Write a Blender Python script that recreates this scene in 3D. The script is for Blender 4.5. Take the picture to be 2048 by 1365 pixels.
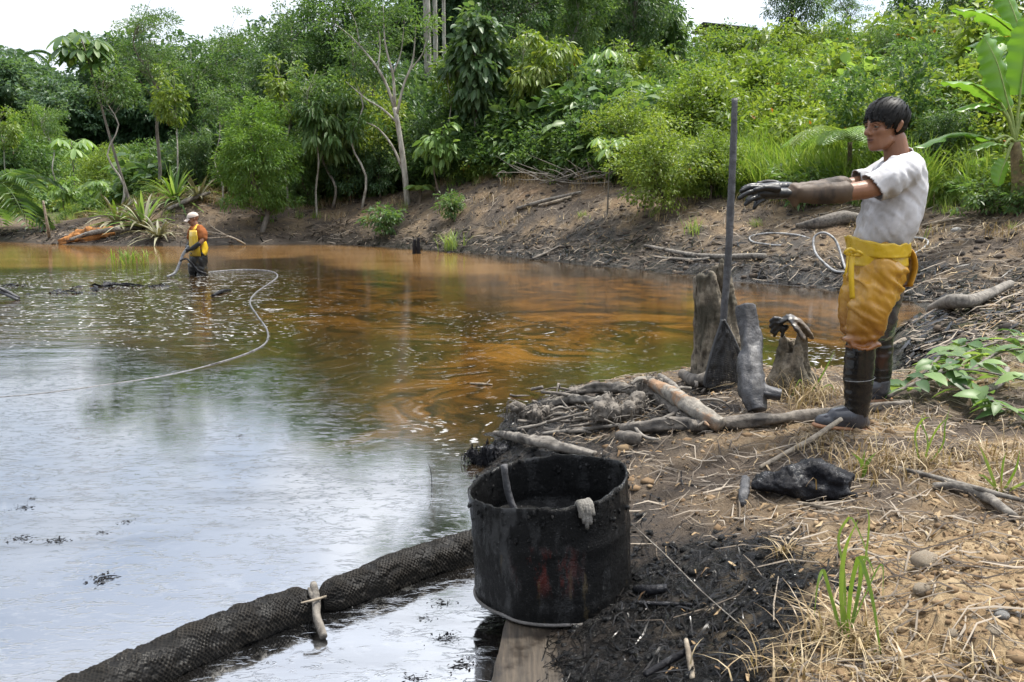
import bpy, bmesh, math, random
import numpy as np
from mathutils import Vector, Matrix

for o in list(bpy.data.objects):
    bpy.data.objects.remove(o)
scene = bpy.context.scene
C = scene.collection

# ---------------------------------------------------------------- camera
FPX, PITCH, CAMZ = 1800.0, math.atan(302 / 1800.0), 1.56
cam_data = bpy.data.cameras.new('camera')
cam_data.lens = 36.0 * FPX / 2048.0
cam_data.sensor_width = 36.0
cam_data.clip_start = 0.05
cam_data.clip_end = 3000.0
cam = bpy.data.objects.new('camera', cam_data)
C.objects.link(cam)
cam.location = (0, 0, CAMZ)
cam.rotation_euler = (math.pi / 2 - PITCH, 0, 0)
scene.camera = cam

# ---------------------------------------------------------------- sky, sun, exposure
SUN_EL, SUN_AZ = math.radians(68), math.radians(58)      # azimuth from +Y, clockwise
world = bpy.data.worlds.new('World')
scene.world = world
world.use_nodes = True
wt = world.node_tree
wt.nodes.clear()
def _wn(t, **k):
    n = wt.nodes.new(t)
    for a, b in k.items():
        setattr(n, a, b)
    return n
w_out = _wn('ShaderNodeOutputWorld')
w_bg = _wn('ShaderNodeBackground')
w_sky = _wn('ShaderNodeTexSky', sky_type='NISHITA', sun_disc=False, sun_elevation=SUN_EL, sun_rotation=SUN_AZ,
            air_density=1.0, dust_density=1.2, ozone_density=1.0)
w_tc = _wn('ShaderNodeTexCoord')
w_sep = _wn('ShaderNodeSeparateXYZ')
wt.links.new(w_tc.outputs['Generated'], w_sep.inputs[0])
w_max = _wn('ShaderNodeMath', operation='MAXIMUM'); w_max.inputs[1].default_value = 0.0
wt.links.new(w_sep.outputs['Z'], w_max.inputs[0])
w_add = _wn('ShaderNodeMath', operation='ADD'); w_add.inputs[1].default_value = 0.22
wt.links.new(w_max.outputs[0], w_add.inputs[0])
w_dx = _wn('ShaderNodeMath', operation='DIVIDE'); w_dy = _wn('ShaderNodeMath', operation='DIVIDE')
wt.links.new(w_sep.outputs['X'], w_dx.inputs[0]); wt.links.new(w_add.outputs[0], w_dx.inputs[1])
wt.links.new(w_sep.outputs['Y'], w_dy.inputs[0]); wt.links.new(w_add.outputs[0], w_dy.inputs[1])
w_cmb = _wn('ShaderNodeCombineXYZ')
wt.links.new(w_dx.outputs[0], w_cmb.inputs[0]); wt.links.new(w_dy.outputs[0], w_cmb.inputs[1])
w_noise = _wn('ShaderNodeTexNoise')
w_noise.inputs['Scale'].default_value = 1.15
w_noise.inputs['Detail'].default_value = 7.0
w_noise.inputs['Roughness'].default_value = 0.55
w_noise.inputs['Distortion'].default_value = 0.4
wt.links.new(w_cmb.outputs[0], w_noise.inputs['Vector'])
w_ramp = _wn('ShaderNodeValToRGB')
w_ramp.color_ramp.elements[0].position = 0.36; w_ramp.color_ramp.elements[0].color = (0.28, 0.28, 0.28, 1)
w_ramp.color_ramp.elements[1].position = 0.62; w_ramp.color_ramp.elements[1].color = (1, 1, 1, 1)
wt.links.new(w_noise.outputs['Fac'], w_ramp.inputs[0])
w_mix = _wn('ShaderNodeMixRGB', blend_type='MIX')
# thin bright cloud on the scale of the Nishita sky, brightest round the veiled sun
w_dot = _wn('ShaderNodeVectorMath', operation='DOT_PRODUCT')
w_dot.inputs[1].default_value = (math.sin(SUN_AZ) * math.cos(SUN_EL), math.cos(SUN_AZ) * math.cos(SUN_EL), math.sin(SUN_EL))
wt.links.new(w_tc.outputs['Generated'], w_dot.inputs[0])
w_c0 = _wn('ShaderNodeMath', operation='MAXIMUM'); w_c0.inputs[1].default_value = 0.0
wt.links.new(w_dot.outputs['Value'], w_c0.inputs[0])
w_c1 = _wn('ShaderNodeMath', operation='POWER'); w_c1.inputs[1].default_value = 3.0
wt.links.new(w_c0.outputs[0], w_c1.inputs[0])
w_c2 = _wn('ShaderNodeMath', operation='MULTIPLY_ADD'); w_c2.inputs[1].default_value = 17.0; w_c2.inputs[2].default_value = 6.3
wt.links.new(w_c1.outputs[0], w_c2.inputs[0])
w_cc = _wn('ShaderNodeMixRGB', blend_type='MULTIPLY'); w_cc.inputs[0].default_value = 1.0
w_cc.inputs[2].default_value = (0.95, 0.99, 1.06, 1)
wt.links.new(w_c2.outputs[0], w_cc.inputs[1])
wt.links.new(w_cc.outputs[0], w_mix.inputs[2])
wt.links.new(w_ramp.outputs[0], w_mix.inputs[0])
wt.links.new(w_sky.outputs[0], w_mix.inputs[1])
wt.links.new(w_mix.outputs[0], w_bg.inputs['Color'])
w_bg.inputs['Strength'].default_value = 0.10
wt.links.new(w_bg.outputs[0], w_out.inputs[0])

sun_data = bpy.data.lights.new('sun', 'SUN')
sun_data.energy = 3.2
sun_data.angle = math.radians(3.5)
sun_data.color = (1.0, 0.95, 0.86)
sun = bpy.data.objects.new('sun', sun_data)
C.objects.link(sun)
_sd = Vector((math.sin(SUN_AZ) * math.cos(SUN_EL), math.cos(SUN_AZ) * math.cos(SUN_EL), math.sin(SUN_EL)))
sun.rotation_euler = _sd.to_track_quat('Z', 'Y').to_euler()
sun.location = _sd * 60

scene.view_settings.view_transform = 'Standard'
scene.view_settings.look = 'None'
scene.view_settings.exposure = 1.02
scene.view_settings.gamma = 1.0
scene.view_settings.use_curve_mapping = False
scene.render.engine = 'CYCLES'
scene.cycles.use_denoising = True
scene.cycles.use_adaptive_sampling = True
scene.cycles.adaptive_threshold = 0.02
scene.cycles.max_bounces = 5
scene.cycles.diffuse_bounces = 2
scene.cycles.glossy_bounces = 2
scene.cycles.transmission_bounces = 3
scene.cycles.transparent_max_bounces = 4
scene.cycles.caustics_reflective = False
scene.cycles.caustics_refractive = False
scene.cycles.sample_clamp_indirect = 6.0

# ---------------------------------------------------------------- helpers
def at(px, py, z=None, Y=None):
    """the point of the place that the photograph shows at (px, py), at height z or at distance Y"""
    cp, sp = math.cos(PITCH), math.sin(PITCH)
    u = 682.5 - py
    d = np.array([px - 1024.0, FPX * cp + u * sp, -FPX * sp + u * cp])
    t = (z - CAMZ) / d[2] if z is not None else Y / d[1]
    return np.array([0, 0, CAMZ]) + d * t

def smooth(a, b, x):
    t = np.clip((np.asarray(x, float) - a) / (b - a), 0, 1)
    return t * t * (3 - 2 * t)

def _hash(ix, iy, iz, seed):
    h = (ix * 374761393 + iy * 668265263 + iz * 2147483647 + seed * 1274126177) & 0xFFFFFFFF
    h = ((h ^ (h >> 13)) * 1274126177) & 0xFFFFFFFF
    h = ((h ^ (h >> 15)) * 2246822519) & 0xFFFFFFFF
    return ((h ^ (h >> 16)) & 0xFFFFFF) / float(0xFFFFFF)

def vnoise(p, seed=0):
    """value noise in [-1, 1]; p is (N, 2) or (N, 3)"""
    p = np.asarray(p, float)
    if p.shape[1] == 2:
        p = np.concatenate([p, np.zeros((len(p), 1))], 1)
    i = np.floor(p).astype(np.int64)
    f = p - i
    f = f * f * f * (f * (f * 6 - 15) + 10)
    r = 0
    for dx in (0, 1):
        wx = f[:, 0] if dx else 1 - f[:, 0]
        for dy in (0, 1):
            wy = f[:, 1] if dy else 1 - f[:, 1]
            for dz in (0, 1):
                wz = f[:, 2] if dz else 1 - f[:, 2]
                r = r + wx * wy * wz * _hash(i[:, 0] + dx, i[:, 1] + dy, i[:, 2] + dz, seed)
    return r * 2 - 1

def fbm(p, octaves=4, seed=0, gain=0.5, lac=2.03):
    p = np.asarray(p, float)
    r, a, s = 0, 1.0, 0.0
    for k in range(octaves):
        r = r + a * vnoise(p * (lac ** k) + 17.3 * k, seed + k)
        s += a
        a *= gain
    return r / s

def np_mesh(name, V, faces, attrs=None, smooth_shade=False, uv=None):
    """mesh from arrays; faces is a list of (n, k) index arrays"""
    me = bpy.data.meshes.new(name)
    V = np.asarray(V, np.float32)
    me.vertices.add(len(V))
    me.vertices.foreach_set('co', V.ravel())
    if not isinstance(faces, (list, tuple)):
        faces = [faces]
    faces = [np.asarray(f, np.int32) for f in faces if len(f)]
    nl = sum(f.size for f in faces)
    npoly = sum(len(f) for f in faces)
    me.loops.add(nl)
    me.polygons.add(npoly)
    me.loops.foreach_set('vertex_index', np.concatenate([f.ravel() for f in faces]))
    starts, k = [], 0
    for f in faces:
        starts.append(k + np.arange(len(f)) * f.shape[1])
        k += f.size
    me.polygons.foreach_set('loop_start', np.concatenate(starts).astype(np.int32))
    if smooth_shade:
        me.polygons.foreach_set('use_smooth', np.ones(npoly, bool))
    me.update(calc_edges=True)
    for k, v in (attrs or {}).items():
        a = me.attributes.new(k, 'FLOAT', 'POINT')
        a.data.foreach_set('value', np.asarray(v, np.float32))
    return me

def link(name, me, m=None, parent=None, loc=None):
    o = bpy.data.objects.new(name, me)
    C.objects.link(o)
    if m is not None and me is not None and len(me.materials) == 0:
        me.materials.append(m)
    if parent is not None:
        o.parent = parent
    if loc is not None:
        o.location = loc
    return o

def tag(o, label=None, cat=None, group=None, kind=None):
    if label: o['label'] = label
    if cat: o['category'] = cat
    if group: o['group'] = group
    if kind: o['kind'] = kind
    return o

def thing(name, label, cat, loc=(0, 0, 0), group=None, rz=0.0):
    o = bpy.data.objects.new(name, None)
    C.objects.link(o)
    o.empty_display_size = 0.05
    o.location = loc
    o.rotation_euler = (0, 0, rz)
    return tag(o, label, cat, group)

def copy_tree(root, loc=None, rz=None, scale=None, label=None, group=None):
    r = root.copy(); C.objects.link(r)
    if loc is not None: r.location = loc
    if rz is not None: r.rotation_euler = (0, 0, rz)
    if scale is not None: r.scale = (scale,) * 3 if not isinstance(scale, (tuple, list)) else scale
    if label: r['label'] = label
    if group: r['group'] = group
    for ch in list(root.children):
        c = ch.copy(); C.objects.link(c); c.parent = r
        for g in list(ch.children):
            d = g.copy(); C.objects.link(d); d.parent = c
    return r

class MB:
    """collects vertices, faces and a per-vertex value; build() links them as one mesh object"""
    def __init__(self):
        self.V, self.F3, self.F4, self.A, self.n = [], [], [], [], 0
    def add(self, V, F, a=0.0):
        V = np.asarray(V, float).reshape(-1, 3)
        F = np.asarray(F, int)
        (self.F3 if F.shape[1] == 3 else self.F4).append(F + self.n)
        self.V.append(V)
        self.A.append(np.full(len(V), a) if np.isscalar(a) else np.asarray(a, float))
        self.n += len(V)
        return self
    def add2(self, V, Fs, a=0.0):
        V = np.asarray(V, float).reshape(-1, 3)
        for F in Fs:
            F = np.asarray(F, int)
            if len(F):
                (self.F3 if F.shape[1] == 3 else self.F4).append(F + self.n)
        self.V.append(V)
        self.A.append(np.full(len(V), a) if np.isscalar(a) else np.asarray(a, float))
        self.n += len(V)
        return self
    def mesh(self, name, smooth_shade=False, origin=None):
        V = np.concatenate(self.V)
        if origin is not None:
            V = V - np.asarray(origin, float)
        fs = []
        if self.F3: fs.append(np.concatenate(self.F3))
        if self.F4: fs.append(np.concatenate(self.F4))
        return np_mesh(name, V, fs, {'rnd': np.concatenate(self.A)}, smooth_shade)
    def build(self, name, m, parent=None, smooth_shade=False, origin=None):
        return link(name, self.mesh(name, smooth_shade, origin), m, parent, origin if parent is None else None)

def catmull(pts, n):
    """n points along a Catmull-Rom curve through pts"""
    P = np.asarray(pts, float)
    if len(P) == 2:
        t = np.linspace(0, 1, n)[:, None]
        return P[0] * (1 - t) + P[1] * t
    Q = np.vstack([2 * P[0] - P[1], P, 2 * P[-1] - P[-2]])
    u = np.linspace(0, len(P) - 1 - 1e-9, n)
    i = u.astype(int); t = (u - i)[:, None]
    a, b, c, d = Q[i], Q[i + 1], Q[i + 2], Q[i + 3]
    return 0.5 * (2 * b + (c - a) * t + (2 * a - 5 * b + 4 * c - d) * t ** 2 + (3 * b - a - 3 * c + d) * t ** 3)

def frames(P):
    """parallel-transport frames along a polyline"""
    T = np.gradient(P, axis=0)
    T /= np.linalg.norm(T, axis=1)[:, None] + 1e-12
    n = np.cross(T[0], (0, 0, 1.0))
    if np.linalg.norm(n) < 0.1:
        n = np.cross(T[0], (0, 1.0, 0))
    n /= np.linalg.norm(n)
    N = [n]
    for k in range(1, len(P)):
        n = N[-1] - T[k] * np.dot(N[-1], T[k])
        n /= np.linalg.norm(n) + 1e-12
        N.append(n)
    N = np.array(N)
    return T, N, np.cross(T, N)

def tube(pts, radii, seg=8, n=None, rough=0.0, rscale=8.0, seed=0, cap=True, flat=1.0, ridges=0, twist=0.0):
    """tapered tube along a curve; rough displaces it like bark. Returns V, [quads, tris]"""
    if n is None:
        n = len(pts)
    P = catmull(pts, n) if n != len(pts) else np.asarray(pts, float)
    R = np.interp(np.linspace(0, 1, n), np.linspace(0, 1, len(radii)), radii)
    T, N, B = frames(P)
    th = np.linspace(0, 2 * math.pi, seg, endpoint=False)
    thv = th[None, :] + twist * np.linspace(0, 1, n)[:, None]
    ring = np.cos(thv)[:, :, None] * N[:, None, :] + flat * np.sin(thv)[:, :, None] * B[:, None, :]
    rr = np.repeat(R[:, None], seg, 1)
    if ridges:
        rr = rr * (1 + 0.08 * np.cos(ridges * thv + 1.7 * seed))
    V = P[:, None, :] + ring * rr[:, :, None]
    if rough:
        ln = np.concatenate([[0], np.cumsum(np.linalg.norm(np.diff(P, axis=0), axis=1))])
        rm = float(np.mean(R)) * rscale * 1.6 + 0.8
        q3 = np.stack([np.cos(thv).ravel() * rm, np.sin(thv).ravel() * rm, np.repeat(ln, seg) * rscale * 0.45], 1) + seed * 7.7
        d = fbm(q3, 4, seed, 0.6).reshape(n, seg)
        V = V + ring * (rough * d * np.minimum(1, rr / (R.max() + 1e-9)))[:, :, None]
    V = V.reshape(-1, 3)
    a = (np.arange(n - 1)[:, None] * seg + np.arange(seg)[None, :])
    b = (np.arange(n - 1)[:, None] * seg + (np.arange(seg)[None, :] + 1) % seg)
    Q = np.stack([a, b, b + seg, a + seg], -1).reshape(-1, 4)
    tris = np.zeros((0, 3), int)
    if cap:
        k = len(V)
        V = np.vstack([V, P[0], P[-1]])
        s = np.arange(seg); s2 = (s + 1) % seg
        e = (n - 1) * seg
        tris = np.vstack([np.stack([np.full(seg, k), s2, s], -1), np.stack([np.full(seg, k + 1), e + s, e + s2], -1)])
    return V, [Q, tris]

# ---------------------------------------------------------------- material helper
class NT:
    def __init__(self, name):
        self.m = bpy.data.materials.new(name)
        self.m.use_nodes = True
        self.t = self.m.node_tree
        self.t.nodes.clear()
        self.out = self.t.nodes.new('ShaderNodeOutputMaterial')
        self._tc = None
    def n(self, typ, **k):
        nd = self.t.nodes.new(typ)
        for a, b in k.items():
            setattr(nd, a, b)
        return nd
    def put(self, sock, v):
        if isinstance(v, bpy.types.NodeSocket):
            self.t.links.new(v, sock)
        elif isinstance(v, (tuple, list)):
            sock.default_value = tuple(v) + (1,) if len(v) == 3 and len(sock.default_value) == 4 else tuple(v)
        else:
            sock.default_value = v
    def pos(self):
        if self._tc is None:
            self._tc = self.n('ShaderNodeTexCoord')
        return self._tc.outputs['Object']
    def scaled(self, v, s):
        mp = self.n('ShaderNodeMapping')
        self.put(mp.inputs['Vector'], v)
        mp.inputs['Scale'].default_value = s
        return mp.outputs[0]
    def noise(self, scale, detail=4, rough=0.55, vec=None, dist=0.0, typ='FBM'):
        nd = self.n('ShaderNodeTexNoise')
        self.put(nd.inputs['Vector'], vec if vec is not None else self.pos())
        nd.inputs['Scale'].default_value = scale
        nd.inputs['Detail'].default_value = detail
        nd.inputs['Roughness'].default_value = rough
        nd.inputs['Distortion'].default_value = dist
        return nd.outputs['Fac']
    def voronoi(self, scale, vec=None, feature='F1', out='Distance', rand=1.0):
        nd = self.n('ShaderNodeTexVoronoi', feature=feature)
        self.put(nd.inputs['Vector'], vec if vec is not None else self.pos())
        nd.inputs['Scale'].default_value = scale
        nd.inputs['Randomness'].default_value = rand
        return nd.outputs[out]
    def attr(self, name):
        return self.n('ShaderNodeAttribute', attribute_name=name).outputs['Fac']
    def ramp(self, fac, stops, interp='LINEAR'):
        nd = self.n('ShaderNodeValToRGB')
        cr = nd.color_ramp
        cr.interpolation = interp
        while len(cr.elements) < len(stops):
            cr.elements.new(0.5)
        for e, (p, c) in zip(cr.elements, stops):
            e.position = p
            e.color = (c, c, c, 1) if not isinstance(c, (tuple, list)) else tuple(c) + (1,)
        self.put(nd.inputs[0], fac)
        return nd.outputs[0]
    def math(self, op, a, b=0.0, clamp=False):
        nd = self.n('ShaderNodeMath', operation=op, use_clamp=clamp)
        self.put(nd.inputs[0], a); self.put(nd.inputs[1], b)
        return nd.outputs[0]
    def mix(self, fac, a, b, blend='MIX'):
        nd = self.n('ShaderNodeMixRGB', blend_type=blend)
        self.put(nd.inputs[0], fac); self.put(nd.inputs[1], a); self.put(nd.inputs[2], b)
        return nd.outputs[0]
    def bump(self, h, strength=0.5, dist=0.02, normal=None):
        nd = self.n('ShaderNodeBump')
        self.put(nd.inputs['Height'], h)
        nd.inputs['Strength'].default_value = strength
        nd.inputs['Distance'].default_value = dist
        if normal is not None:
            self.put(nd.inputs['Normal'], normal)
        return nd.outputs[0]
    def bsdf(self, color, rough=0.7, normal=None, spec=None, ior=None, metallic=None, extra=None):
        nd = self.n('ShaderNodeBsdfPrincipled')
        self.put(nd.inputs['Base Color'], color)
        self.put(nd.inputs['Roughness'], rough)
        if normal is not None: self.put(nd.inputs['Normal'], normal)
        if spec is not None: self.put(nd.inputs['Specular IOR Level'], spec)
        if ior is not None: self.put(nd.inputs['IOR'], ior)
        if metallic is not None: self.put(nd.inputs['Metallic'], metallic)
        for k, v in (extra or {}).items():
            self.put(nd.inputs[k], v)
        return nd.outputs[0]
    def done(self, shader):
        self.t.links.new(shader, self.out.inputs['Surface'])
        return self.m
# ---------------------------------------------------------------- shoreline and ground shape
def P2(lst):
    return np.array([at(a, b, z=0)[:2] for a, b in lst])

SHORE = np.vstack([
    [(-0.35, -5.0), (-0.35, 0.8), (-0.02, 2.0)],
    P2([(1010, 1330), (1085, 1215), (1010, 1060), (965, 970), (962, 905), (1000, 862), (1050, 818), (1120, 796),
        (1200, 786), (1290, 772), (1360, 760), (1420, 752), (1470, 760), (1530, 772), (1600, 775), (1660, 772), (1720, 778),
        (1790, 765), (1800, 735), (1790, 700), (1800, 668), (1850, 650), (1885, 632),
        (1840, 606), (1760, 596), (1700, 590), (1650, 578), (1550, 570), (1450, 562), (1380, 550), (1280, 540), (1200, 533),
        (1100, 522), (1000, 512), (900, 505), (800, 497), (700, 491), (600, 487), (480, 490), (300, 492), (150, 490),
        (100, 489), (0, 482), (-200, 478)]),
    [(-26, 20), (-27, 5), (-22, -5)]])

def sdist(x, y, poly):
    """signed distance to a polygon, positive outside"""
    p = np.stack([np.ravel(x), np.ravel(y)], 1)
    best = np.full(len(p), 1e18)
    inside = np.zeros(len(p), bool)
    n = len(poly)
    for i in range(n):
        a, b = poly[i], poly[(i + 1) % n]
        ab = b - a
        t = np.clip(((p - a) @ ab) / (ab @ ab + 1e-12), 0, 1)
        d = p - a - t[:, None] * ab
        best = np.minimum(best, (d * d).sum(1))
        c = ((a[1] > p[:, 1]) != (b[1] > p[:, 1])) & (p[:, 0] < (b[0] - a[0]) * (p[:, 1] - a[1]) / (b[1] - a[1] + 1e-15) + a[0])
        inside ^= c
    s = np.sqrt(best)
    return np.where(inside, -s, s)

def ground_parts(x, y):
    x = np.ravel(np.asarray(x, float)); y = np.ravel(np.asarray(y, float))
    q = np.stack([x, y], 1)
    s = sdist(x, y, SHORE) + 0.10 * fbm(q * 1.7, 3, 5) * smooth(1.0, 3.0, y)
    far = smooth(8.5, 13.0, y)
    far = np.maximum(far, smooth(-12, -20, x))
    sp = np.maximum(s, 0)
    near_h = 0.45 * (1 - np.exp(-sp / 0.75)) + 0.10 * np.exp(-((x - 1.35) ** 2 + (y - 2.25) ** 2) / 0.45) \
        + 0.05 * np.maximum(0, x - 2.6) - 0.06 * np.exp(-((x - 0.55) ** 2 + (y - 2.65) ** 2) / 0.10)
    k = 0.05 + 0.31 * smooth(-11.0, -3.0, x)
    bank = 0.12 * smooth(0, 0.5, sp) + (0.40 + 0.75 * smooth(-10.0, -4.0, x) + 0.70 * np.exp(-((x - 0.2) / 4.2) ** 2)) * smooth(0.05, 4.3, sp)
    hill = np.maximum(0, sp - 4.6)
    hm = 4.0 + 6.0 * smooth(-11.0, -2.0, x)
    bank = bank + hm * (1 - np.exp(-k * hill / hm))
    bank = bank + 0.95 * np.exp(-((x + 10.6) / 2.6) ** 2 - ((y - 30.5) / 2.4) ** 2)
    h = near_h * (1 - far) + bank * far
    # lumps
    edge = smooth(-0.15, 0.5, s)
    h = h + edge * (1 - far) * (0.045 * fbm(q * 3.1, 4, 11) + 0.034 * fbm(q * 9.0, 4, 12, 0.65))
    h = h + edge * far * (0.12 * fbm(q * 0.55, 4, 13) + 0.05 * fbm(q * 2.2, 4, 14, 0.6))
    h = h + edge * (1 - far) * smooth(0.5, 1.3, x) * smooth(4.2, 2.6, y) * 0.038 * fbm(q * 6.0, 4, 19, 0.6)
    wet = np.exp(-np.abs(s) / 0.35) * (0.015 + 0.015 * far)
    h = h + wet * fbm(q * 6.0, 3, 15)
    h = np.where(s < 0, np.minimum(h, 0.01) - 0.5 * smooth(0, 1.2, -s), h)
    return h, s, far

def gh(x, y):
    return ground_parts(x, y)[0]

def gz(x, y):
    return float(gh([x], [y])[0])

def graded(a, b, step, growth_out_lo, lo, growth_out_hi, hi, maxstep=14.0):
    core = list(np.arange(a, b, step))
    left, d, v = [], step, a
    while v > lo:
        d = min(d * growth_out_lo, maxstep); v -= d; left.append(v)
    right, d, v = [], step, core[-1]
    while v < hi:
        d = min(d * growth_out_hi, maxstep); v += d; right.append(v)
    return np.array(left[::-1] + core + right)

gx = graded(-0.9, 3.6, 0.03, 1.055, -420, 1.035, 420)
gy = graded(1.6, 8.0, 0.03, 1.15, -40, 1.016, 700)
GX, GY = np.meshgrid(gx, gy)
gH, gS, gFar = ground_parts(GX, GY)
nx, ny = len(gx), len(gy)
ii = (np.arange(ny - 1)[:, None] * nx + np.arange(nx - 1)[None, :])
gQ = np.stack([ii, ii + 1, ii + nx + 1, ii + nx], -1).reshape(-1, 4)
q = np.stack([GX.ravel(), GY.ravel()], 1)

def blob(px, py, z, r):
    c = at(px, py, z=z)
    return np.exp(-((q[:, 0] - c[0]) ** 2 + (q[:, 1] - c[1]) ** 2) / (r * r))

nz = fbm(q * 2.3, 4, 21)
nz2 = fbm(q * 7.0, 3, 22)
oil = smooth(0.75, 0.05, gS + 0.35 * nz + 0.12 * nz2) * (1 - gFar) * 0.9
oil = np.maximum(oil, smooth(0.35, 0.75, 1.25 * blob(1350, 1170, 0.25, 0.50) + 0.4 * nz + 0.25 * nz2))
oil = np.maximum(oil, smooth(0.35, 0.75, 1.2 * blob(1290, 1340, 0.18, 0.46) + 0.35 * nz + 0.25 * nz2))
oil = np.maximum(oil, 0.85 * smooth(0.35, 0.8, 1.0 * blob(1240, 825, 0.3, 1.0) + 0.45 * nz))
oil = np.maximum(oil, gFar * smooth(2.6, 0.2, gS + 1.0 * nz + 0.4 * nz2) * smooth(-9.0, -4, q[:, 0]) * 0.92)
oil = np.maximum(oil, gFar * smooth(0.7, 0.1, gS + 0.5 * nz) * 0.6)
dry = np.clip(smooth(-0.3, 0.5, nz + 0.3 * nz2) * smooth(0.3, 1.6, gS), 0, 1)
dry = np.maximum(dry, smooth(0.15, 0.7, 1.1 * blob(1900, 1150, 0.5, 0.75) + 0.3 * nz))
dry = dry * (1 - 0.55 * gFar)
mossy = smooth(3.4, 5.2, gS + 0.9 * nz) * gFar
mossy = np.maximum(mossy, smooth(2.6, 3.4, q[:, 0] + 0.5 * nz) * (1 - gFar) * 0.7)
red = gFar * smooth(0.1, 0.7, nz) * smooth(1.2, 3.0, gS)

g = NT('soil')
nf = g.noise(9.0, 8, 0.65)
nm = g.noise(2.2, 5, 0.6)
nc = g.noise(55.0, 6, 0.7)
straw = g.noise(1.0, 6, 0.7, vec=g.scaled(g.pos(), (90, 18, 40)), dist=1.2)
straw2 = g.noise(1.0, 6, 0.7, vec=g.scaled(g.pos(), (16, 85, 40)), dist=1.2)
fib = g.math('MAXIMUM', straw, straw2)
c_mud = g.mix(nf, (0.045, 0.036, 0.030), (0.135, 0.105, 0.080))
c_clay = g.ramp(g.math('ADD', g.math('MULTIPLY', nf, 0.7), g.math('MULTIPLY', nc, 0.3)),
                [(0.30, (0.130, 0.085, 0.046)), (0.48, (0.29, 0.200, 0.110)), (0.62, (0.43, 0.325, 0.195)), (0.78, (0.52, 0.42, 0.28))])
c = g.mix(g.attr('dry'), c_mud, c_clay)
c_red = g.mix(nf, (0.075, 0.042, 0.026), (0.165, 0.102, 0.066))
c = g.mix(g.math('MULTIPLY', g.attr('red'), 0.75), c, c_red)
c = g.mix(g.math('MULTIPLY', g.ramp(fib, [(0.58, 0.0), (0.72, 1.0)]), 0.45), c, (0.36, 0.28, 0.18))
c = g.mix(g.math('MULTIPLY', g.attr('mossy'), g.ramp(nm, [(0.35, 0.3), (0.6, 1.0)])), c, (0.055, 0.075, 0.022))
oilf = g.math('MULTIPLY', g.attr('oil'), g.ramp(nf, [(0.30, 1.25), (0.70, 0.75)]), clamp=True)
c_oil = g.mix(nc, (0.003, 0.003, 0.003), (0.011, 0.010, 0.009))
c = g.mix(oilf, c, c_oil)
rg = g.mix(oilf, (0.9, 0.9, 0.9), g.ramp(nc, [(0.38, 0.05), (0.62, 0.34)]))
hgt = g.math('ADD', g.math('MULTIPLY', nf, 0.6), g.math('ADD', g.math('MULTIPLY', nc, 0.25), g.math('MULTIPLY', fib, 0.3)))
M_SOIL = g.done(g.bsdf(c, rg, g.bump(hgt, 1.0, 0.05), spec=g.math('ADD', 0.15, g.math('MULTIPLY', oilf, 0.14))))
ground_me = np_mesh('ground', np.stack([q[:, 0], q[:, 1], gH], 1), gQ,
                    {'oil': oil, 'dry': dry, 'mossy': mossy, 'red': red}, True)
tag(link('ground', ground_me, M_SOIL), 'muddy oil stained banks and rising ground round the pond', kind='structure')

# ---------------------------------------------------------------- water
wx = graded(-8.0, 6.5, 0.10, 1.05, -30, 1.05, 9, 0.6)
wy = graded(1.0, 27.0, 0.10, 1.08, -6, 1.1, 32, 0.6)
WX, WY = np.meshgrid(wx, wy)
wq = np.stack([WX.ravel(), WY.ravel()], 1)
wn = fbm(wq * np.array([0.35, 0.35]), 4, 41)
wn2 = fbm(wq * np.array([1.1, 0.9]) + 2.0 * np.stack([wn, -wn], 1), 4, 43)
def region(lst, soft, amp=0.6):
    return smooth(soft, -soft, sdist(wq[:, 0], wq[:, 1], P2(lst)) + amp * wn + 0.5 * amp * wn2)
orange = region([(985, 548), (1180, 556), (1400, 575), (1690, 600), (1870, 628), (1690, 690), (1420, 650), (1310, 672), (1210, 712), (1000, 752),
                 (850, 850), (720, 876), (830, 780), (935, 715), (930, 650), (1000, 600)], 0.45, 0.55)
orange = np.maximum(orange, 0.55 * region([(600, 560), (980, 545), (1000, 640), (900, 700), (700, 690), (560, 620)], 0.8, 1.2))
tan = region([(430, 489), (700, 492), (900, 507), (1050, 530), (1060, 550), (900, 552), (740, 535), (620, 514), (430, 522)], 0.5, 0.7)
tan = np.maximum(tan, 0.9 * region([(-200, 480), (150, 491), (430, 493), (440, 522), (200, 530), (-200, 545)], 0.6, 0.8))  # left stretch: orange and yellow green reflection painted as tan water
foam_glints = region([(-100, 560), (140, 545), (560, 545), (640, 600), (560, 680), (300, 700), (-100, 680)], 1.2, 0.8)  # sky glints on the wavelets here, painted in as pale flecks
foam_glints = np.maximum(foam_glints, 0.55 * region([(800, 600), (1300, 640), (1200, 740), (900, 760), (760, 700)], 0.8, 0.8))
foam_glints = np.maximum(foam_glints, 0.8 * region([(1000, 860), (940, 920), (780, 860), (900, 810), (1300, 760), (1400, 745), (1230, 775)], 0.3, 0.3))
foam_glints = np.maximum(foam_glints, 0.9 * region([(1530, 660), (1690, 690), (1830, 720), (1800, 770), (1540, 760)], 0.3, 0.3))
film = region([(-400, 690), (250, 690), (430, 735), (560, 720), (640, 800), (760, 880), (930, 930), (1010, 1080), (1100, 1240), (1000, 1450), (-400, 1500)], 0.45, 0.35)
rip = region([(-200, 540), (560, 540), (620, 620), (480, 690), (-200, 720)], 1.0, 0.5)
wi = (np.arange(len(wy) - 1)[:, None] * len(wx) + np.arange(len(wx) - 1)[None, :])
wQ = np.stack([wi, wi + 1, wi + len(wx) + 1, wi + len(wx)], -1).reshape(-1, 4)

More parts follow.
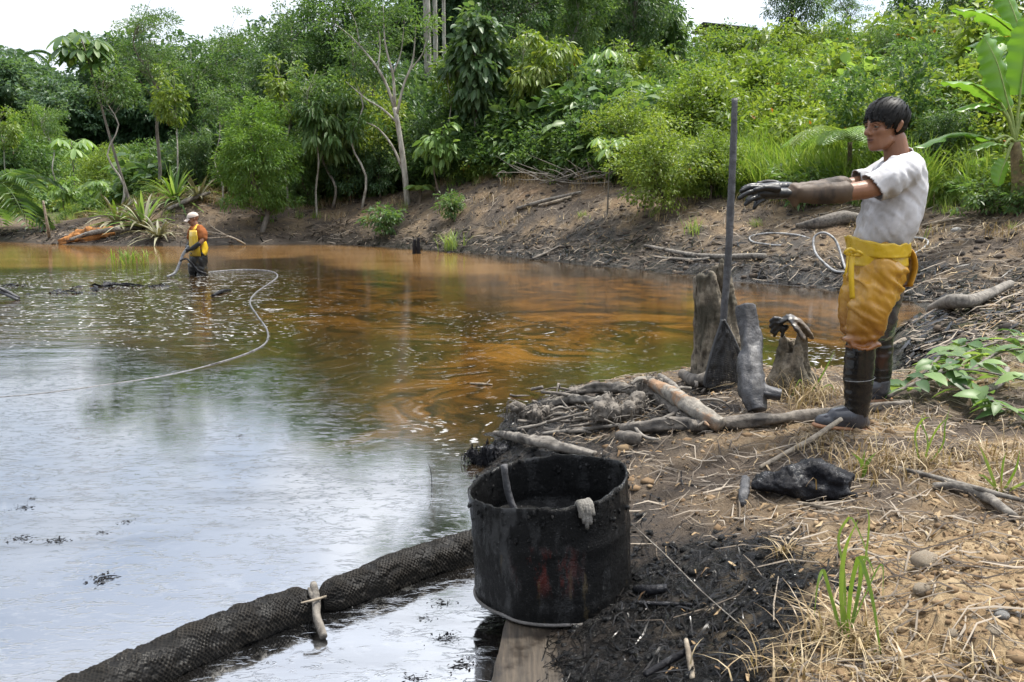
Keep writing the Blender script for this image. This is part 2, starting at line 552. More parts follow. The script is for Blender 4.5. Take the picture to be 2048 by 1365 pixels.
g = NT('oily_water')
p = g.pos()
warp = g.n('ShaderNodeTexNoise'); warp.inputs['Scale'].default_value = 0.55; warp.inputs['Detail'].default_value = 3
g.put(warp.inputs['Vector'], p)
wv = g.n('ShaderNodeVectorMath', operation='MULTIPLY_ADD')
g.put(wv.inputs[0], warp.outputs['Color']); wv.inputs[1].default_value = (2.6, 2.6, 0); g.put(wv.inputs[2], p)
sw = g.noise(0.9, 8, 0.6, vec=g.scaled(wv.outputs[0], (0.8, 1.3, 1)), dist=1.6)
sw2 = g.noise(2.6, 6, 0.6, vec=wv.outputs[0], dist=2.0)
swirl = g.math('ADD', g.math('MULTIPLY', sw, 0.65), g.math('MULTIPLY', sw2, 0.35))
om = g.math('MULTIPLY', g.attr('orange'), g.ramp(swirl, [(0.405, 0.05), (0.475, 0.8), (0.58, 1.0)]))
c_deep = g.mix(g.attr('film'), g.ramp(sw2, [(0.3, (0.012, 0.008, 0.004)), (0.7, (0.052, 0.029, 0.009))]), (0.008, 0.008, 0.008))
c_or = g.ramp(swirl, [(0.40, (0.030, 0.017, 0.005)), (0.50, (0.105, 0.047, 0.009)), (0.66, (0.215, 0.098, 0.020))])
c_tan = g.ramp(g.noise(1.4, 6, 0.6, vec=g.scaled(p, (0.35, 1.6, 1)), dist=0.8), [(0.35, (0.15, 0.075, 0.021)), (0.65, (0.25, 0.138, 0.048))])
c = g.mix(om, c_deep, c_or)
c = g.mix(g.math('MULTIPLY', g.attr('tan'), 0.95), c, c_tan)
# flecks of froth and floating scum, and wave glints painted as pale colour
fl = g.voronoi(7.0, vec=g.scaled(wv.outputs[0], (1.0, 2.2, 1)))
fl2 = g.noise(22.0, 4, 0.6, vec=g.scaled(p, (1.0, 1.7, 1)))
fmask = g.math('MULTIPLY', g.math('MULTIPLY', g.math('ADD', g.math('MULTIPLY', g.attr('foam_glints'), 0.9), 0.10), g.math('SUBTRACT', 1.0, g.math('MULTIPLY', om, 0.75))),
               g.ramp(g.math('ADD', g.math('MULTIPLY', g.math('SUBTRACT', 0.5, fl), 0.6), g.math('MULTIPLY', fl2, 0.75)), [(0.525, 0.0), (0.595, 1.0)]))
c = g.mix(fmask, c, (0.42, 0.42, 0.40))
# wrinkles in the film and waves round the hose
w1 = g.noise(11.0, 6, 0.6, vec=g.scaled(p, (0.6, 1.5, 1)), dist=0.15)
w2 = g.noise(38.0, 4, 0.6, vec=g.scaled(p, (0.6, 1.4, 1)))
w3 = g.noise(2.6, 4, 0.6, vec=g.scaled(p, (0.35, 1.5, 1)))
w4 = g.noise(5.0, 3, 0.5, vec=g.scaled(p, (0.9, 2.2, 1)), dist=1.2)
crk = g.ramp(g.math('ABSOLUTE', g.math('SUBTRACT', g.noise(16.0, 4, 0.6, vec=g.scaled(p, (0.6, 1.7, 1)), dist=0.8), 0.5)), [(0.0, 1.0), (0.035, 0.0)])
crk = g.math('MULTIPLY', g.math('MULTIPLY', crk, g.attr('film')), g.ramp(w4, [(0.45, 0.0), (0.6, 1.0)]))
hgt = g.math('ADD', g.math('MULTIPLY', w1, g.math('SUBTRACT', 0.17, g.math('MULTIPLY', g.attr('film'), 0.145))), g.math('MULTIPLY', w2, g.math('SUBTRACT', 0.06, g.math('MULTIPLY', g.attr('film'), 0.03))))
hgt = g.math('ADD', hgt, g.math('MULTIPLY', crk, 0.13))
hgt = g.math('ADD', hgt, g.math('MULTIPLY', g.math('MULTIPLY', w3, g.attr('rip')), 2.6))
hgt = g.math('ADD', hgt, g.math('MULTIPLY', fmask, 0.10))
rg = g.mix(fmask, g.ramp(w1, [(0.3, 0.03), (0.7, 0.07)]), (0.55, 0.55, 0.55))
M_WATER = g.done(g.bsdf(c, rg, g.bump(hgt, 0.35, 0.02), ior=g.math('ADD', 1.9, g.math('MULTIPLY', g.math('MULTIPLY', g.attr('film'), g.ramp(g.noise(1.1, 5, 0.6, vec=g.scaled(p, (0.45, 1.6, 1)), dist=1.0), [(0.32, 0.6), (0.50, 1.0)])), 6.0))))
water_me = np_mesh('water', np.stack([wq[:, 0], wq[:, 1], np.zeros(len(wq))], 1), wQ,
                   {'orange': orange, 'tan': tan, 'foam_glints': foam_glints, 'rip': rip, 'film': film}, True)
tag(link('water', water_me, M_WATER), 'oil covered pond water with orange and brown swirls', kind='structure')
# ---------------------------------------------------------------- standing points on the ground
def hit(px, py, lift=0.0, tmax=60.0):
    """where the line of sight through (px, py) meets the ground (or the water)"""
    d = at(px, py, Y=1.0) - np.array([0, 0, CAMZ])
    t = np.concatenate([np.arange(0.8, 9, 0.02), np.arange(9, tmax, 0.1)])
    p = np.array([0, 0, CAMZ]) + d[None] * t[:, None]
    h = np.maximum(gh(p[:, 0], p[:, 1]), 0.0) + lift
    k = np.argmax(p[:, 2] < h)
    if not (p[k, 2] < h[k]):
        k = len(t) - 1
    return p[k]
# ---------------------------------------------------------------- leaf and bark materials
def leaf_mat(name, dark, mid, light, trans=0.42, rough=0.42, spots=None):
    g = NT(name)
    oi = g.n('ShaderNodeObjectInfo')
    f = g.math('ADD', g.math('MULTIPLY', g.attr('rnd'), 0.75), g.math('MULTIPLY', oi.outputs['Random'], 0.25))
    c = g.ramp(f, [(0.05, dark), (0.45, mid), (0.95, light)])
    if spots:
        c = g.mix(g.ramp(g.attr('rnd'), [(0.955, 0.0), (0.965, 1.0)], 'CONSTANT'), c, spots)
    pb = g.bsdf(c, rough, spec=0.36)
    tr = g.n('ShaderNodeBsdfTranslucent')
    g.put(tr.inputs['Color'], g.mix(1.0, c, (1.5, 1.45, 0.7), 'MULTIPLY'))
    mx = g.n('ShaderNodeMixShader')
    mx.inputs[0].default_value = trans
    g.put(mx.inputs[1], pb); g.put(mx.inputs[2], tr.outputs[0])
    return g.done(mx.outputs[0])

L_BRIGHT = leaf_mat('leaf_yellow_green', (0.070, 0.125, 0.022), (0.140, 0.215, 0.038), (0.245, 0.300, 0.070), spots=(0.33, 0.13, 0.03))
L_MID = leaf_mat('leaf_mid_green', (0.040, 0.090, 0.030), (0.084, 0.160, 0.050), (0.170, 0.245, 0.088))
L_DARK = leaf_mat('leaf_dark_green', (0.031, 0.068, 0.028), (0.062, 0.122, 0.049), (0.135, 0.200, 0.088))
L_FAR = leaf_mat('leaf_hazed_green', (0.036, 0.078, 0.044), (0.068, 0.130, 0.068), (0.130, 0.205, 0.110))  # distance haze put into the leaf colour as a paler, bluer green
L_BUSH = leaf_mat('leaf_fresh_green', (0.060, 0.135, 0.028), (0.110, 0.205, 0.040), (0.200, 0.290, 0.065))
L_GRASS = leaf_mat('grass_blade', (0.085, 0.160, 0.025), (0.150, 0.245, 0.045), (0.26, 0.32, 0.10))
L_STRAWY = leaf_mat('dry_blade', (0.15, 0.098, 0.048), (0.27, 0.195, 0.105), (0.42, 0.335, 0.20), trans=0.15)
L_BANANA = leaf_mat('banana_leaf', (0.085, 0.190, 0.030), (0.130, 0.270, 0.040), (0.210, 0.345, 0.070), trans=0.38, rough=0.35)
L_PALE = leaf_mat('leaf_pale_green', (0.10, 0.19, 0.05), (0.16, 0.27, 0.075), (0.25, 0.36, 0.12))
L_DRYGREY = leaf_mat('spiky_dry_leaf', (0.10, 0.095, 0.055), (0.20, 0.19, 0.12), (0.34, 0.33, 0.22), trans=0.12)

def bark_mat(name, a, b, sc=14.0, rough=0.9, bump=0.6, stretch=(1, 1, 0.3)):
    g = NT(name)
    v = g.scaled(g.pos(), stretch)
    n1 = g.noise(sc, 7, 0.65, vec=v)
    n2 = g.noise(sc * 0.22, 4, 0.6)
    c = g.mix(g.ramp(g.math('ADD', g.math('MULTIPLY', n1, 0.6), g.math('MULTIPLY', n2, 0.4)), [(0.38, 0.0), (0.62, 1.0)]), a, b)
    return g.done(g.bsdf(c, rough, g.bump(n1, bump, 0.02)))

B_PALE = bark_mat('pale_bark', (0.16, 0.14, 0.11), (0.46, 0.44, 0.38), 9.0)
B_BROWN = bark_mat('brown_bark', (0.050, 0.038, 0.027), (0.15, 0.115, 0.08), 9.0)
B_GREY = bark_mat('grey_bark', (0.08, 0.070, 0.058), (0.24, 0.215, 0.18), 9.0)

# ---------------------------------------------------------------- foliage geometry
def norm(v):
    return v / (np.linalg.norm(v, axis=-1, keepdims=True) + 1e-9)

def leaf_verts(pos, d, L, W, rng, fold=0.25, droop=0.15, upbias=1.0):
    """one folded four-corner leaf at each point. Returns V, F, rnd"""
    n = len(pos)
    d = norm(d)
    up = np.zeros((n, 3)); up[:, 2] = upbias
    up = up + rng.normal(0, 0.55, (n, 3))
    side = norm(np.cross(d, up))
    nrm = np.cross(side, d)
    L = np.broadcast_to(L, n)[:, None]; W = np.broadcast_to(W, n)[:, None]
    tip = pos + d * L - np.array([0, 0, 1.0]) * droop * L
    mid = pos + d * L * 0.45
    a = mid + side * W * 0.5 + nrm * W * fold
    b = mid - side * W * 0.5 + nrm * W * fold
    V = np.stack([pos, a, tip, b], 1).reshape(-1, 3)
    k = np.arange(n)[:, None] * 4
    F = np.vstack([k + np.array([0, 2, 1]), k + np.array([0, 3, 2])])
    r = np.repeat(rng.random(n), 4)
    return V, F, r

def leaf_big(pos, d, L, W, rng, droop=0.25):
    """a rounder leaf with curved edges and tip: eight corners"""
    n = len(pos)
    d = norm(d)
    up = np.zeros((n, 3)); up[:, 2] = 1.0
    up = up + rng.normal(0, 0.5, (n, 3))
    side = norm(np.cross(d, up)); nrm = np.cross(side, d)
    L = np.broadcast_to(L, n)[:, None]; W = np.broadcast_to(W, n)[:, None]
    dn = np.array([0, 0, 1.0])
    def m(t): return pos + d * L * t - dn * droop * L * t * t
    P = [m(0)]
    for t, w in ((.22, .72), (.50, 1.0), (.78, .66)):
        c = m(t)
        P += [c + side * W * .5 * w + nrm * W * .13 * w, c - nrm * W * .02, c - side * W * .5 * w + nrm * W * .13 * w]
    P.append(m(1.0))
    V = np.stack(P, 1).reshape(-1, 3)
    k = np.arange(n)[:, None] * 11
    F = np.vstack([k + np.array(f) for f in ((0, 2, 1), (0, 3, 2), (1, 2, 5), (1, 5, 4), (2, 3, 6), (2, 6, 5), (4, 5, 8), (4, 8, 7), (5, 6, 9), (5, 9, 8), (7, 8, 10), (8, 9, 10))])
    return V, F, np.repeat(rng.random(n), 11)

def cluster_leaves(rng, centres, outward, radius, per, L, W, droop=0.15, down=0.1, flat=0.75):
    n = len(centres) * per
    c = np.repeat(centres, per, 0)
    o = np.repeat(outward, per, 0)
    off = rng.normal(0, 1, (n, 3)); off = norm(off) * (rng.random((n, 1)) ** 0.5)
    off[:, 2] *= flat
    pos = c + off * radius
    d = off * 0.9 + o * 0.55 + rng.normal(0, 0.45, (n, 3))
    d[:, 2] -= down
    sz = rng.uniform(0.65, 1.25, n)
    # leaves of one spray share a tone
    big = L > 0.25
    V, F, r = leaf_big(pos, d, L * sz, W * sz, rng, droop) if big else leaf_verts(pos, d, L * sz, W * sz, rng, droop=droop)
    tone = np.repeat(np.repeat(rng.random(len(centres)), per), 11 if big else 4)
    return V, F, np.clip(0.55 * r + 0.45 * tone, 0, 1)

def crown_points(rng, n, centre, rad, shell=0.55, lump=0.35, seed=0, zmin=None):
    """cluster centres in an uneven egg"""
    out = []
    while len(out) < n:
        v = norm(rng.normal(0, 1, (1, 3)))[0]
        k = 1 + lump * float(fbm(np.array([v * 2.1 + seed * 3.1]), 3, seed)[0]) * 1.6
        r = (shell + (1 - shell) * rng.random()) if rng.random() < 0.75 else rng.random()
        p = np.asarray(centre) + v * np.asarray(rad) * r * k
        if zmin is not None and p[2] < zmin:
            continue
        out.append(p)
    return np.array(out)

class Plant:
    """meshes of one kind of tree: trunk and crown, built once and shared by its copies"""
    def __init__(self, h, trunk, crown, bark, leaf):
        self.h, self.trunk, self.crown, self.bark, self.leaf = h, trunk, crown, bark, leaf
        if self.trunk is not None: self.trunk.materials.append(bark)
        if self.crown is not None: self.crown.materials.append(leaf)

def make_tree(seed, h, tr, crown_c, crown_r, ncl, per, crad, L, W, bark, leaf, droop=0.15, down=0.1, lean=(0, 0), branches=0.5,
              shell=0.5, lump=0.4, wig=0.03, zmin=None, top=0.93, flat=0.75):
    rng = np.random.default_rng(seed)
    tp = np.array([[lean[0] * t + wig * h * rng.normal() * (t > 0), lean[1] * t + wig * h * rng.normal() * (t > 0), t * h * top] for t in np.linspace(0, 1, 6)])
    mb = MB()
    V, Fs = tube(tp, [tr * 1.25, tr, tr * 0.85, tr * 0.65, tr * 0.4, tr * 0.12], 8, 16, rough=tr * 0.25, seed=seed)
    mb.add2(V, Fs)
    cc = np.array([lean[0] * crown_c + 0, lean[1] * crown_c, crown_c * h])
    cen = crown_points(rng, ncl, cc, crown_r, shell, lump, seed, zmin)
    path = catmull(tp, 40)
    for k, c in enumerate(cen):
        if rng.random() > branches:
            continue
        tz = max(0.12 * h, c[2] - np.linalg.norm(c[:2] - cc[:2]) * rng.uniform(0.5, 1.1))
        i = int(np.argmin(np.abs(path[:, 2] - tz)))
        a = path[i]
        m = (a + c) / 2 + np.array([0, 0, 0.10 * np.linalg.norm(c - a)]) + rng.normal(0, 0.04, 3) * np.linalg.norm(c - a)
        r0 = max(0.008, tr * 0.28 * (1 - 0.6 * a[2] / h))
        V, Fs = tube([a, m, c], [r0, r0 * 0.7, r0 * 0.25], 4, 6)
        mb.add2(V, Fs)
    outw = norm(cen - cc)
    V, F, r = cluster_leaves(rng, cen, outw, crad, per, L, W, droop, down, flat)
    mc = MB().add(V, F, r)
    return Plant(h, mb.mesh('trunk'), mc.mesh('crown'), bark, leaf)

def plant_thing(pl, name, label, px=None, Y=None, top_py=None, rz=None, scale=None, cat='tree', group=None, x=None, sink=0.08, wide=1.0):
    if x is None:
        x = float(at(px, 380, Y=Y)[0])
    z = gz(x, Y)
    if scale is None:
        scale = (float(at(px if px is not None else 1024, top_py, Y=Y)[2]) - z) / pl.h
    if rz is None:
        rz = (px or 0) * 1.37 + Y
    o = thing(name, label, cat, (x, Y, z - sink), group, rz)
    o.scale = (scale * wide, scale * wide, scale)
    if pl.trunk is not None: link('trunk', pl.trunk, None, o)
    if pl.crown is not None: link('crown', pl.crown, None, o)
    for lm in getattr(pl, 'leaves', ()):
        link('leaf', lm, None, o)
    return o

PL_TALL = make_tree(1, 10, 0.13, 0.66, (2.1, 2.1, 3.3), 120, 75, 0.55, 0.20, 0.085, B_GREY, L_DARK, down=0.3)
PL_TALL2 = make_tree(2, 10, 0.12, 0.70, (1.9, 2.2, 3.0), 105, 75, 0.58, 0.22, 0.09, B_PALE, L_MID, down=0.35)
PL_AIRY = make_tree(3, 9, 0.09, 0.74, (1.9, 1.9, 2.2), 60, 95, 0.50, 0.16, 0.05, B_GREY, L_MID, down=0.15, flat=0.45, branches=0.9)
PL_BUSH = make_tree(4, 4.2, 0.07, 0.55, (1.25, 1.2, 1.95), 270, 66, 0.26, 0.13, 0.032, B_GREY, L_BUSH, down=0.35, lump=0.22, shell=0.6, zmin=0.5, branches=0.2)
PL_HANG = make_tree(5, 5.5, 0.07, 0.66, (1.5, 1.4, 1.7), 75, 34, 0.34, 0.34, 0.11, B_GREY, L_BRIGHT, down=0.9, droop=0.35, lump=0.3)
PL_HANGD = make_tree(6, 5.0, 0.05, 0.68, (1.5, 1.4, 1.3), 70, 36, 0.34, 0.34, 0.10, B_GREY, L_MID, down=0.7, droop=0.35, lump=0.3)
PL_BIGLEAF = make_tree(7, 8, 0.08, 0.62, (1.1, 1.1, 2.6), 105, 20, 0.40, 0.42, 0.22, B_GREY, L_DARK, down=0.8, droop=0.35, lump=0.25, branches=0.7)
PL_SAPLING = make_tree(8, 2.6, 0.025, 0.66, (0.7, 0.7, 0.8), 20, 14, 0.24, 0.29, 0.125, B_BROWN, L_PALE, down=0.7, droop=0.3, branches=0.9)
def split_leaves(pl, nv=11):
    """turn a crown of large leaves into one mesh for each leaf"""
    me = pl.crown
    V = np.empty(len(me.vertices) * 3, np.float32); me.vertices.foreach_get('co', V); V = V.reshape(-1, nv, 3)
    R = np.empty(len(me.vertices), np.float32); me.attributes['rnd'].data.foreach_get('value', R); R = R.reshape(-1, nv)
    F = np.array(((0, 2, 1), (0, 3, 2), (1, 2, 5), (1, 5, 4), (2, 3, 6), (2, 6, 5), (4, 5, 8), (4, 8, 7), (5, 6, 9), (5, 9, 8), (7, 8, 10), (8, 9, 10)))
    pl.leaves = []
    for v, r in zip(V, R):
        m = np_mesh('leaf', v, F, {'rnd': r}, True); m.materials.append(pl.leaf); pl.leaves.append(m)
    pl.crown = None
split_leaves(PL_SAPLING)
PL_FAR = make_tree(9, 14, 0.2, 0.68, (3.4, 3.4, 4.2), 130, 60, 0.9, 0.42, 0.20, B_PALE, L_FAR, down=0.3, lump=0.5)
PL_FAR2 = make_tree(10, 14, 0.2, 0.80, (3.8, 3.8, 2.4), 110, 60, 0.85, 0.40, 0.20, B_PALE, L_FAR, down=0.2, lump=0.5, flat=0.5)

def make_whitebark():
    rng = np.random.default_rng(77)
    mb = MB()
    stems = [([(0, 0, 0), (-0.10, 0, 1.3), (-0.28, 0, 2.7), (-0.38, 0.05, 3.2)], [0.115, 0.095, 0.085, 0.08]),
             ([(-0.38, 0.05, 3.2), (-0.62, 0.1, 3.9), (-1.0, 0.1, 4.6), (-1.7, 0.2, 5.4), (-2.3, 0.3, 5.9)], [0.06, 0.05, 0.04, 0.028, 0.012]),
             ([(-0.38, 0.05, 3.2), (-0.40, 0, 4.2), (-0.62, -0.1, 5.2), (-0.66, -0.1, 6.4)], [0.06, 0.045, 0.03, 0.012]),
             ([(-0.30, 0, 3.0), (-0.05, -0.1, 3.9), (0.28, -0.2, 4.7), (0.40, -0.2, 5.9)], [0.05, 0.042, 0.03, 0.012]),
             ([(-0.28, 0, 2.7), (-0.75, -0.2, 3.15), (-1.25, -0.3, 3.45), (-1.9, -0.3, 4.0)], [0.04, 0.032, 0.024, 0.010]),
             ([(-0.08, 0.05, 1.0), (-0.45, 0.1, 1.9), (-0.9, 0.1, 2.5), (-1.35, 0.1, 2.75)], [0.05, 0.04, 0.03, 0.012]),
             ([(-0.9, 0.1, 4.45), (-0.85, 0.3, 5.4), (-1.1, 0.3, 6.4)], [0.03, 0.022, 0.008]),
             ([(-0.40, 0.0, 4.3), (-0.15, 0.2, 5.0), (0.0, 0.2, 6.2)], [0.03, 0.02, 0.008]),
             ([(0.1, -0.15, 4.3), (0.6, -0.2, 4.9), (0.75, -0.2, 5.6)], [0.028, 0.02, 0.008]),
             ([(-1.5, 0.18, 5.2), (-1.6, 0.1, 5.9), (-1.9, 0, 6.5)], [0.022, 0.016, 0.006])]
    cen = []
    for i, (p, r) in enumerate(stems):
        V, Fs = tube(p, r, 7, 14, rough=0.012, seed=i)
        mb.add2(V, Fs)
        if i > 0:
            e = np.array(p[-1])
            for _ in range(4):
                cen.append(e + rng.normal(0, 0.28, 3))
    cen = np.array(cen)
    V, F, r = cluster_leaves(rng, cen, norm(cen - np.array([-0.4, 0, 3.5])), 0.35, 45, 0.18, 0.06, down=0.3)
    return Plant(6.5, mb.mesh('trunk'), MB().add(V, F, r).mesh('crown'), B_PALE, L_MID)
PL_WHITE = make_whitebark()

def make_pole_tree(seed, h, r, bark):
    rng = np.random.default_rng(seed)
    mb = MB()
    V, Fs = tube([(0, 0, 0), (0.05, 0, h * 0.4), (-0.04, 0, h * 0.75), (0.06, 0, h)], [r * 1.2, r, r * 0.9, r * 0.5], 9, 24, rough=r * 0.2, seed=seed)
    mb.add2(V, Fs)
    cen = crown_points(rng, 70, (0, 0, h * 0.92), (2.4, 2.4, 1.8), 0.4, 0.4, seed)
    V, F, rr = cluster_leaves(rng, cen, norm(cen - np.array([0, 0, h * 0.9])), 0.55, 60, 0.22, 0.09, down=0.3)
    return Plant(h, mb.mesh('trunk'), MB().add(V, F, rr).mesh('crown'), bark, L_DARK)
PL_POLE = make_pole_tree(21, 13, 0.16, B_PALE)

def cecropia_leaf(mb, rng, base, az, tilt, R, lobes=8):
    """an umbrella of drooping lobes at the end of a stalk"""
    o = np.array([math.cos(az), math.sin(az), 0])
    c = base + o * R * 0.9 + np.array([0, 0, tilt * R])
    V, Fs = tube([base, (base + c) / 2 + np.array([0, 0, 0.1 * R]), c], [0.016, 0.012, 0.009], 4, 5)
    mb.add2(V, Fs, 0.9)
    a = az + np.linspace(-2.5, 2.5, lobes)
    d = np.stack([np.cos(a), np.sin(a), np.full(lobes, -0.35)], 1)
    for k in range(lobes):
        L = R * rng.uniform(0.75, 1.1); W = L * 0.36
        dd = norm(d[k][None])[0]
        s = norm(np.cross(dd, (0, 0, 1.0))[None])[0]
        nn = np.cross(s, dd)
        pts = []
        for t, w in ((0, .10), (.35, .75), (.65, 1.0), (.88, .7), (1.0, .05)):
            m = c + dd * L * t - np.array([0, 0, 1.0]) * 0.45 * L * t * t
            pts += [m + s * W * .5 * w + nn * .06 * W, m - nn * .04 * W, m - s * W * .5 * w + nn * .06 * W]
        F = []
        for i in range(4):
            for j in range(2):
                F.append([i * 3 + j, i * 3 + j + 1, i * 3 + j + 4, i * 3 + j + 3])
        mb.add(pts, F, rng.random())

def make_cecropia(seed, h, lean, nl=9, R=0.55, tr=0.05, leaf=L_MID):
    rng = np.random.default_rng(seed)
    t = MB()
    p = [(0, 0, 0), (lean * 0.35, 0, h * 0.3), (lean * 0.7, 0, h * 0.65), (lean, 0, h * 0.93)]
    V, Fs = tube(p, [tr * 1.2, tr, tr * 0.8, tr * 0.6], 7, 16, rough=0.008, seed=seed)
    t.add2(V, Fs)
    lv = []
    for k in range(nl):
        b = np.array([lean, 0, h * (0.93 - 0.12 * (k / nl))])
        c = MB()
        cecropia_leaf(c, rng, b, k * 2.4 + rng.normal(0, .2), rng.uniform(-0.25, 0.55), R * rng.uniform(0.8, 1.15))
        lm = c.mesh('leaf'); lm.materials.append(leaf); lv.append(lm)
    pl = Plant(h, t.mesh('trunk'), None, B_GREY, leaf)
    pl.leaves = lv
    return pl
PL_CEC = make_cecropia(31, 7.5, -1.6, 14, 0.72, 0.055)
PL_CEC2 = make_cecropia(32, 3.2, 0.2, 9, 0.55, 0.03, L_PALE)

def frond(mb, base, az, L, rise, sag, nleaf, lw, ll, rng, vshape=0.25):
    """one feather frond: rib plus leaflets"""
    o = np.array([math.cos(az), math.sin(az), 0])
    t = np.linspace(0, 1, 9)[:, None]
    P = base + o * L * t * (1 - 0.15 * t) + np.array([0, 0, 1.0]) * (rise * L * t - sag * L * t * t)
    V, Fs = tube(P, [0.018 * L / 2 + 0.004, 0.004], 4)
    mb.add2(V, Fs, 0.9)
    u = np.linspace(0.12, 1, nleaf)
    Q = np.stack([np.interp(u, t[:, 0], P[:, k]) for k in range(3)], 1)
    tang = norm(np.gradient(Q, axis=0))
    side = norm(np.cross(tang, np.array([0, 0, 1.0])))
    env = np.sin(np.clip(u * 1.02, 0, 1) * math.pi) ** 0.6 * 0.85 + 0.15
    for s in (-1, 1):
        d = side * s + tang * 0.55 + np.array([0, 0, vshape])
        V, F, r = leaf_verts(Q, d, ll * env, lw, rng, fold=0.15, droop=0.35)
        mb.add(V, F, r)

def make_palm(seed, h, nf, L, leaf, tr=0.09, ll=0.45):
    rng = np.random.default_rng(seed)
    t = MB()
    V, Fs = tube([(0, 0, 0), (0.1, 0, h * 0.5), (0, 0.1, h)], [tr * 1.1, tr, tr * 0.9], 8, 14, rough=tr * .15, seed=seed)
    t.add2(V, Fs)
    c = MB()
    for k in range(nf):
        frond(c, np.array([0, 0.1, h]), k * 2.4, L * rng.uniform(.85, 1.1), rng.uniform(0.1, 1.1), rng.uniform(0.8, 1.2), 26, 0.05, ll, rng)
    return Plant(h + L * 0.5, t.mesh('trunk'), c.mesh('crown'), B_GREY, leaf)
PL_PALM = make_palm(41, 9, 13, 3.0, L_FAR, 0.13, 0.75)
PL_PALMLOW = make_palm(42, 1.0, 16, 2.2, L_MID, 0.12, 0.6)

# ---------------------------------------------------------------- undergrowth: clumps scattered as one mass each
def shrub_proto(seed, h, rad, ncl, per, crad, L, W, leaf, **k):
    rng = np.random.default_rng(seed)
    cen = crown_points(rng, ncl, (0, 0, h * 0.55), (rad, rad, h * 0.5), 0.45, 0.45, seed, zmin=0.05)
    V, F, r = cluster_leaves(rng, cen, norm(cen - np.array([0, 0, 0.1])), crad, per, L, W, k.get('droop', .15), k.get('down', .1))
    mb = MB().add(V, F, r)
    me = mb.mesh('clump')
    me.materials.append(leaf)
    return bpy.data.objects.new('clump', me)

def grass_proto(seed, n, h, w, spread, leaf, curve=0.5):
    rng = np.random.default_rng(seed)
    mb = MB()
    for k in range(n):
        a = rng.uniform(0, 2 * math.pi)
        b = np.array([rng.normal(0, spread), rng.normal(0, spread), 0])
        hh = h * rng.uniform(0.55, 1.15)
        o = np.array([math.cos(a), math.sin(a), 0])
        s = np.array([-o[1], o[0], 0])
        lean = rng.uniform(0.1, 1.0) * curve
        pts = []
        for t, ww in ((0, .7), (.4, 1), (.75, .75), (1, .05)):
            p = b + o * hh * lean * t * t + np.array([0, 0, hh * (t - 0.35 * lean * t * t)])
            pts += [p + s * w * ww * .5, p - s * w * ww * .5]
        F = [[2 * i, 2 * i + 1, 2 * i + 3, 2 * i + 2] for i in range(3)]
        mb.add(pts, F, rng.random())
    me = mb.mesh('grass')
    me.materials.append(leaf)
    return bpy.data.objects.new('grass', me)

def scatter(name, label, protos, x, y, scale, kind, seed=0, zoff=-0.05, tilt=0.12):
    """one stuff object whose clumps are geometry instances on its own points"""
    rng = np.random.default_rng(seed)
    n = len(x)
    z = gh(x, y) + zoff
    me = bpy.data.meshes.new(name)
    me.vertices.add(n)
    me.vertices.foreach_set('co', np.stack([x, y, z], 1).astype(np.float32).ravel())
    me.update()
    a = me.attributes.new('kind_index', 'INT', 'POINT'); a.data.foreach_set('value', np.asarray(kind, np.int32))
    a = me.attributes.new('size', 'FLOAT', 'POINT'); a.data.foreach_set('value', np.asarray(scale, np.float32))
    rot = np.stack([rng.normal(0, tilt, n), rng.normal(0, tilt, n), rng.uniform(0, 6.283, n)], 1).astype(np.float32)
    a = me.attributes.new('turn', 'FLOAT_VECTOR', 'POINT'); a.data.foreach_set('vector', rot.ravel())
    for p in protos:
        for m in p.data.materials:
            if m.name not in me.materials:
                me.materials.append(m)
    o = link(name, me)
    ng = bpy.data.node_groups.new(name, 'GeometryNodeTree')
    ng.interface.new_socket('Geometry', in_out='INPUT', socket_type='NodeSocketGeometry')
    ng.interface.new_socket('Geometry', in_out='OUTPUT', socket_type='NodeSocketGeometry')
    gi = ng.nodes.new('NodeGroupInput'); go = ng.nodes.new('NodeGroupOutput')
    jn = ng.nodes.new('GeometryNodeJoinGeometry')
    def named(nm, typ):
        d = ng.nodes.new('GeometryNodeInputNamedAttribute'); d.data_type = typ; d.inputs['Name'].default_value = nm
        return [s for s in d.outputs if s.enabled and s.name == 'Attribute'][0]
    k_s, s_s, r_s = named('kind_index', 'INT'), named('size', 'FLOAT'), named('turn', 'FLOAT_VECTOR')
    for i, p in enumerate(protos):
        oi = ng.nodes.new('GeometryNodeObjectInfo'); oi.inputs['Object'].default_value = p; oi.inputs['As Instance'].default_value = False
        cp = ng.nodes.new('FunctionNodeCompare'); cp.data_type = 'INT'; cp.operation = 'EQUAL'
        A = [s for s in cp.inputs if s.enabled and s.name == 'A'][0]; Bq = [s for s in cp.inputs if s.enabled and s.name == 'B'][0]
        ng.links.new(k_s, A); Bq.default_value = i
        ip = ng.nodes.new('GeometryNodeInstanceOnPoints')
        ng.links.new(gi.outputs[0], ip.inputs['Points']); ng.links.new(cp.outputs['Result'], ip.inputs['Selection'])
        ng.links.new(oi.outputs['Geometry'], ip.inputs['Instance'])
        ng.links.new(r_s, ip.inputs['Rotation']); ng.links.new(s_s, ip.inputs['Scale'])
        ng.links.new(ip.outputs[0], jn.inputs[0])
    ng.links.new(jn.outputs[0], go.inputs[0])
    md = o.modifiers.new('scatter', 'NODES'); md.node_group = ng
    return tag(o, label, None, None, 'stuff')

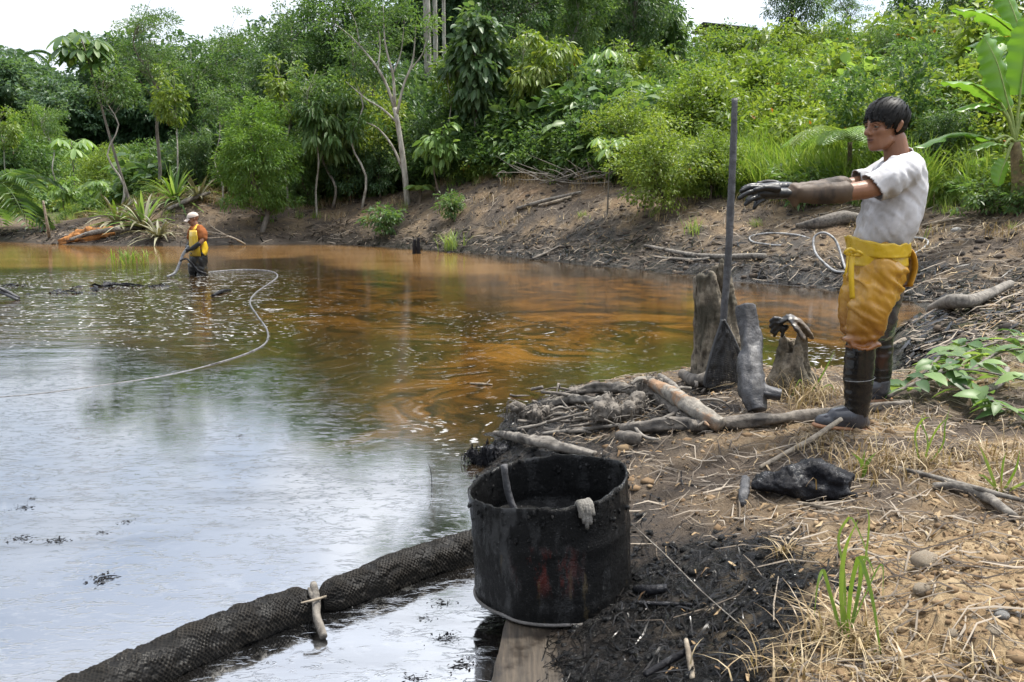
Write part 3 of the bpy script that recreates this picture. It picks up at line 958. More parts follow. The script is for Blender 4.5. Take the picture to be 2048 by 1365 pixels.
SH_BRIGHT = [shrub_proto(101, 1.2, 0.75, 42, 26, 0.24, 0.105, 0.055, L_BRIGHT), shrub_proto(102, 1.0, 0.8, 40, 26, 0.24, 0.095, 0.050, L_BRIGHT),
             shrub_proto(103, 1.4, 0.6, 36, 24, 0.24, 0.16, 0.07, L_BRIGHT, down=.5), shrub_proto(104, 1.2, 0.7, 36, 26, 0.25, 0.12, 0.06, L_MID),
             shrub_proto(108, 1.2, 0.7, 14, 9, 0.3, 0.34, 0.20, L_PALE, down=.5, droop=.3)]
SH_MID = [shrub_proto(105, 1.3, 0.75, 42, 26, 0.26, 0.13, 0.060, L_MID), shrub_proto(106, 1.4, 0.7, 40, 26, 0.26, 0.15, 0.055, L_DARK),
          shrub_proto(107, 1.2, 0.8, 36, 24, 0.26, 0.17, 0.075, L_MID, down=.5), shrub_proto(109, 1.6, 0.7, 20, 14, 0.3, 0.32, 0.15, L_MID, down=.6, droop=.3)]
GRASS_HI = [grass_proto(111, 60, 1.15, 0.022, 0.16, L_GRASS, 0.8), grass_proto(112, 50, 0.9, 0.02, 0.18, L_GRASS, 0.9)]
GRASS_LO = [grass_proto(113, 40, 0.30, 0.010, 0.10, L_GRASS, 1.0), grass_proto(114, 40, 0.28, 0.008, 0.12, L_STRAWY, 1.2)]

rs = np.random.default_rng(5)
def area(n, x0, x1, y0, y1, smin, smax=1e9):
    x = rs.uniform(x0, x1, n); y = rs.uniform(y0, y1, n)
    _, s, f = ground_parts(x, y)
    k = (s > smin + 0.5 * fbm(np.stack([x, y], 1) * 0.7, 2, 3)) & (s < smax) & (np.abs(x) < 0.66 * y + 2.5)
    return x[k], y[k], s[k]

# right hillside
x, y, s = area(4300, -1.5, 32, 13, 50, 3.8)
edge = smooth(3.5, 8.0, s)
kk = rs.choice(5, len(x), p=[.34, .30, .15, .15, .06])
grassy = np.exp(-((x - 6.2) / 2.2) ** 2 - ((y - 22.5) / 4.5) ** 2)
keep = rs.random(len(x)) > grassy * 0.75
scatter('hillside_shrubs', 'yellow green leafy shrubs and creepers covering the right hillside', SH_BRIGHT,
        x[keep], y[keep], ((0.55 + 0.6 * edge) * rs.uniform(0.7, 1.35, len(x)))[keep], kk[keep], 1)
SH_TALL = [shrub_proto(121, 2.6, 0.55, 46, 24, 0.30, 0.14, 0.06, L_BRIGHT, down=.3), shrub_proto(122, 2.9, 0.45, 34, 12, 0.32, 0.30, 0.13, L_BRIGHT, down=.7, droop=.3),
           shrub_proto(123, 2.4, 0.6, 50, 26, 0.28, 0.10, 0.05, L_PALE, down=.2), shrub_proto(124, 3.0, 0.5, 44, 22, 0.32, 0.16, 0.06, L_MID, down=.4)]
x, y, s = area(420, 0.5, 32, 17, 52, 6.0)
scatter('hillside_saplings', 'taller young growth standing up out of the hillside shrubs', SH_TALL, x, y, rs.uniform(0.55, 1.15, len(x)), rs.integers(0, 4, len(x)), 11, tilt=.18)
# tall grass on that slope
x, y, s = area(9000, 2.0, 11.0, 15, 32, 3.9)
gk = rs.random(len(x)) < np.exp(-((x - 6.2) / 2.0) ** 2 - ((y - 22.5) / 5.0) ** 2) * 0.75 + 0.05
scatter('tall_grass', 'tall light green grass growing on the slope behind the upright pole', GRASS_HI,
        x[gk], y[gk], rs.uniform(0.6, 1.25, gk.sum()), rs.integers(0, 2, gk.sum()), 2)
# dark wall of leaves between the bank and the trees
x, y, s = area(3400, -14, 3, 22, 42, 2.9)
kp = (s > 3.9 + 2.2 * smooth(-5.5, -8.0, x)); x, y, s = x[kp], y[kp], s[kp]
scatter('bank_undergrowth', 'dark green shrubs and saplings crowding the bank under the trees', SH_MID,
        x, y, (0.5 + 0.75 * smooth(2.5, 6.5, s)) * rs.uniform(0.7, 1.5, len(x)), rs.choice(4, len(x), p=[.35, .3, .25, .10]), 3)
# open young growth on the left
x, y, s = area(2600, -48, -9, 31, 75, 4.0)
k1 = rs.choice(4, len(x), p=[.45, .2, .25, .10])
scatter('young_growth', 'young green saplings and shrubs on the flat ground before the far forest', [SH_MID[0], SH_BRIGHT[0], SH_BRIGHT[2], SH_MID[3]],
        x, y, (0.5 + 0.9 * smooth(30, 60, y)) * rs.uniform(0.6, 1.5, len(x)), k1, 4)
# short grass at the foot of the vegetation and on the right bank
x, y, s = area(7000, -16, 24, 9, 34, 1.6, 5.6)
gk = rs.random(len(x)) < 0.15 + 0.7 * smooth(2.6, 4.6, s)
scatter('short_grass', 'short green and dry grass along the top of the bank', GRASS_LO,
        x[gk], y[gk], rs.uniform(0.6, 1.7, gk.sum()), (rs.random(gk.sum()) < 0.62).astype(int), 5)
# far forest
def tree_obj(pl):
    mb_v, mats = [], []
    me = pl.crown
    o = bpy.data.objects.new('far_tree', me)
    return o
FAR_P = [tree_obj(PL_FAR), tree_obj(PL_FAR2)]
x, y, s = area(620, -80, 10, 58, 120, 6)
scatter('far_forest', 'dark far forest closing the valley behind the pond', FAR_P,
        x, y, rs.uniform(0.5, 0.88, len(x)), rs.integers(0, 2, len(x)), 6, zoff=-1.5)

# ---------------------------------------------------------------- trees and plants one can tell apart
T = plant_thing
T(PL_CEC, 'umbrella_leaf_tree', 'slender leaning tree with large umbrella leaves against the white sky', 262, 30, 42, rz=0)
T(PL_AIRY, 'feathery_tree', 'tall thin tree with feathery leaves above the dry spiky plants', 318, 31.5, -25, wide=0.8)
T(PL_TALL2, 'broadleaf_tree', 'pale stemmed broadleaf tree between the feathery tree and the bright bush', 405, 34, 70, wide=0.95)
T(PL_AIRY, 'airy_tree', 'airy small leaved tree just behind the bright rounded bush', 480, 36, 20, wide=0.9, rz=2.0)
T(PL_BUSH, 'rounded_bush_tree', 'dense bright green rounded bush tree at the water edge', 520, 27.6, 185, rz=0.4)
T(PL_TALL, 'dark_broadleaf_tree', 'dark broadleaf tree whose crown rises over the bright rounded bush', 590, 33, 10)
T(PL_TALL2, 'broadleaf_tree', 'broadleaf tree with pale stem behind the drooping dark leaves', 668, 35, -60, rz=1.0)
T(PL_HANGD, 'drooping_leaf_tree', 'thin crooked tree with drooping dark leaves beside the bright bush', 662, 29.6, 150, rz=2.2)
T(PL_AIRY, 'airy_tree', 'airy tree crown seen through the white branches', 745, 34, -50, rz=4.0)
T(PL_WHITE, 'white_barked_tree', 'white barked tree with bare forking branches on the bank', 815, 28.3, 0, rz=0.0)
T(PL_POLE, 'straight_trunk_tree', 'tree with a tall straight pale trunk, thickest of the three', 857, 36, -330, rz=0.0)
T(PL_POLE, 'straight_trunk_tree', 'tree with thin straight pale trunk just behind the thickest one', 874, 39, -300, rz=1.0, wide=0.7)
T(PL_POLE, 'straight_trunk_tree', 'tree with thin dark straight trunk at the edge of the big leaves', 892, 41, -290, rz=2.0, wide=0.55)
T(PL_BIGLEAF, 'big_leaf_tree', 'tree with big dark hanging leaves beside the tall straight trunk', 955, 28.8, -25, rz=0.2)
T(PL_HANG, 'hanging_leaf_tree', 'tree with light green hanging leaves at the middle of the slope', 1085, 28.6, 48, rz=0.8)
T(PL_TALL, 'dark_broadleaf_tree', 'dark tree behind the big leaves and the light hanging leaves', 1015, 33, -150, rz=1.5)
T(PL_TALL2, 'broadleaf_tree', 'leafy tree rising behind the light green hanging leaves', 1150, 35, -130, rz=3.1)
T(PL_TALL, 'dark_broadleaf_tree', 'dark tree on the hill crest left of the roof', 1262, 37, -160, rz=2.4)
T(PL_HANGD, 'drooping_leaf_tree', 'small drooping tree on the hill crest just left of the sky gap', 1325, 39, 5, rz=5.0)
T(PL_TALL, 'dark_broadleaf_tree', 'dark tree on the hill crest just right of the roof', 1572, 41, -110, rz=0.3)
T(PL_AIRY, 'airy_tree', 'airy tree on the crest above the standing man', 1672, 38, -70, rz=1.8)
T(PL_TALL2, 'broadleaf_tree', 'leafy tree on the slope behind the standing man', 1790, 33, -110, rz=2.9)
T(PL_TALL, 'dark_broadleaf_tree', 'dark tree behind the banana plant', 1925, 30, -150, rz=4.4)
T(PL_TALL2, 'broadleaf_tree', 'leafy tree at the far right above the banana plant', 2040, 28, -170, rz=5.2)
T(PL_SAPLING, 'broadleaf_sapling', 'sapling with big pale green leaves beside the white barked tree', 880, 27.6, 225, cat='sapling', rz=0)
T(PL_CEC2, 'umbrella_leaf_sapling', 'pale umbrella leaved sapling among the bushes on the right slope', 1195, 30, 90, cat='sapling', rz=0, wide=0.8)
T(PL_CEC2, 'umbrella_leaf_sapling', 'umbrella leaved sapling low above the brush pile', 1215, 21.6, 262, cat='sapling', rz=1, wide=0.9)
T(PL_PALM, 'tall_palm', 'feather palm in the dark forest at the far left', 55, 68, 75, cat='palm', rz=0.4)
T(PL_PALM, 'tall_palm', 'feather palm in the far forest right of the umbrella leaf tree', 155, 62, 150, cat='palm', rz=1.4)
T(PL_PALMLOW, 'low_palm', 'bushy low palm cut by the left edge of the picture', -48, 28.5, 305, cat='palm', rz=0.0)
T(PL_BUSH, 'green_bush', 'rounded green bush before the dark far forest', 85, 48, 205, cat='bush', rz=1.0)
T(PL_CEC2, 'umbrella_leaf_sapling', 'yellowish umbrella leaved sapling on the open ground at left', 150, 38, 268, cat='sapling', rz=2)
T(PL_CEC2, 'umbrella_leaf_sapling', 'umbrella leaved sapling beside the leaning slender trunk', 205, 33, 355, cat='sapling', rz=3)
T(PL_SAPLING, 'broadleaf_sapling', 'leafy sapling on the flat left bank behind the white post', 130, 33, 340, cat='sapling', rz=1)

PL_SHRUB = make_tree(51, 3.2, 0.04, 0.55, (1.35, 1.3, 1.4), 110, 60, 0.34, 0.13, 0.06, B_BROWN, L_MID, down=0.2, lump=0.4, zmin=0.25, branches=0.35)
PL_SHRUBD = make_tree(52, 3.4, 0.04, 0.55, (1.2, 1.3, 1.5), 95, 60, 0.36, 0.15, 0.055, B_BROWN, L_DARK, down=0.35, lump=0.4, zmin=0.25, branches=0.35)
PL_SHRUBB = make_tree(53, 3.0, 0.04, 0.55, (1.4, 1.3, 1.35), 120, 58, 0.32, 0.105, 0.055, B_BROWN, L_BRIGHT, down=0.15, lump=0.45, zmin=0.2, branches=0.35)
PL_WEED = make_tree(54, 1.5, 0.015, 0.55, (0.75, 0.7, 0.7), 34, 20, 0.22, 0.17, 0.065, B_BROWN, L_MID, down=0.3, lump=0.7, zmin=0.1, branches=0.8, shell=0.3)
for pl, px, Y, top, wd, label in [
    (PL_SHRUB, 610, 30.5, 250, 0.9, 'mid green bush directly right of the bright rounded bush tree'),
    (PL_SHRUBD, 700, 30.0, 245, 1.0, 'dark bush under the bare white branches'),
    (PL_SHRUBD, 760, 29.4, 270, 0.8, 'dark low bush just left of the white trunk foot'),
    (PL_SHRUBB, 725, 30.5, 150, 0.9, 'light green bush rising behind the white barked tree'),
    (PL_SHRUBD, 860, 29.4, 215, 0.9, 'dark bush below the tall straight trunks'),
    (PL_SHRUB, 930, 28.2, 262, 0.9, 'mid green bush at the foot of the big leaf tree'),
    (PL_SHRUBD, 1010, 27.6, 250, 0.9, 'dark bush between big leaf tree and hanging leaf tree'),
    (PL_SHRUB, 1090, 26.6, 258, 1.0, 'mid green bush under the light hanging leaves'),
    (PL_SHRUB, 1165, 25.5, 210, 0.9, 'mid green bush above the pile of dry branches'),
    (PL_SHRUBB, 1255, 24.2, 180, 1.0, 'light green bush left of the large yellow green bush'),
    (PL_SHRUBB, 1320, 20.6, 225, 1.15, 'large yellow green bush overhanging the bank left of the upright pole'),
    (PL_SHRUBB, 1420, 20.8, 250, 1.0, 'yellow green bush directly behind the upright pole'),
    (PL_SHRUBB, 1390, 25.5, 130, 1.2, 'yellow green bush high above the upright pole'),
    (PL_SHRUBB, 1395, 42.0, 48, 1.6, 'yellow green bush on the crest left of the roof'),
    (PL_SHRUB, 1470, 41.0, 52, 1.7, 'green bush hiding the hut below its roof'),
    (PL_SHRUBB, 1585, 40.0, 48, 1.5, 'yellow green bush on the crest right of the roof'),
    (PL_SHRUB, 1530, 33.0, 85, 1.2, 'bush on the crest below the roof'),
    (PL_WEED, 1620, 18.8, 300, 1.2, 'dark bush at the slope foot above the gloved hand'),
    (PL_SHRUBD, 1880, 18.5, 190, 1.0, 'dark leafy bush between the man and the banana plant'),
    (PL_SHRUB, 1830, 25.0, 60, 1.2, 'mid green bush on the slope above the man'),
    (PL_SHRUBD, 1985, 19.5, 130, 1.0, 'dark bush behind the banana stem'),
    (PL_WEED, 772, 26.2, 392, 1.3, 'small low bush on the bare bank left of the charred stakes'),
    (PL_WEED, 905, 25.6, 365, 1.0, 'small low bush at the foot of the middle slope'),
    (PL_WEED, 1968, 15.6, 335, 1.3, 'dark low bush at the banana stem foot on its left'),
    (PL_WEED, 2045, 14.8, 350, 1.3, 'low green bush hiding the banana stem at the right edge'),
    (PL_SHRUB, 30, 44, 250, 1.2, 'mid green bush left of the rounded bush at far left'),
    (PL_SHRUBB, 215, 40, 285, 1.0, 'light green bush behind the leaning slender trunk'),
    (PL_SHRUB, 300, 37, 270, 1.0, 'mid green bush behind the thin feathery tree'),
    (PL_SHRUBD, 395, 31, 250, 0.9, 'dark bush left of the bright rounded bush tree'),
]:
    T(pl, 'leafy_bush', label, px, Y, top, cat='bush', wide=wd)

PL_SLIM = make_tree(61, 7, 0.045, 0.80, (1.1, 1.1, 1.2), 26, 60, 0.40, 0.17, 0.06, B_PALE, L_MID, down=0.2, wig=0.025, branches=0.9)
PL_SLIM2 = make_tree(62, 7, 0.045, 0.74, (1.0, 1.1, 1.5), 24, 40, 0.42, 0.26, 0.10, B_PALE, L_BRIGHT, down=0.6, wig=0.03, branches=0.9)
for pl, px, Y, top, label in [
    (PL_SLIM, 236, 29.5, 95, 'slim sapling tree close right of the leaning umbrella leaf trunk'),
    (PL_SLIM2, 352, 29.8, 120, 'slim tree with hanging leaves above the green spiky plant'),
    (PL_SLIM, 442, 29.0, 150, 'slim pale stemmed tree touching the bright rounded bush on its left'),
    (PL_SLIM2, 575, 30.0, 90, 'slim tree with light leaves rising right behind the bright rounded bush'),
    (PL_SLIM, 632, 29.0, 110, 'slim pale stem leaning beside the drooping dark leaves'),
    (PL_SLIM, 722, 29.0, 40, 'slim pale stem left of the white barked tree'),
    (PL_SLIM2, 905, 29.5, 70, 'slim tree with light leaves left of the big dark leaves'),
    (PL_SLIM, 1045, 29.0, 40, 'slim pale stem between the big dark leaves and the hanging leaves'),
    (PL_SLIM2, 1140, 28.0, 110, 'slim light leaved tree right of the hanging leaves'),
    (PL_SLIM2, 1230, 30.0, 60, 'slim light leaved tree on the slope below the dark crest tree'),
    (PL_SLIM, 1745, 27.0, 30, 'slim stem rising above the man on the slope'),
    (PL_SLIM2, 1880, 25.0, 20, 'slim light leaved tree left of the banana plant'),
    (PL_SLIM, 110, 40.0, 190, 'slim tree standing in the open ground at far left'),
    (PL_SLIM2, 20, 42.0, 200, 'slim light leaved tree above the low palm'),
]:
    T(pl, 'slim_tree', label, px, Y, top)
# ---------------------------------------------------------------- materials of the objects
def tar_mat(name, base=(0.004, 0.004, 0.004), gloss=(0.14, 0.5), speck=0.5, scale=30.0, paint=False, bump=0.8):
    g = NT(name)
    n1 = g.noise(scale, 7, 0.7)
    n2 = g.noise(scale * 5.5, 4, 0.7)
    n3 = g.noise(4.0, 5, 0.6)
    c = g.mix(n3, base, tuple(3.2 * b for b in base))
    if paint:
        st = g.noise(1.0, 6, 0.7, vec=g.scaled(g.pos(), (15, 15, 5.0)))
        sp = g.n('ShaderNodeSeparateXYZ'); g.put(sp.inputs[0], g.pos())
        zband = g.ramp(sp.outputs['Z'], [(0.10, 0.0), (0.16, 1.0), (0.24, 1.0), (0.29, 0.0)])
        xband = g.ramp(g.math('ADD', sp.outputs['X'], 0.5), [(0.33, 0.0), (0.40, 1.0), (0.52, 1.0), (0.60, 0.0)])
        yb = g.math('LESS_THAN', sp.outputs['Y'], 0.0)
        f = g.math('MULTIPLY', g.math('MULTIPLY', zband, xband), g.math('MULTIPLY', yb, g.ramp(st, [(0.50, 0.0), (0.58, 0.9)])))
        c = g.mix(g.math('MULTIPLY', f, 0.5), c, (0.12, 0.016, 0.010))
        ochre = g.math('MULTIPLY', g.ramp(g.noise(1.0, 5, 0.6, vec=g.scaled(g.pos(), (20, 20, 4.5))), [(0.60, 0.0), (0.68, 0.55)]), g.math('LESS_THAN', sp.outputs['Z'], 0.24))
        c = g.mix(ochre, c, (0.10, 0.075, 0.035))
    c = g.mix(g.ramp(n2, [(0.64, 0.0), (0.71, speck)]), c, (0.34, 0.33, 0.32))  # glints painted as pale specks in the base colour
    wet = g.ramp(g.noise(9.0, 6, 0.62, vec=g.scaled(g.pos(), (1.6, 1.6, 0.55))), [(0.50, 0.0), (0.60, 1.0)])
    r = g.mix(wet, g.ramp(n1, [(0.35, gloss[0] + .15), (0.65, gloss[1])]), (gloss[0] * .7,) * 3)
    drip = g.noise(1.0, 4, 0.6, vec=g.scaled(g.pos(), (34, 34, 5)))
    h = g.math('ADD', g.math('ADD', n1, g.math('MULTIPLY', n2, 0.35)), g.math('MULTIPLY', drip, 0.6))
    return g.done(g.bsdf(c, r, g.bump(h, bump, 0.012), spec=g.math('ADD', 0.10, g.math('MULTIPLY', wet, 0.30))))

def wood_mat(name, a, b, stain=None, stain_at=(0.55, 0.66), rough=0.85, sc=22.0, gloss=None, along='X'):
    g = NT(name)
    n1 = g.noise(sc, 7, 0.65)
    n2 = g.noise(4.5, 5, 0.6)
    n3 = g.noise(90.0, 4, 0.6)
    c = g.mix(g.ramp(n1, [(0.33, 0.0), (0.66, 1.0)]), a, b)
    if stain:
        c = g.mix(g.ramp(n2, [(stain_at[0], 0.0), (stain_at[1], 0.9)]), c, stain)
    r = rough if gloss is None else g.ramp(n2, [(0.4, gloss), (0.6, rough)])
    h = g.math('ADD', n1, g.math('MULTIPLY', n3, 0.25))
    return g.done(g.bsdf(c, r, g.bump(h, 0.8, 0.012)))

M_TAR = tar_mat('tar_coated_steel', paint=True)
M_TARIN = tar_mat('tar_sludge', (0.006, 0.006, 0.006), (0.12, 0.45), 0.55, 26.0, bump=1.0)
M_TARWOOD = tar_mat('oil_soaked_wood', (0.006, 0.006, 0.007), (0.22, 0.5), 0.22, 30.0)
M_RIM = tar_mat('scraped_rim', (0.07, 0.065, 0.06), (0.3, 0.6), 0.5, 40.0)
M_MUDWOOD = wood_mat('mud_coated_wood', (0.055, 0.046, 0.038), (0.20, 0.175, 0.145), (0.028, 0.025, 0.023))
M_GREYWOOD = wood_mat('weathered_grey_wood', (0.065, 0.056, 0.047), (0.25, 0.225, 0.19), (0.038, 0.032, 0.026))
M_PALEWOOD = wood_mat('pale_dry_wood', (0.14, 0.112, 0.08), (0.36, 0.305, 0.23), (0.08, 0.06, 0.04))
M_PEEL = wood_mat('peeling_bark_wood', (0.10, 0.088, 0.072), (0.30, 0.27, 0.225), (0.27, 0.155, 0.080), (0.52, 0.60))
M_MOSSWOOD = wood_mat('mossy_stump_wood', (0.045, 0.034, 0.023), (0.28, 0.235, 0.17), (0.035, 0.030, 0.017), (0.45, 0.58))
M_ROTWOOD = wood_mat('rotten_orange_wood', (0.16, 0.065, 0.018), (0.42, 0.18, 0.045), (0.05, 0.03, 0.02))
M_DARKLOG = wood_mat('oil_grey_log', (0.024, 0.024, 0.026), (0.085, 0.083, 0.086), (0.018, 0.018, 0.019), gloss=0.4, rough=0.65)
M_HOSE = wood_mat('grey_hose', (0.15, 0.15, 0.15), (0.34, 0.34, 0.34), (0.05, 0.05, 0.05), rough=0.5)
M_HOSEOIL = wood_mat('oil_smeared_hose', (0.05, 0.05, 0.05), (0.19, 0.19, 0.19), (0.015, 0.015, 0.015), rough=0.4)
M_DIRTYRAG = wood_mat('dirty_rag', (0.07, 0.065, 0.055), (0.24, 0.225, 0.20), (0.05, 0.045, 0.04), rough=0.9)
M_STONE = wood_mat('pebble_stone', (0.16, 0.125, 0.085), (0.36, 0.30, 0.22), (0.24, 0.17, 0.10), rough=0.8)
M_STONEG = wood_mat('grey_stone', (0.17, 0.165, 0.155), (0.36, 0.35, 0.33), (0.20, 0.15, 0.10), rough=0.75)

g = NT('oily_plank')
gr = g.noise(1.0, 6, 0.6, vec=g.scaled(g.pos(), (60, 4, 60)))
st = g.noise(5.0, 6, 0.65)
c = g.mix(g.ramp(gr, [(0.35, 0.0), (0.65, 1.0)]), (0.020, 0.015, 0.010), (0.066, 0.050, 0.034))
c = g.mix(g.ramp(st, [(0.47, 0.0), (0.60, 0.95)]), c, (0.020, 0.016, 0.013))
M_PLANK = g.done(g.bsdf(c, g.ramp(st, [(0.42, 0.75), (0.60, 0.28)]), g.bump(gr, 0.5, 0.008)))

g = NT('boom_netting')
c = g.mix(g.attr('rnd'), (0.006, 0.006, 0.006), g.mix(g.noise(5.0, 5, 0.6), (0.008, 0.0075, 0.007), (0.048, 0.041, 0.032)))
M_BOOM = g.done(g.bsdf(c, g.ramp(g.noise(7.0, 5), [(0.45, 0.40), (0.6, 0.75)]), spec=0.11))

g = NT('black_net_thread')
M_NET = g.done(g.bsdf(g.mix(g.noise(40.0, 4), (0.010, 0.010, 0.011), (0.06, 0.058, 0.056)), 0.5))

# ---------------------------------------------------------------- oil drum on its plank
DX, DY, DZ = 0.155, 3.15, 0.085
PLZ = DZ - 0.003
a0, b0 = at(968, 1420, z=PLZ), at(1146, 1420, z=PLZ)
a1, b1 = np.array([0.030, 3.42, PLZ]), np.array([0.265, 3.42, PLZ])
rng = np.random.default_rng(3)
nu, nv = 60, 10
u = np.linspace(0, 1, nu)[:, None, None]; v = np.linspace(0, 1, nv)[None, :, None]
top = (a0 * (1 - v) + b0 * v) * (1 - u) + (a1 * (1 - v) + b1 * v) * u
top[:, 0, 0] += 0.004 * fbm(np.stack([np.linspace(0, 12, nu), np.zeros(nu)], 1), 3, 2)
top[:, -1, 0] += 0.004 * fbm(np.stack([np.linspace(0, 12, nu), np.ones(nu) * 9], 1), 3, 2)
bot = top.copy(); bot[:, :, 2] -= 0.035
top = top.reshape(-1, 3); bot = bot.reshape(-1, 3)
i_ = (np.arange(nu - 1)[:, None] * nv + np.arange(nv - 1)[None, :])
Qt = np.stack([i_, i_ + 1, i_ + nv + 1, i_ + nv], -1).reshape(-1, 4)
nn_ = nu * nv
side = []
for i in range(nu - 1):
    side += [[i * nv, (i + 1) * nv, (i + 1) * nv + nn_, i * nv + nn_], [i * nv + nv - 1, i * nv + nv - 1 + nn_, (i + 1) * nv + nv - 1 + nn_, (i + 1) * nv + nv - 1]]
for j in range(nv - 1):
    e = (nu - 1) * nv
    side += [[j, j + nn_, j + 1 + nn_, j + 1], [e + j, e + j + 1, e + j + 1 + nn_, e + j + nn_]]
mb = MB()
mb.add(np.vstack([top, bot]), np.vstack([Qt, Qt[:, ::-1] + nn_, np.array(side)]))
tag(mb.build('wooden_plank', M_PLANK, origin=(0.15, 2.9, PLZ)), 'oil stained wooden plank under the black drum', 'plank')
V, Fs = tube([(-0.12, 3.30, 0.005), (0.2, 3.33, 0.012), (0.45, 3.32, 0.02)], [0.040, 0.042, 0.038], 9, 12, rough=0.01, seed=4)
tag(MB().add2(V, Fs).build('support_log', M_TARWOOD, origin=(0.15, 3.3, 0)), 'short oily log carrying the plank beneath the drum', 'log')

drum = thing('oil_drum', 'cut open steel drum coated in black tar standing on the plank', 'drum', (DX, DY, DZ))
NS, NH = 112, 26
th = np.linspace(0, 2 * math.pi, NS, endpoint=False)
def drum_r(th, t):
    """radius at angle th, height fraction t: dented, a little squared at the top"""
    r = 0.274 + 0.012 * (1 - t)
    r = r + (0.012 * np.cos(2 * th - 0.5) + 0.003 * np.cos(3 * th + 1.0)) * (0.35 + 0.65 * t)
    r = r + 0.012 * np.exp(-((th - 0.35 + 0.0) / 0.25) ** 2) * smooth(0.45, 1.0, t)
    r = r + 0.010 * np.exp(-((th - 3.28) / 0.22) ** 2) * smooth(0.6, 1.0, t)
    r = r - 0.010 * np.exp(-((th - 5.75) / 0.22) ** 2) * smooth(0.3, 0.9, t)
    r = r - 0.014 * np.exp(-((th - 3.9) / 0.3) ** 2) * smooth(0.5, 0.0, t)
    return r
rimz = 0.435 + 0.028 * np.cos(th - 0.4) + 0.010 * np.exp(-((th - 0.35) / 0.3) ** 2) - 0.018 * np.exp(-((th - 5.3) / 0.5) ** 2) \
    - 0.012 * np.exp(-((th - 3.6) / 0.4) ** 2) + 0.004 * vnoise(np.stack([th * 5, th * 0], 1), 3) + 0.003 * vnoise(np.stack([th * 23, th * 0], 1), 4)
def drum_wall(off, z0, flip, seedn):
    t = np.linspace(0, 1, NH)
    TH, TT = np.meshgrid(th, t)
    R = drum_r(TH, TT) + off
    bead = 0.009 * np.exp(-((TT - 0.62) / 0.022) ** 2) + 0.004 * np.exp(-((TT - 0.13) / 0.03) ** 2)
    wob = 0.0028 * fbm(np.stack([np.cos(TH.ravel()) * 9, np.sin(TH.ravel()) * 9, TT.ravel() * 9], 1), 4, seedn).reshape(TH.shape)
    R = R + bead + wob
    Z = z0 + TT * (rimz[None, :] - z0)
    V = np.stack([R * np.cos(TH) - 0.022 * TT, R * np.sin(TH), Z], -1).reshape(-1, 3)
    a = (np.arange(NH - 1)[:, None] * NS + np.arange(NS)[None, :]); b = (np.arange(NH - 1)[:, None] * NS + (np.arange(NS)[None, :] + 1) % NS)
    Q = np.stack([a, b, b + NS, a + NS], -1).reshape(-1, 4)
    return V, (Q[:, ::-1] if flip else Q)
mb = MB()
Vo, Qo = drum_wall(0.0, 0.0, False, 8)
Vi, Qi = drum_wall(-0.008, 0.006, True, 9)
k = len(Vo); e = (NH - 1) * NS
s0 = np.arange(NS); s1 = (s0 + 1) % NS
mb.add(np.vstack([Vo, Vi]), np.vstack([Qo, Qi + k, np.stack([e + s0, e + s1, k + e + s1, k + e + s0], -1)]))
mb.add(np.vstack([Vo[:NS], [[0, 0, 0]]]), np.stack([s1, s0, np.full(NS, NS)], -1))
mb.build('shell', M_TAR, drum, True)
ring = np.stack([(drum_r(th, 0 * th) + 0.004) * np.cos(th), (drum_r(th, 0 * th) + 0.004) * np.sin(th), 0.010 + 0.003 * vnoise(np.stack([th * 5, th * 0], 1), 2)], 1)
def ring_tube(P, r, seg=7):
    n = len(P)
    T = norm(np.roll(P, -1, 0) - np.roll(P, 1, 0)); N = norm(np.cross(T, (0, 0, 1.0))); B = np.cross(T, N)
    a = np.linspace(0, 2 * math.pi, seg, endpoint=False)
    V = (P[:, None] + r * (np.cos(a)[None, :, None] * N[:, None] + np.sin(a)[None, :, None] * B[:, None])).reshape(-1, 3)
    i = np.arange(n)[:, None]; j = np.arange(seg)[None, :]
    Q = np.stack([i * seg + j, i * seg + (j + 1) % seg, ((i + 1) % n) * seg + (j + 1) % seg, ((i + 1) % n) * seg + j], -1).reshape(-1, 4)
    return V, Q
V, Q = ring_tube(ring, 0.006); MB().add(V, Q).build('bottom_rim', M_RIM, drum, True)
# sludge inside
nr = 18
R_, A_ = np.meshgrid(np.linspace(0.0, 1, nr), th)
rr = R_ * (drum_r(A_, 0.5) - 0.010)
zz = 0.235 + 0.012 * fbm(np.stack([rr.ravel() * np.cos(A_.ravel()) * 14, rr.ravel() * np.sin(A_.ravel()) * 14], 1), 4, 6).reshape(rr.shape) + 0.03 * R_ ** 6
V = np.stack([rr * np.cos(A_), rr * np.sin(A_), zz], -1).reshape(-1, 3)
i = np.arange(NS)[:, None]; j = np.arange(nr - 1)[None, :]
Q = np.stack([i * nr + j, i * nr + j + 1, ((i + 1) % NS) * nr + j + 1, ((i + 1) % NS) * nr + j], -1).reshape(-1, 4)
MB().add(V, Q).build('sludge', M_TARIN, drum, True)
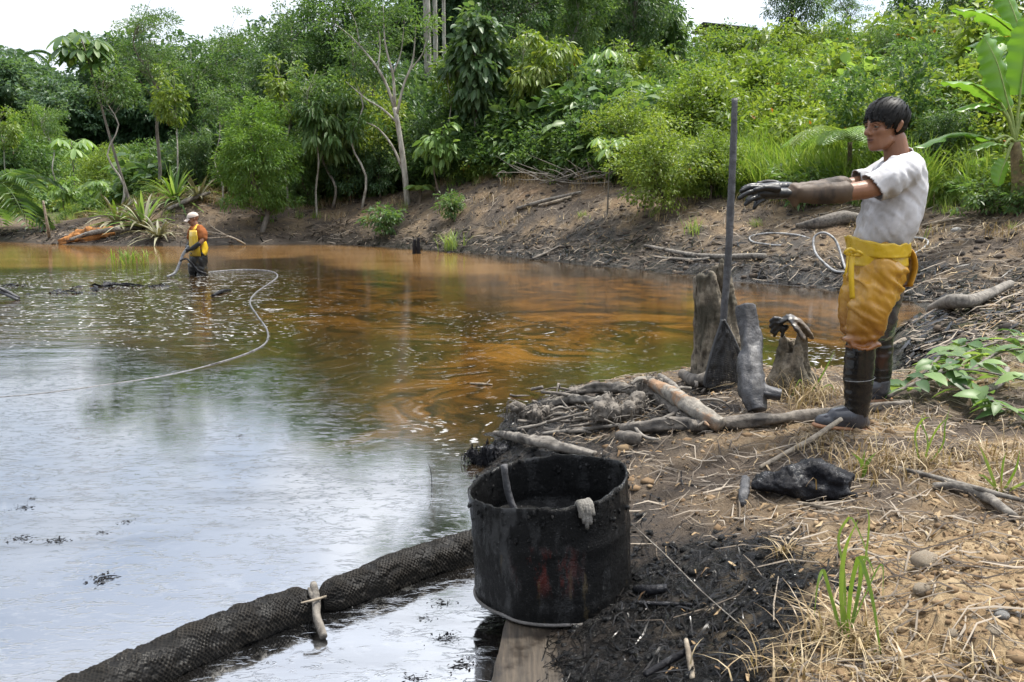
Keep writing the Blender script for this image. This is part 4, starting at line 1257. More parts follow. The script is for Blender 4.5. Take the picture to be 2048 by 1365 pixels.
# tar gobs hanging on rim and wall
rng = np.random.default_rng(12)
mb = MB()
def gob(c, r, rng, st=(1, 1, 1)):
    u = np.linspace(0, math.pi, 6); w = np.linspace(0, 2 * math.pi, 7)[:-1]
    V = np.array([[math.sin(a) * math.cos(b), math.sin(a) * math.sin(b), math.cos(a)] for a in u for b in w]) * np.array(st) * r
    V = V * (1 + 0.35 * rng.normal(0, 1, (len(V), 1)) * 0.6) + c
    F = [[i * 6 + j, i * 6 + (j + 1) % 6, (i + 1) * 6 + (j + 1) % 6, (i + 1) * 6 + j] for i in range(5) for j in range(6)]
    return V, F
for k in range(240):
    a = rng.uniform(0, 2 * math.pi)
    t = 1 - abs(rng.normal(0, 0.13))
    r = float(drum_r(np.array([a]), np.array([t]))[0])
    z = t * float(np.interp(a, th, rimz, period=2 * math.pi))
    rad = rng.uniform(0.002, 0.008)
    ro = r + (0.002 if rng.random() < .65 else -0.008)
    V, F = gob(np.array([ro * math.cos(a) - 0.022 * t, ro * math.sin(a), z]), rad, rng, (1, 1, 1.3))
    mb.add(V, F)
tag(mb.build('tar_lumps', M_TARIN, drum, True), kind='stuff')

V, Fs = tube([(DX - 0.185, DY - 0.03, 0.585), (DX - 0.165, DY - 0.04, 0.47), (DX - 0.12, DY - 0.06, 0.36), (DX - 0.09, DY - 0.08, 0.27)],
             [0.0135, 0.0125, 0.012, 0.011], 9, 22, rough=0.004, rscale=40, seed=2)
tag(MB().add2(V, Fs).build('stirring_stick', M_DARKLOG, smooth_shade=True, origin=(DX - 0.1, DY - 0.08, 0.3)), 'grey tarred stick standing in the black drum', 'stick')
# rag on the front rim
rag = MB()
rng = np.random.default_rng(8)
for k in range(5):
    a = 5.08 + 0.035 * k
    r = float(drum_r(np.array([a]), np.array([1.0]))[0]); z = float(np.interp(a, th, rimz, period=6.2832))
    o = np.array([math.cos(a), math.sin(a), 0])
    c = np.array([DX - 0.022, DY, DZ])
    L = [0.035, 0.055, 0.075, 0.06, 0.03][k]
    V, Fs = tube([c + o * (r - 0.03) + (0, 0, z - 0.02), c + o * (r - 0.004) + (0, 0, z + 0.012), c + o * (r + 0.016) + (0, 0, z - 0.012), c + o * (r + 0.017 + 0.004 * k % 3) + (0, 0, z - L)],
                 [0.008, 0.011, 0.013, 0.007], 7, 12, rough=0.006, rscale=60, seed=k)
    rag.add2(V, Fs)
tag(rag.build('dirty_rag', M_DIRTYRAG, origin=(DX + 0.1, DY - 0.27, DZ + 0.4)), 'dirty grey rag hanging over the front rim of the drum', 'rag')

# ---------------------------------------------------------------- floating net booms
def boom(name, label, pts, radii, seed, n=640, seg=150):
    P = catmull(np.array(pts), n)
    L = np.concatenate([[0], np.cumsum(np.linalg.norm(np.diff(P, axis=0), axis=1))])
    R = np.interp(np.linspace(0, 1, n), np.linspace(0, 1, len(radii)), radii)
    R = R * (1 + 0.05 * vnoise(np.stack([L * 9, L * 0], 1), seed))
    T_, N, B = frames(P)
    a = np.linspace(0, 2 * math.pi, seg, endpoint=False)
    ringv = np.cos(a)[None, :, None] * N[:, None] + np.sin(a)[None, :, None] * B[:, None]
    U = L[:, None] * np.ones(seg); Wc = a[None, :] * 0.085 * np.ones((n, 1))
    wq3 = np.stack([U.ravel() * 14, np.cos(a)[None, :].repeat(n, 0).ravel() * 1.6, np.sin(a)[None, :].repeat(n, 0).ravel() * 1.6], 1)
    U2 = U + 0.010 * fbm(wq3, 3, seed + 5).reshape(n, seg); Wc = Wc + 0.010 * fbm(wq3 + 9, 3, seed + 6).reshape(n, seg)
    k = 2 * math.pi / 0.0198
    d = np.maximum(np.abs(np.sin((U2 * 1.25 + Wc) * k / 2)), np.abs(np.sin((U2 * 1.25 - Wc) * k / 2)))
    thread = smooth(0.80, 0.97, d)
    lump = fbm(np.stack([U.ravel() * 22, np.cos(a)[None, :].repeat(n, 0).ravel() * 2.5, np.sin(a)[None, :].repeat(n, 0).ravel() * 2.5], 1), 4, seed).reshape(n, seg)
    RR = R[:, None] + 0.0030 * thread * (0.6 + 0.8 * (lump > -.1)) + 0.011 * lump
    V = (P[:, None] + ringv * RR[:, :, None]).reshape(-1, 3)
    aa = (np.arange(n - 1)[:, None] * seg + np.arange(seg)[None, :]); bb = (np.arange(n - 1)[:, None] * seg + (np.arange(seg)[None, :] + 1) % seg)
    Q = np.stack([aa, bb, bb + seg, aa + seg], -1).reshape(-1, 4)
    o = thing(name, label, 'boom', tuple(P[n // 2]))
    mb = MB(); mb.add(V, Q, np.clip(thread * (0.55 + 0.7 * lump), 0, 1).ravel())
    for end in (0, n - 1):
        kk = end * seg + np.arange(seg)
        mb.add(np.vstack([V[kk], P[end]]), np.stack([np.arange(seg), (np.arange(seg) + 1) % seg, np.full(seg, seg)], -1))
    me = mb.mesh('net_tube', True, P[n // 2])
    link('net_tube', me, M_BOOM, o)
    return o, P, N, B, R
bz = 0.028
bo, bP, bN, bB, bR = boom('oil_boom', 'black netted oil boom reaching to the bottom left corner',
     [at(60, 1450, z=bz), at(300, 1338, z=bz), at(420, 1282, z=bz), at(540, 1236, z=bz), at(605, 1215, z=bz), at(632, 1208, z=bz)],
     [0.080, 0.080, 0.079, 0.077, 0.070, 0.028], 3)
b2, cP, cN, cB, cR = boom('oil_boom', 'black netted oil boom between the forked stick and the drum',
     [at(640, 1206, z=bz), at(668, 1195, z=bz), at(740, 1168, z=bz), at(840, 1130, z=bz), at(940, 1100, z=bz), at(1010, 1083, z=bz)],
     [0.028, 0.066, 0.073, 0.075, 0.075, 0.075], 5)
# cords wound round the second boom
rng = np.random.default_rng(6)
for k in range(11):
    i0 = int(rng.uniform(180, 500)); a0_ = rng.uniform(0.2, 1.2); pts = []
    for t in np.linspace(0, 1, 14):
        i = int(np.clip(i0 + (t - 0.5) * rng.uniform(45, 140), 0, 639)); a_ = a0_ + t * rng.uniform(1.6, 2.6)
        pts.append(cP[i] + (math.cos(a_) * cN[i] + math.sin(a_) * cB[i]) * (cR[i] + 0.012))
    pts = np.array(pts) - cP[320]
    V, Fs = tube(pts, [0.0022, 0.0028, 0.0018], 5, 24)
    MB().add2(V, Fs).build('cord', M_HOSEOIL, b2)

def stick(name, label, pts, radii, m, cat='stick', seg=9, n=26, rough=0.006, rscale=18, seed=0, group=None, extra=(), smooth_shade=True, ridges=0):
    """one stick, pole or log; extra holds (points, radii) of side branches fused into it"""
    mb = MB()
    V, Fs = tube(pts, radii, seg, n, rough=rough, rscale=rscale, seed=seed, ridges=ridges)
    mb.add2(V, Fs)
    for p, r in extra:
        V, Fs = tube(p, r, max(5, seg - 2), max(8, n // 2), rough=rough * 0.7, rscale=rscale, seed=seed + 1)
        mb.add2(V, Fs)
    o = mb.build(name, m, smooth_shade=smooth_shade, origin=np.asarray(pts[0], float))
    return tag(o, label, cat, group)

H = lambda px, py, lift=0.0: hit(px, py, lift)
W0 = lambda px, py, z=0.0: at(px, py, z=z)
stick('forked_branch', 'short pale branch lying across the joint of the two booms', [W0(627, 1168, .075), W0(632, 1200, .085), W0(634, 1235, .05), W0(648, 1275, .01)],
      [0.012, 0.017, 0.017, 0.015], M_GREYWOOD, 'branch', seed=3, extra=[([W0(632, 1205, .08), W0(622, 1190, .09), W0(618, 1178, .09)], [0.010, 0.009, 0.006])])
stick('tie_stick', 'small split stick tied over the boom joint', [W0(602, 1206, .10), W0(628, 1200, .105), W0(652, 1193, .10)], [0.004, 0.006, 0.004], M_PALEWOOD, seed=1, n=10)

# ---------------------------------------------------------------- pole with net, stumps, glove
PB = H(1445, 775)
PY = PB[1]
def AY(px, py, dy=0.0):
    return at(px, py, Y=PY + dy)
net = thing('pole_net', 'tall dark pole with black net bag standing beside the old stump', 'net', tuple(PB))
def child_stick(parent, name, pts, radii, m, **k):
    V, Fs = tube(np.asarray(pts) - np.array(parent.location), radii, k.get('seg', 9), k.get('n', 30), rough=k.get('rough', .002), rscale=30, seed=k.get('seed', 0))
    return MB().add2(V, Fs).build(name, m, parent, True)
child_stick(net, 'pole', [AY(1470, 197, .10), AY(1465, 340, .07), AY(1456, 520, .03), AY(1446, 648, 0), AY(1440, 760, 0)], [0.018, 0.021, 0.022, 0.021, 0.012], M_DARKLOG, rough=0.005, n=50)
nl = np.array([AY(1446, 640, -.02), AY(1432, 680, -.03), AY(1418, 730, -.05), AY(1408, 772, -.06)])
nr_ = np.array([AY(1447, 640, -.02), AY(1462, 668, -.03), AY(1480, 712, -.05), AY(1490, 762, -.06)])
nwu, nwv = 44, 26
Lc, Rc = catmull(nl, nwu), catmull(nr_, nwu)
for dy, nm in ((0.0, 'net_bag'), (0.05, 'net_bag')):
    vv = np.linspace(0, 1, nwv)[None, :, None]
    G = Lc[:, None] * (1 - vv) + Rc[:, None] * vv
    G = G + np.array([0, 1.0, 0]) * (dy * 1.5 * np.sin(vv * math.pi) * np.linspace(0, 1, nwu)[:, None, None] - 0.02 * (dy == 0))
    G[:, :, 2] -= 0.03 * np.sin(vv[0, :, 0] * math.pi)[None] * np.linspace(0, 1, nwu)[:, None] ** 3
    G[:, :, 1] += 0.012 * fbm(np.stack([np.repeat(np.arange(nwu), nwv) * .25, np.tile(np.arange(nwv), nwu) * .25], 1), 3, 5).reshape(nwu, nwv)
    i = (np.arange(nwu - 1)[:, None] * nwv + np.arange(nwv - 1)[None, :])
    Q = np.stack([i, i + 1, i + nwv + 1, i + nwv], -1).reshape(-1, 4)
    me = np_mesh(nm, G.reshape(-1, 3) - PB, Q)
    o = link(nm, me, M_NET, net)
    md = o.modifiers.new('thread', 'WIREFRAME'); md.thickness = 0.0045; md.use_replace = True
child_stick(net, 'net_frame', nl, [0.013, 0.012, 0.011], M_NET, rough=.003)
child_stick(net, 'net_frame', nr_, [0.011, 0.012, 0.011], M_NET, rough=.003)
child_stick(net, 'net_frame', [nl[-1], (nl[-1] + nr_[-1]) / 2 + (0, 0, -.02), nr_[-1]], [0.012, 0.012], M_NET, rough=.003)

def stump(name, label, base, h, r0, r1, m, seed, lean=(0, 0), jag=0.25, seg=26, roots=4, parent=None):
    rng = np.random.default_rng(seed)
    n = 22
    t = np.linspace(0, 1, n)
    a = np.linspace(0, 2 * math.pi, seg, endpoint=False)
    TT, AA = np.meshgrid(t, a, indexing='ij')
    R = r0 + (r1 - r0) * TT ** 0.5
    R = R * (1 + 0.10 * np.cos(3 * AA + seed) + 0.07 * np.cos(5 * AA + 2 * seed)) + 0.5 * r0 * np.exp(-TT / 0.10) * np.maximum(0, np.cos(roots * AA + seed)) ** 2
    top = 1 + jag * fbm(np.stack([np.cos(a) * 2.2, np.sin(a) * 2.2], 1) + seed, 3, seed)
    Z = -0.06 + (h + 0.06) * TT * (1 + (top[None, :] - 1) * TT)
    X = R * np.cos(AA) + lean[0] * TT; Yv = R * np.sin(AA) + lean[1] * TT
    V = np.stack([X, Yv, Z], -1).reshape(-1, 3)
    rad = np.stack([np.cos(AA), np.sin(AA), 0 * AA], -1).reshape(-1, 3)
    V = V + rad * (0.028 * (r0 / .1) * fbm(V * np.array([26, 26, 7]), 4, seed))[:, None]
    i = (np.arange(n - 1)[:, None] * seg + np.arange(seg)[None, :]); j = (np.arange(n - 1)[:, None] * seg + (np.arange(seg)[None, :] + 1) % seg)
    Q = np.stack([i, j, j + seg, i + seg], -1).reshape(-1, 4)
    k = len(V); e = (n - 1) * seg
    cen = V[e:e + seg].mean(0) - (0, 0, 0.25 * r1)
    V = np.vstack([V, cen])
    Tq = np.stack([np.full(seg, k), e + np.arange(seg), e + (np.arange(seg) + 1) % seg], -1)
    return tag(MB().add2(V, [Q, Tq]).build(name, m, origin=None, smooth_shade=False), label, 'stump'), V
def remesh(mb, name, voxel, smooth_it=4, m=None, cut=None):
    """fuse overlapping closed pieces into one skin"""
    me0 = mb.mesh(name + '_raw')
    ob = bpy.data.objects.new(name + '_raw', me0)
    C.objects.link(ob)
    md = ob.modifiers.new('remesh', 'REMESH'); md.mode = 'VOXEL'; md.voxel_size = voxel
    if smooth_it:
        sm = ob.modifiers.new('smooth', 'SMOOTH'); sm.factor = 0.5; sm.iterations = smooth_it
    dg = bpy.context.evaluated_depsgraph_get()
    dg.update()
    ev = ob.evaluated_get(dg)
    me = bpy.data.meshes.new_from_object(ev, depsgraph=dg)
    bpy.data.objects.remove(ob)
    me.name = name
    me.polygons.foreach_set('use_smooth', np.ones(len(me.polygons), bool))
    if m is not None:
        me.materials.clear(); me.materials.append(m)
    return me

def displace(me, fn):
    n = len(me.vertices)
    V = np.empty(n * 3, np.float32); me.vertices.foreach_get('co', V); V = V.reshape(-1, 3).astype(float)
    N = np.empty(n * 3, np.float32); me.vertices.foreach_get('normal', N); N = N.reshape(-1, 3).astype(float)
    V2 = V + N * fn(V, N)[:, None]
    me.vertices.foreach_set('co', V2.astype(np.float32).ravel())
    me.update()

def cap(mb, pts, radii, flat=1.0, seg=12, n=14):
    """a closed tube with rounded ends"""
    P = catmull(np.array(pts), n); R = np.interp(np.linspace(0, 1, n), np.linspace(0, 1, len(radii)), radii)
    T0 = P[0] - P[1]; T1 = P[-1] - P[-2]
    T0 /= np.linalg.norm(T0); T1 /= np.linalg.norm(T1)
    k = np.array([1.0, 0.8, 0.45])
    pre = np.array([P[0] + T0 * R[0] * x for x in (0.95, 0.75, 0.4)]); prr = R[0] * np.array([0.25, 0.62, 0.90])
    post = np.array([P[-1] + T1 * R[-1] * x for x in (0.4, 0.75, 0.95)]); por = R[-1] * np.array([0.90, 0.62, 0.25])
    P = np.vstack([pre, P, post]); R = np.concatenate([prr, R, por])
    V, Fs = tube(P, R, seg, flat=flat)
    mb.add2(V, Fs)

def ragged(name, label, base, h, r, n, seed, lean=(0, 0), m=None):
    """a broken stump: splinters of uneven height fused and eaten away"""
    rng = np.random.default_rng(seed)
    mb = MB()
    for k in range(n):
        a = 2 * math.pi * k / n + rng.normal(0, .2)
        b = np.array([math.cos(a), math.sin(a), 0]) * r * .62
        hh = h * (rng.uniform(.55, .95) if k else 1.0)
        cap(mb, [b * 1.5 + (0, 0, -.04), b + (lean[0] * .4, lean[1] * .4, hh * .45), b * .85 + (lean[0], lean[1], hh)], [r * .62, r * .46, r * .22], 1.0, 10, 12)
    for k in range(4):
        a = rng.uniform(0, 6.283); o = np.array([math.cos(a), math.sin(a), 0])
        cap(mb, [o * r * .6 + (0, 0, .09), o * r * 1.5 + (0, 0, .02), o * r * 2.1 + (0, 0, -.03)], [r * .35, r * .25, r * .12], 1.0, 8, 8)
    me = remesh(mb, name, .009, 1, m or M_MOSSWOOD)
    displace(me, lambda V, N: .035 * (r / .12) * fbm(V * np.array([30, 30, 3.5]), 5, seed, .55) + .004 * fbm(V * 40, 3, seed + 3))
    return tag(link(name, me, None, None, base), label, 'stump')
SB = H(1462, 768); SB[1] += 0.22; SB[2] = gz(SB[0], SB[1])
hs = float(at(1440, 530, Y=SB[1])[2]) - SB[2]
ragged('old_stump', 'pale weathered stump with moss behind the net pole', SB, hs, 0.13, 7, 4, (-.10, 0))
BB = H(1515, 822, 0.03)
stick('oily_branch_log', 'thick oil darkened branch with forked foot leaning upright by the net', [at(1490, 612, Y=BB[1] + .35), at(1500, 680, Y=BB[1] + .27), at(1503, 750, Y=BB[1] + .12), at(1508, 785, Y=BB[1] + .05), BB],
      [0.055, 0.058, 0.060, 0.064, 0.052], M_DARKLOG, 'log', 22, 80, 0.030, 16, 5,
      extra=[([at(1512, 778, Y=BB[1] + .06), at(1535, 786, Y=BB[1] + .02), at(1562, 791, Y=BB[1])], [0.042, 0.032, 0.026])])
GB = H(1580, 768)
gh_top = float(at(1580, 668, Y=GB[1])[2]) - GB[2]
ragged('glove_stump', 'small broken stump carrying the spare glove', GB, gh_top, 0.095, 6, 9, (0, 0))
# spare glove draped over that stump
g = NT('soiled_glove')
sx = g.n('ShaderNodeSeparateXYZ'); g.put(sx.inputs[0], g.pos())
nn = g.noise(14.0, 5, 0.6)
f = g.math('ADD', g.math('MULTIPLY', sx.outputs['X'], 6.0), g.math('MULTIPLY', nn, 1.2))
c = g.mix(g.ramp(f, [(0.45, 0.0), (0.85, 1.0)]), (0.010, 0.0095, 0.009), g.mix(g.noise(22.0, 6, .65), (0.018, 0.014, 0.011), (0.17, 0.125, 0.080)))
M_GLOVE = g.done(g.bsdf(c, 0.42, g.bump(nn, 0.4, 0.008)))

gl = MB()
gt = at(1580, 652, Y=GB[1] - 0.02)
G3 = lambda px, py, dy=0.0: at(px, py, Y=GB[1] - 0.03 + dy) - gt
cap(gl, [G3(1560, 644), G3(1578, 636), G3(1594, 643)], [0.036, 0.042, 0.048], 0.45)
cap(gl, [G3(1584, 638), G3(1600, 648), G3(1614, 664)], [0.048, 0.056, 0.060], 0.30)
cap(gl, [G3(1580, 640, -.04), G3(1594, 658, -.07), G3(1606, 676, -.07)], [0.020, 0.026, 0.026], 0.5)
for (p, q_, r) in [((1560, 640), (1541, 643), .014), ((1558, 646), (1540, 653), .015), ((1560, 652), (1543, 664), .015), ((1562, 656), (1549, 672), .014), ((1572, 655), (1564, 672), .015)]:
    m_ = ((p[0] + q_[0]) / 2, (p[1] + q_[1]) / 2 - 4)
    cap(gl, [G3(*p), G3(*m_, -.01), G3(*q_, -.005)], [r * 1.15, r, r * 0.85], 1.0, 9, 8)
me = remesh(gl, 'spare_glove', 0.006, 3, M_GLOVE)
displace(me, lambda V, N: 0.009 * fbm(V * 26, 4, 4, .6))
tag(link('spare_glove', me, None, None, gt), 'black and brown rubber glove draped over the small stump', 'glove')

# ---------------------------------------------------------------- log pile and drift wood of the near bank
LG = lambda *p: [H(a, b, c) for a, b, c in p]
stick('peeling_log', 'pale log with peeling orange bark sloping down the wood pile', LG((1300, 765, .12), (1350, 792, .10), (1400, 825, .07), (1442, 850, .045)), [0.032, 0.042, 0.044, 0.040], M_PEEL, 'log', 18, 60, .016, 16, 2,
      extra=[(LG((1300, 765, .12), (1280, 758, .14), (1262, 768, .12)), [.022, .014, .006]), (LG((1395, 815, .07), (1405, 840, .06), (1418, 852, .05)), [.02, .012, .004])])
stick('long_low_log', 'long dark log on the ground reaching from the peeling log to the boot', LG((1380, 852, .03), (1460, 846, .035), (1560, 838, .035), (1680, 822, .03), (1825, 806, .025)), [.034, .033, .030, .027, .018], M_MUDWOOD, 'log', 16, 80, .020, 14, 3)
stick('muddy_log', 'mud covered log lying low in the middle of the pile', LG((1245, 860, .02), (1340, 852, .03), (1410, 852, .02)), [.026, .036, .03], M_MUDWOOD, 'log', 18, 44, .034, 10, 4)
stick('muddy_log', 'dark muddy log on the water side of the pile', LG((1140, 784, .05), (1200, 776, .07), (1275, 782, .05)), [.026, .034, .024], M_MUDWOOD, 'log', 18, 44, .034, 11, 5)
stick('muddy_log', 'muddy log slanting between the peeling log and the root lump', LG((1300, 785, .06), (1345, 815, .05), (1376, 846, .02)), [.028, .034, .024], M_MUDWOOD, 'log', 18, 44, .034, 11, 6)
stick('muddy_log', 'grey muddy log at the left end of the pile', LG((1085, 808, .04), (1150, 800, .05), (1225, 804, .05)), [.020, .030, .024], M_GREYWOOD, 'log', 16, 44, .026, 14, 7)
stick('driftwood_log', 'pale weathered log lying behind the drum', LG((990, 866, .05), (1060, 880, .05), (1120, 893, .045), (1190, 910, .02)), [.014, .030, .032, .020], M_GREYWOOD, 'log', 16, 60, .024, 14, 8)
stick('thin_muddy_branch', 'thin grey branch across the mud in front of the wood pile', LG((1085, 868, .02), (1140, 862, .025), (1180, 858, .03), (1240, 850, .03)), [.010, .014, .013, .008], M_GREYWOOD, 'branch', 8, 24, .006, 16, 9)
stick('curved_root', 'thin curved pale root hanging from the root lump', LG((1262, 815, .16), (1266, 845, .06), (1285, 872, .03), (1318, 880, .02)), [.006, .010, .011, .007], M_GREYWOOD, 'root', 8, 24, .003, 20, 10)
stick('short_log_end', 'short log end buried in the mud below the curved root', LG((1240, 872, .02), (1262, 876, .025), (1282, 880, .02)), [.030, .034, .032], M_MUDWOOD, 'log', 11, 12, .010, 14, 11)
stick('thin_branch', 'thin branch leaning behind the peeling log', LG((1320, 752, .10), (1345, 770, .11), (1362, 790, .08)), [.018, .02, .014], M_GREYWOOD, 'branch', 8, 16, .005, 16, 12)
stick('curved_low_log', 'curved brown log at the waterline left of the net', LG((1365, 748, .05), (1390, 762, .05), (1412, 756, .07), (1425, 738, .08)), [.03, .042, .036, .026], M_MUDWOOD, 'log', 11, 24, .010, 12, 13)
stick('grey_stick', 'pale straight stick lying across the toe of the boot', LG((1520, 935, .02), (1570, 908, .03), (1625, 878, .05), (1683, 838, .10)), [.010, .013, .014, .010], M_PALEWOOD, 'stick', 8, 26, .005, 16, 14)
stick('thick_curved_root', 'thick curved grey root at the right edge of the near bank', LG((1868, 972, .02), (1920, 975, .03), (1975, 995, .03), (2030, 1035, .02)), [.014, .020, .020, .014], M_GREYWOOD, 'root', 10, 26, .006, 14, 15)
stick('grey_stick', 'straight grey stick above the thick curved root', LG((1790, 935, .02), (1880, 958, .03), (1980, 985, .03), (2060, 1005, .03)), [.008, .010, .010, .008], M_GREYWOOD, 'stick', 7, 24, .004, 16, 16)
stick('grey_stick', 'short grey stick below the black lump of wood', LG((1595, 1006, .01), (1640, 1014, .015), (1678, 1020, .01)), [.006, .009, .006], M_PALEWOOD, 'stick', 7, 14, .004, 16, 17)
stick('grey_stick', 'flat split stick upright in the black mud at the bottom edge', LG((1372, 1280, .05), (1380, 1320, .03), (1386, 1360, .01)), [.007, .010, .009], M_PALEWOOD, 'stick', 6, 14, .002, 16, 18)
stick('oily_stick', 'black stick slanting through the mud at the bottom', LG((1290, 1350, .02), (1340, 1320, .03), (1380, 1300, .03), (1410, 1290, .02)), [.009, .011, .010, .006], M_TARWOOD, 'stick', 8, 20, .004, 16, 19)
stick('oily_stick', 'thin dark stick lying in the mud right of the drum', LG((1265, 1205, .01), (1330, 1208, .02), (1385, 1210, .015)), [.006, .008, .005], M_TARWOOD, 'stick', 8, 20, .003, 16, 20)
stick('oily_log_piece', 'short black log piece close to the drum foot', LG((1270, 1178, .02), (1300, 1180, .02), (1335, 1176, .02)), [.014, .018, .014], M_TARWOOD, 'log', 9, 14, .006, 16, 22)
stick('bare_twig', 'long thin bare stem crossing the black mud beside the drum', LG((1255, 1040, .03), (1330, 1110, .05), (1400, 1180, .04), (1480, 1250, .02)), [.0022, .0028, .0026, .0018], M_GREYWOOD, 'stem', 5, 24, .001, 20, 21)

# black lump of oil soaked wood
lump = MB()
cap(lump, LG((1520, 962, .045), (1570, 955, .07), (1630, 945, .085), (1690, 965, .06)), [.030, .052, .066, .036], 0.9)
cap(lump, LG((1510, 972, .035), (1580, 972, .045), (1660, 985, .03), (1712, 990, .02)), [.026, .045, .036, .018], 0.9)
cap(lump, LG((1610, 930, .09), (1660, 945, .085), (1700, 955, .06)), [.030, .040, .024], 0.9)
me = remesh(lump, 'oily_wood_lump', 0.008, 2, M_TARWOOD)
displace(me, lambda V, N: 0.028 * fbm(V * np.array([12, 12, 26]), 5, 4, 0.62))
tag(link('oily_wood_lump', me), 'black oil soaked lump of wood lying on the tan soil', 'wood')
lump = MB()
cap(lump, LG((1492, 958, .02), (1488, 985, .02), (1486, 1005, .015)), [.020, .024, .02], 0.7)
me = remesh(lump, 'oily_wood_chip', 0.006, 1, M_DARKLOG)
displace(me, lambda V, N: 0.008 * fbm(V * 22, 4, 7))
tag(link('oily_wood_chip', me), 'small grey black chip of wood left of the oily lump', 'wood')

# matted root lumps in the pile
def matted(name, label, px, py, w, h, seed, m, nstr=120):
    c = H(px, py)
    lump = MB()
    rng = np.random.default_rng(seed)
    for k in range(4):
        p = c + np.array([rng.normal(0, w * .25), rng.normal(0, w * .25), h * rng.uniform(0.1, 0.5)])
        cap(lump, [p, p + np.array([rng.normal(0, w * .2), rng.normal(0, w * .2), h * .3])], [w * .30, w * .2], 1.0)
    me = remesh(lump, 'core', 0.010, 1, m)
    displace(me, lambda V, N: 0.030 * fbm(V * 14, 5, seed, 0.65))
    o = thing(name, label, 'roots', tuple(c))
    V = np.empty(len(me.vertices) * 3, np.float32); me.vertices.foreach_get('co', V)
    V = V.reshape(-1, 3) - c.astype(np.float32); me.vertices.foreach_set('co', V.ravel()); me.update()
    link('core', me, None, o)
    mb = MB()
    for k in range(nstr):
        p = V[rng.integers(len(V))]
        d = norm(np.array([[p[0], p[1], rng.normal(0, .05)]]) + rng.normal(0, .06, (1, 3)))[0]
        L = rng.uniform(.04, .14)
        e = p + d * L * .4 + np.array([0, 0, -L * .8])
        e[2] = max(e[2], -0.01)
        Vt, Fs = tube([p, p + d * L * .35, e], [.003, .0026, .0012], 4, 5)
        mb.add2(Vt, Fs)
    tag(mb.build('root_fibres', m, o), kind='stuff')
    return o
matted('root_lump', 'muddy matted root lump in the middle of the wood pile', 1235, 845, .20, .16, 31, M_MUDWOOD)
matted('root_lump', 'upright muddy root clump at the left end of the wood pile', 1072, 850, .15, .17, 32, M_MUDWOOD, 160)
matted('root_lump', 'black tarred root tangle at the waterline behind the drum', 975, 925, .16, .13, 33, M_TARWOOD, 200)
matted('root_lump', 'muddy root lump under the head of the peeling log', 1300, 800, .20, .15, 34, M_MUDWOOD)


# loose roots and broken sticks in the pile
rng = np.random.default_rng(61)
tb = H(1230, 830)
tang = thing('root_tangle', 'tangle of muddy roots and broken sticks filling the wood pile', 'roots', tuple(tb))
for k in range(120):
    px, py = rng.uniform(1040, 1440), 0
    py = rng.uniform(790, 880) - 0.05 * (px - 1040) * rng.random()
    p = H(px, py) - tb + np.array([0, 0, rng.uniform(.0, .06)])
    a = rng.uniform(0, 6.283); L = rng.uniform(.06, .32); d = np.array([math.cos(a), math.sin(a) * .6, rng.normal(0, .18)]); r = rng.uniform(.003, .013)
    V, Fs = tube([p - d * L / 2, p + rng.normal(0, .02, 3), p + d * L / 2], [r, r * .9, r * .4], 7, 14, rough=r * .6, rscale=30, seed=k)
    MB().add2(V, Fs).build('root', M_MUDWOOD if rng.random() < .65 else M_GREYWOOD, tang, True)
# ---------------------------------------------------------------- stones, clods
def stone_mesh(seed, m, amp=0.16, sq=(1, .85, .6)):
    bm = bmesh.new(); bmesh.ops.create_icosphere(bm, subdivisions=3, radius=1.0)
    me = bpy.data.meshes.new('stone'); bm.to_mesh(me); bm.free()
    displace(me, lambda V, N: amp * fbm(V * 1.3 + seed, 3, seed))
    n = len(me.vertices); V = np.empty(n * 3, np.float32); me.vertices.foreach_get('co', V); V = V.reshape(-1, 3) * np.array(sq, np.float32)
    me.vertices.foreach_set('co', V.ravel()); me.update()
    me.polygons.foreach_set('use_smooth', np.ones(len(me.polygons), bool))
    me.materials.append(m)
    return me
for px, py, r, m, lab in [
    (1908, 1272, .020, M_STONE, 'round pale tan pebble low in the right corner'), (2003, 1233, .022, M_STONEG, 'grey pebble at the right edge of the bank'),
    (2035, 1232, .012, M_STONEG, 'tiny grey pebble touching the right edge'), (1950, 1240, .014, M_STONE, 'small tan pebble between the two larger pebbles'),
    (1990, 1265, .024, M_STONE, 'tan clod below the grey pebble at right'), (1845, 1185, .030, M_STONE, 'flat tan stone beside the grass tuft'),
    (2003, 1185, .008, M_STONE, 'smallest pale pebble above the grey one'), (1850, 1128, .045, M_STONE, 'crumbly brown clod on the slope above the flat stone'),
    (1895, 1215, .010, M_STONE, 'small brown pebble left of the tan pebble pair'), (1420, 1225, .022, M_STONE, 'orange brown stone in the black mud')]:
    p = H(px, py)
    o = link('stone', stone_mesh(px % 97, m, .30 if 'clod' in lab else .16), None, None, p + (0, 0, r * .25))
    o.scale = (r, r, r); o.rotation_euler = (0, 0, px * .7)
    tag(o, lab, 'stone')
p = H(1912, 465); o = link('stone', stone_mesh(5, M_STONEG), None, None, p + (0, 0, .03)); o.scale = (.09, .08, .09); tag(o, 'pale round stone on the far bank right of the man', 'stone')

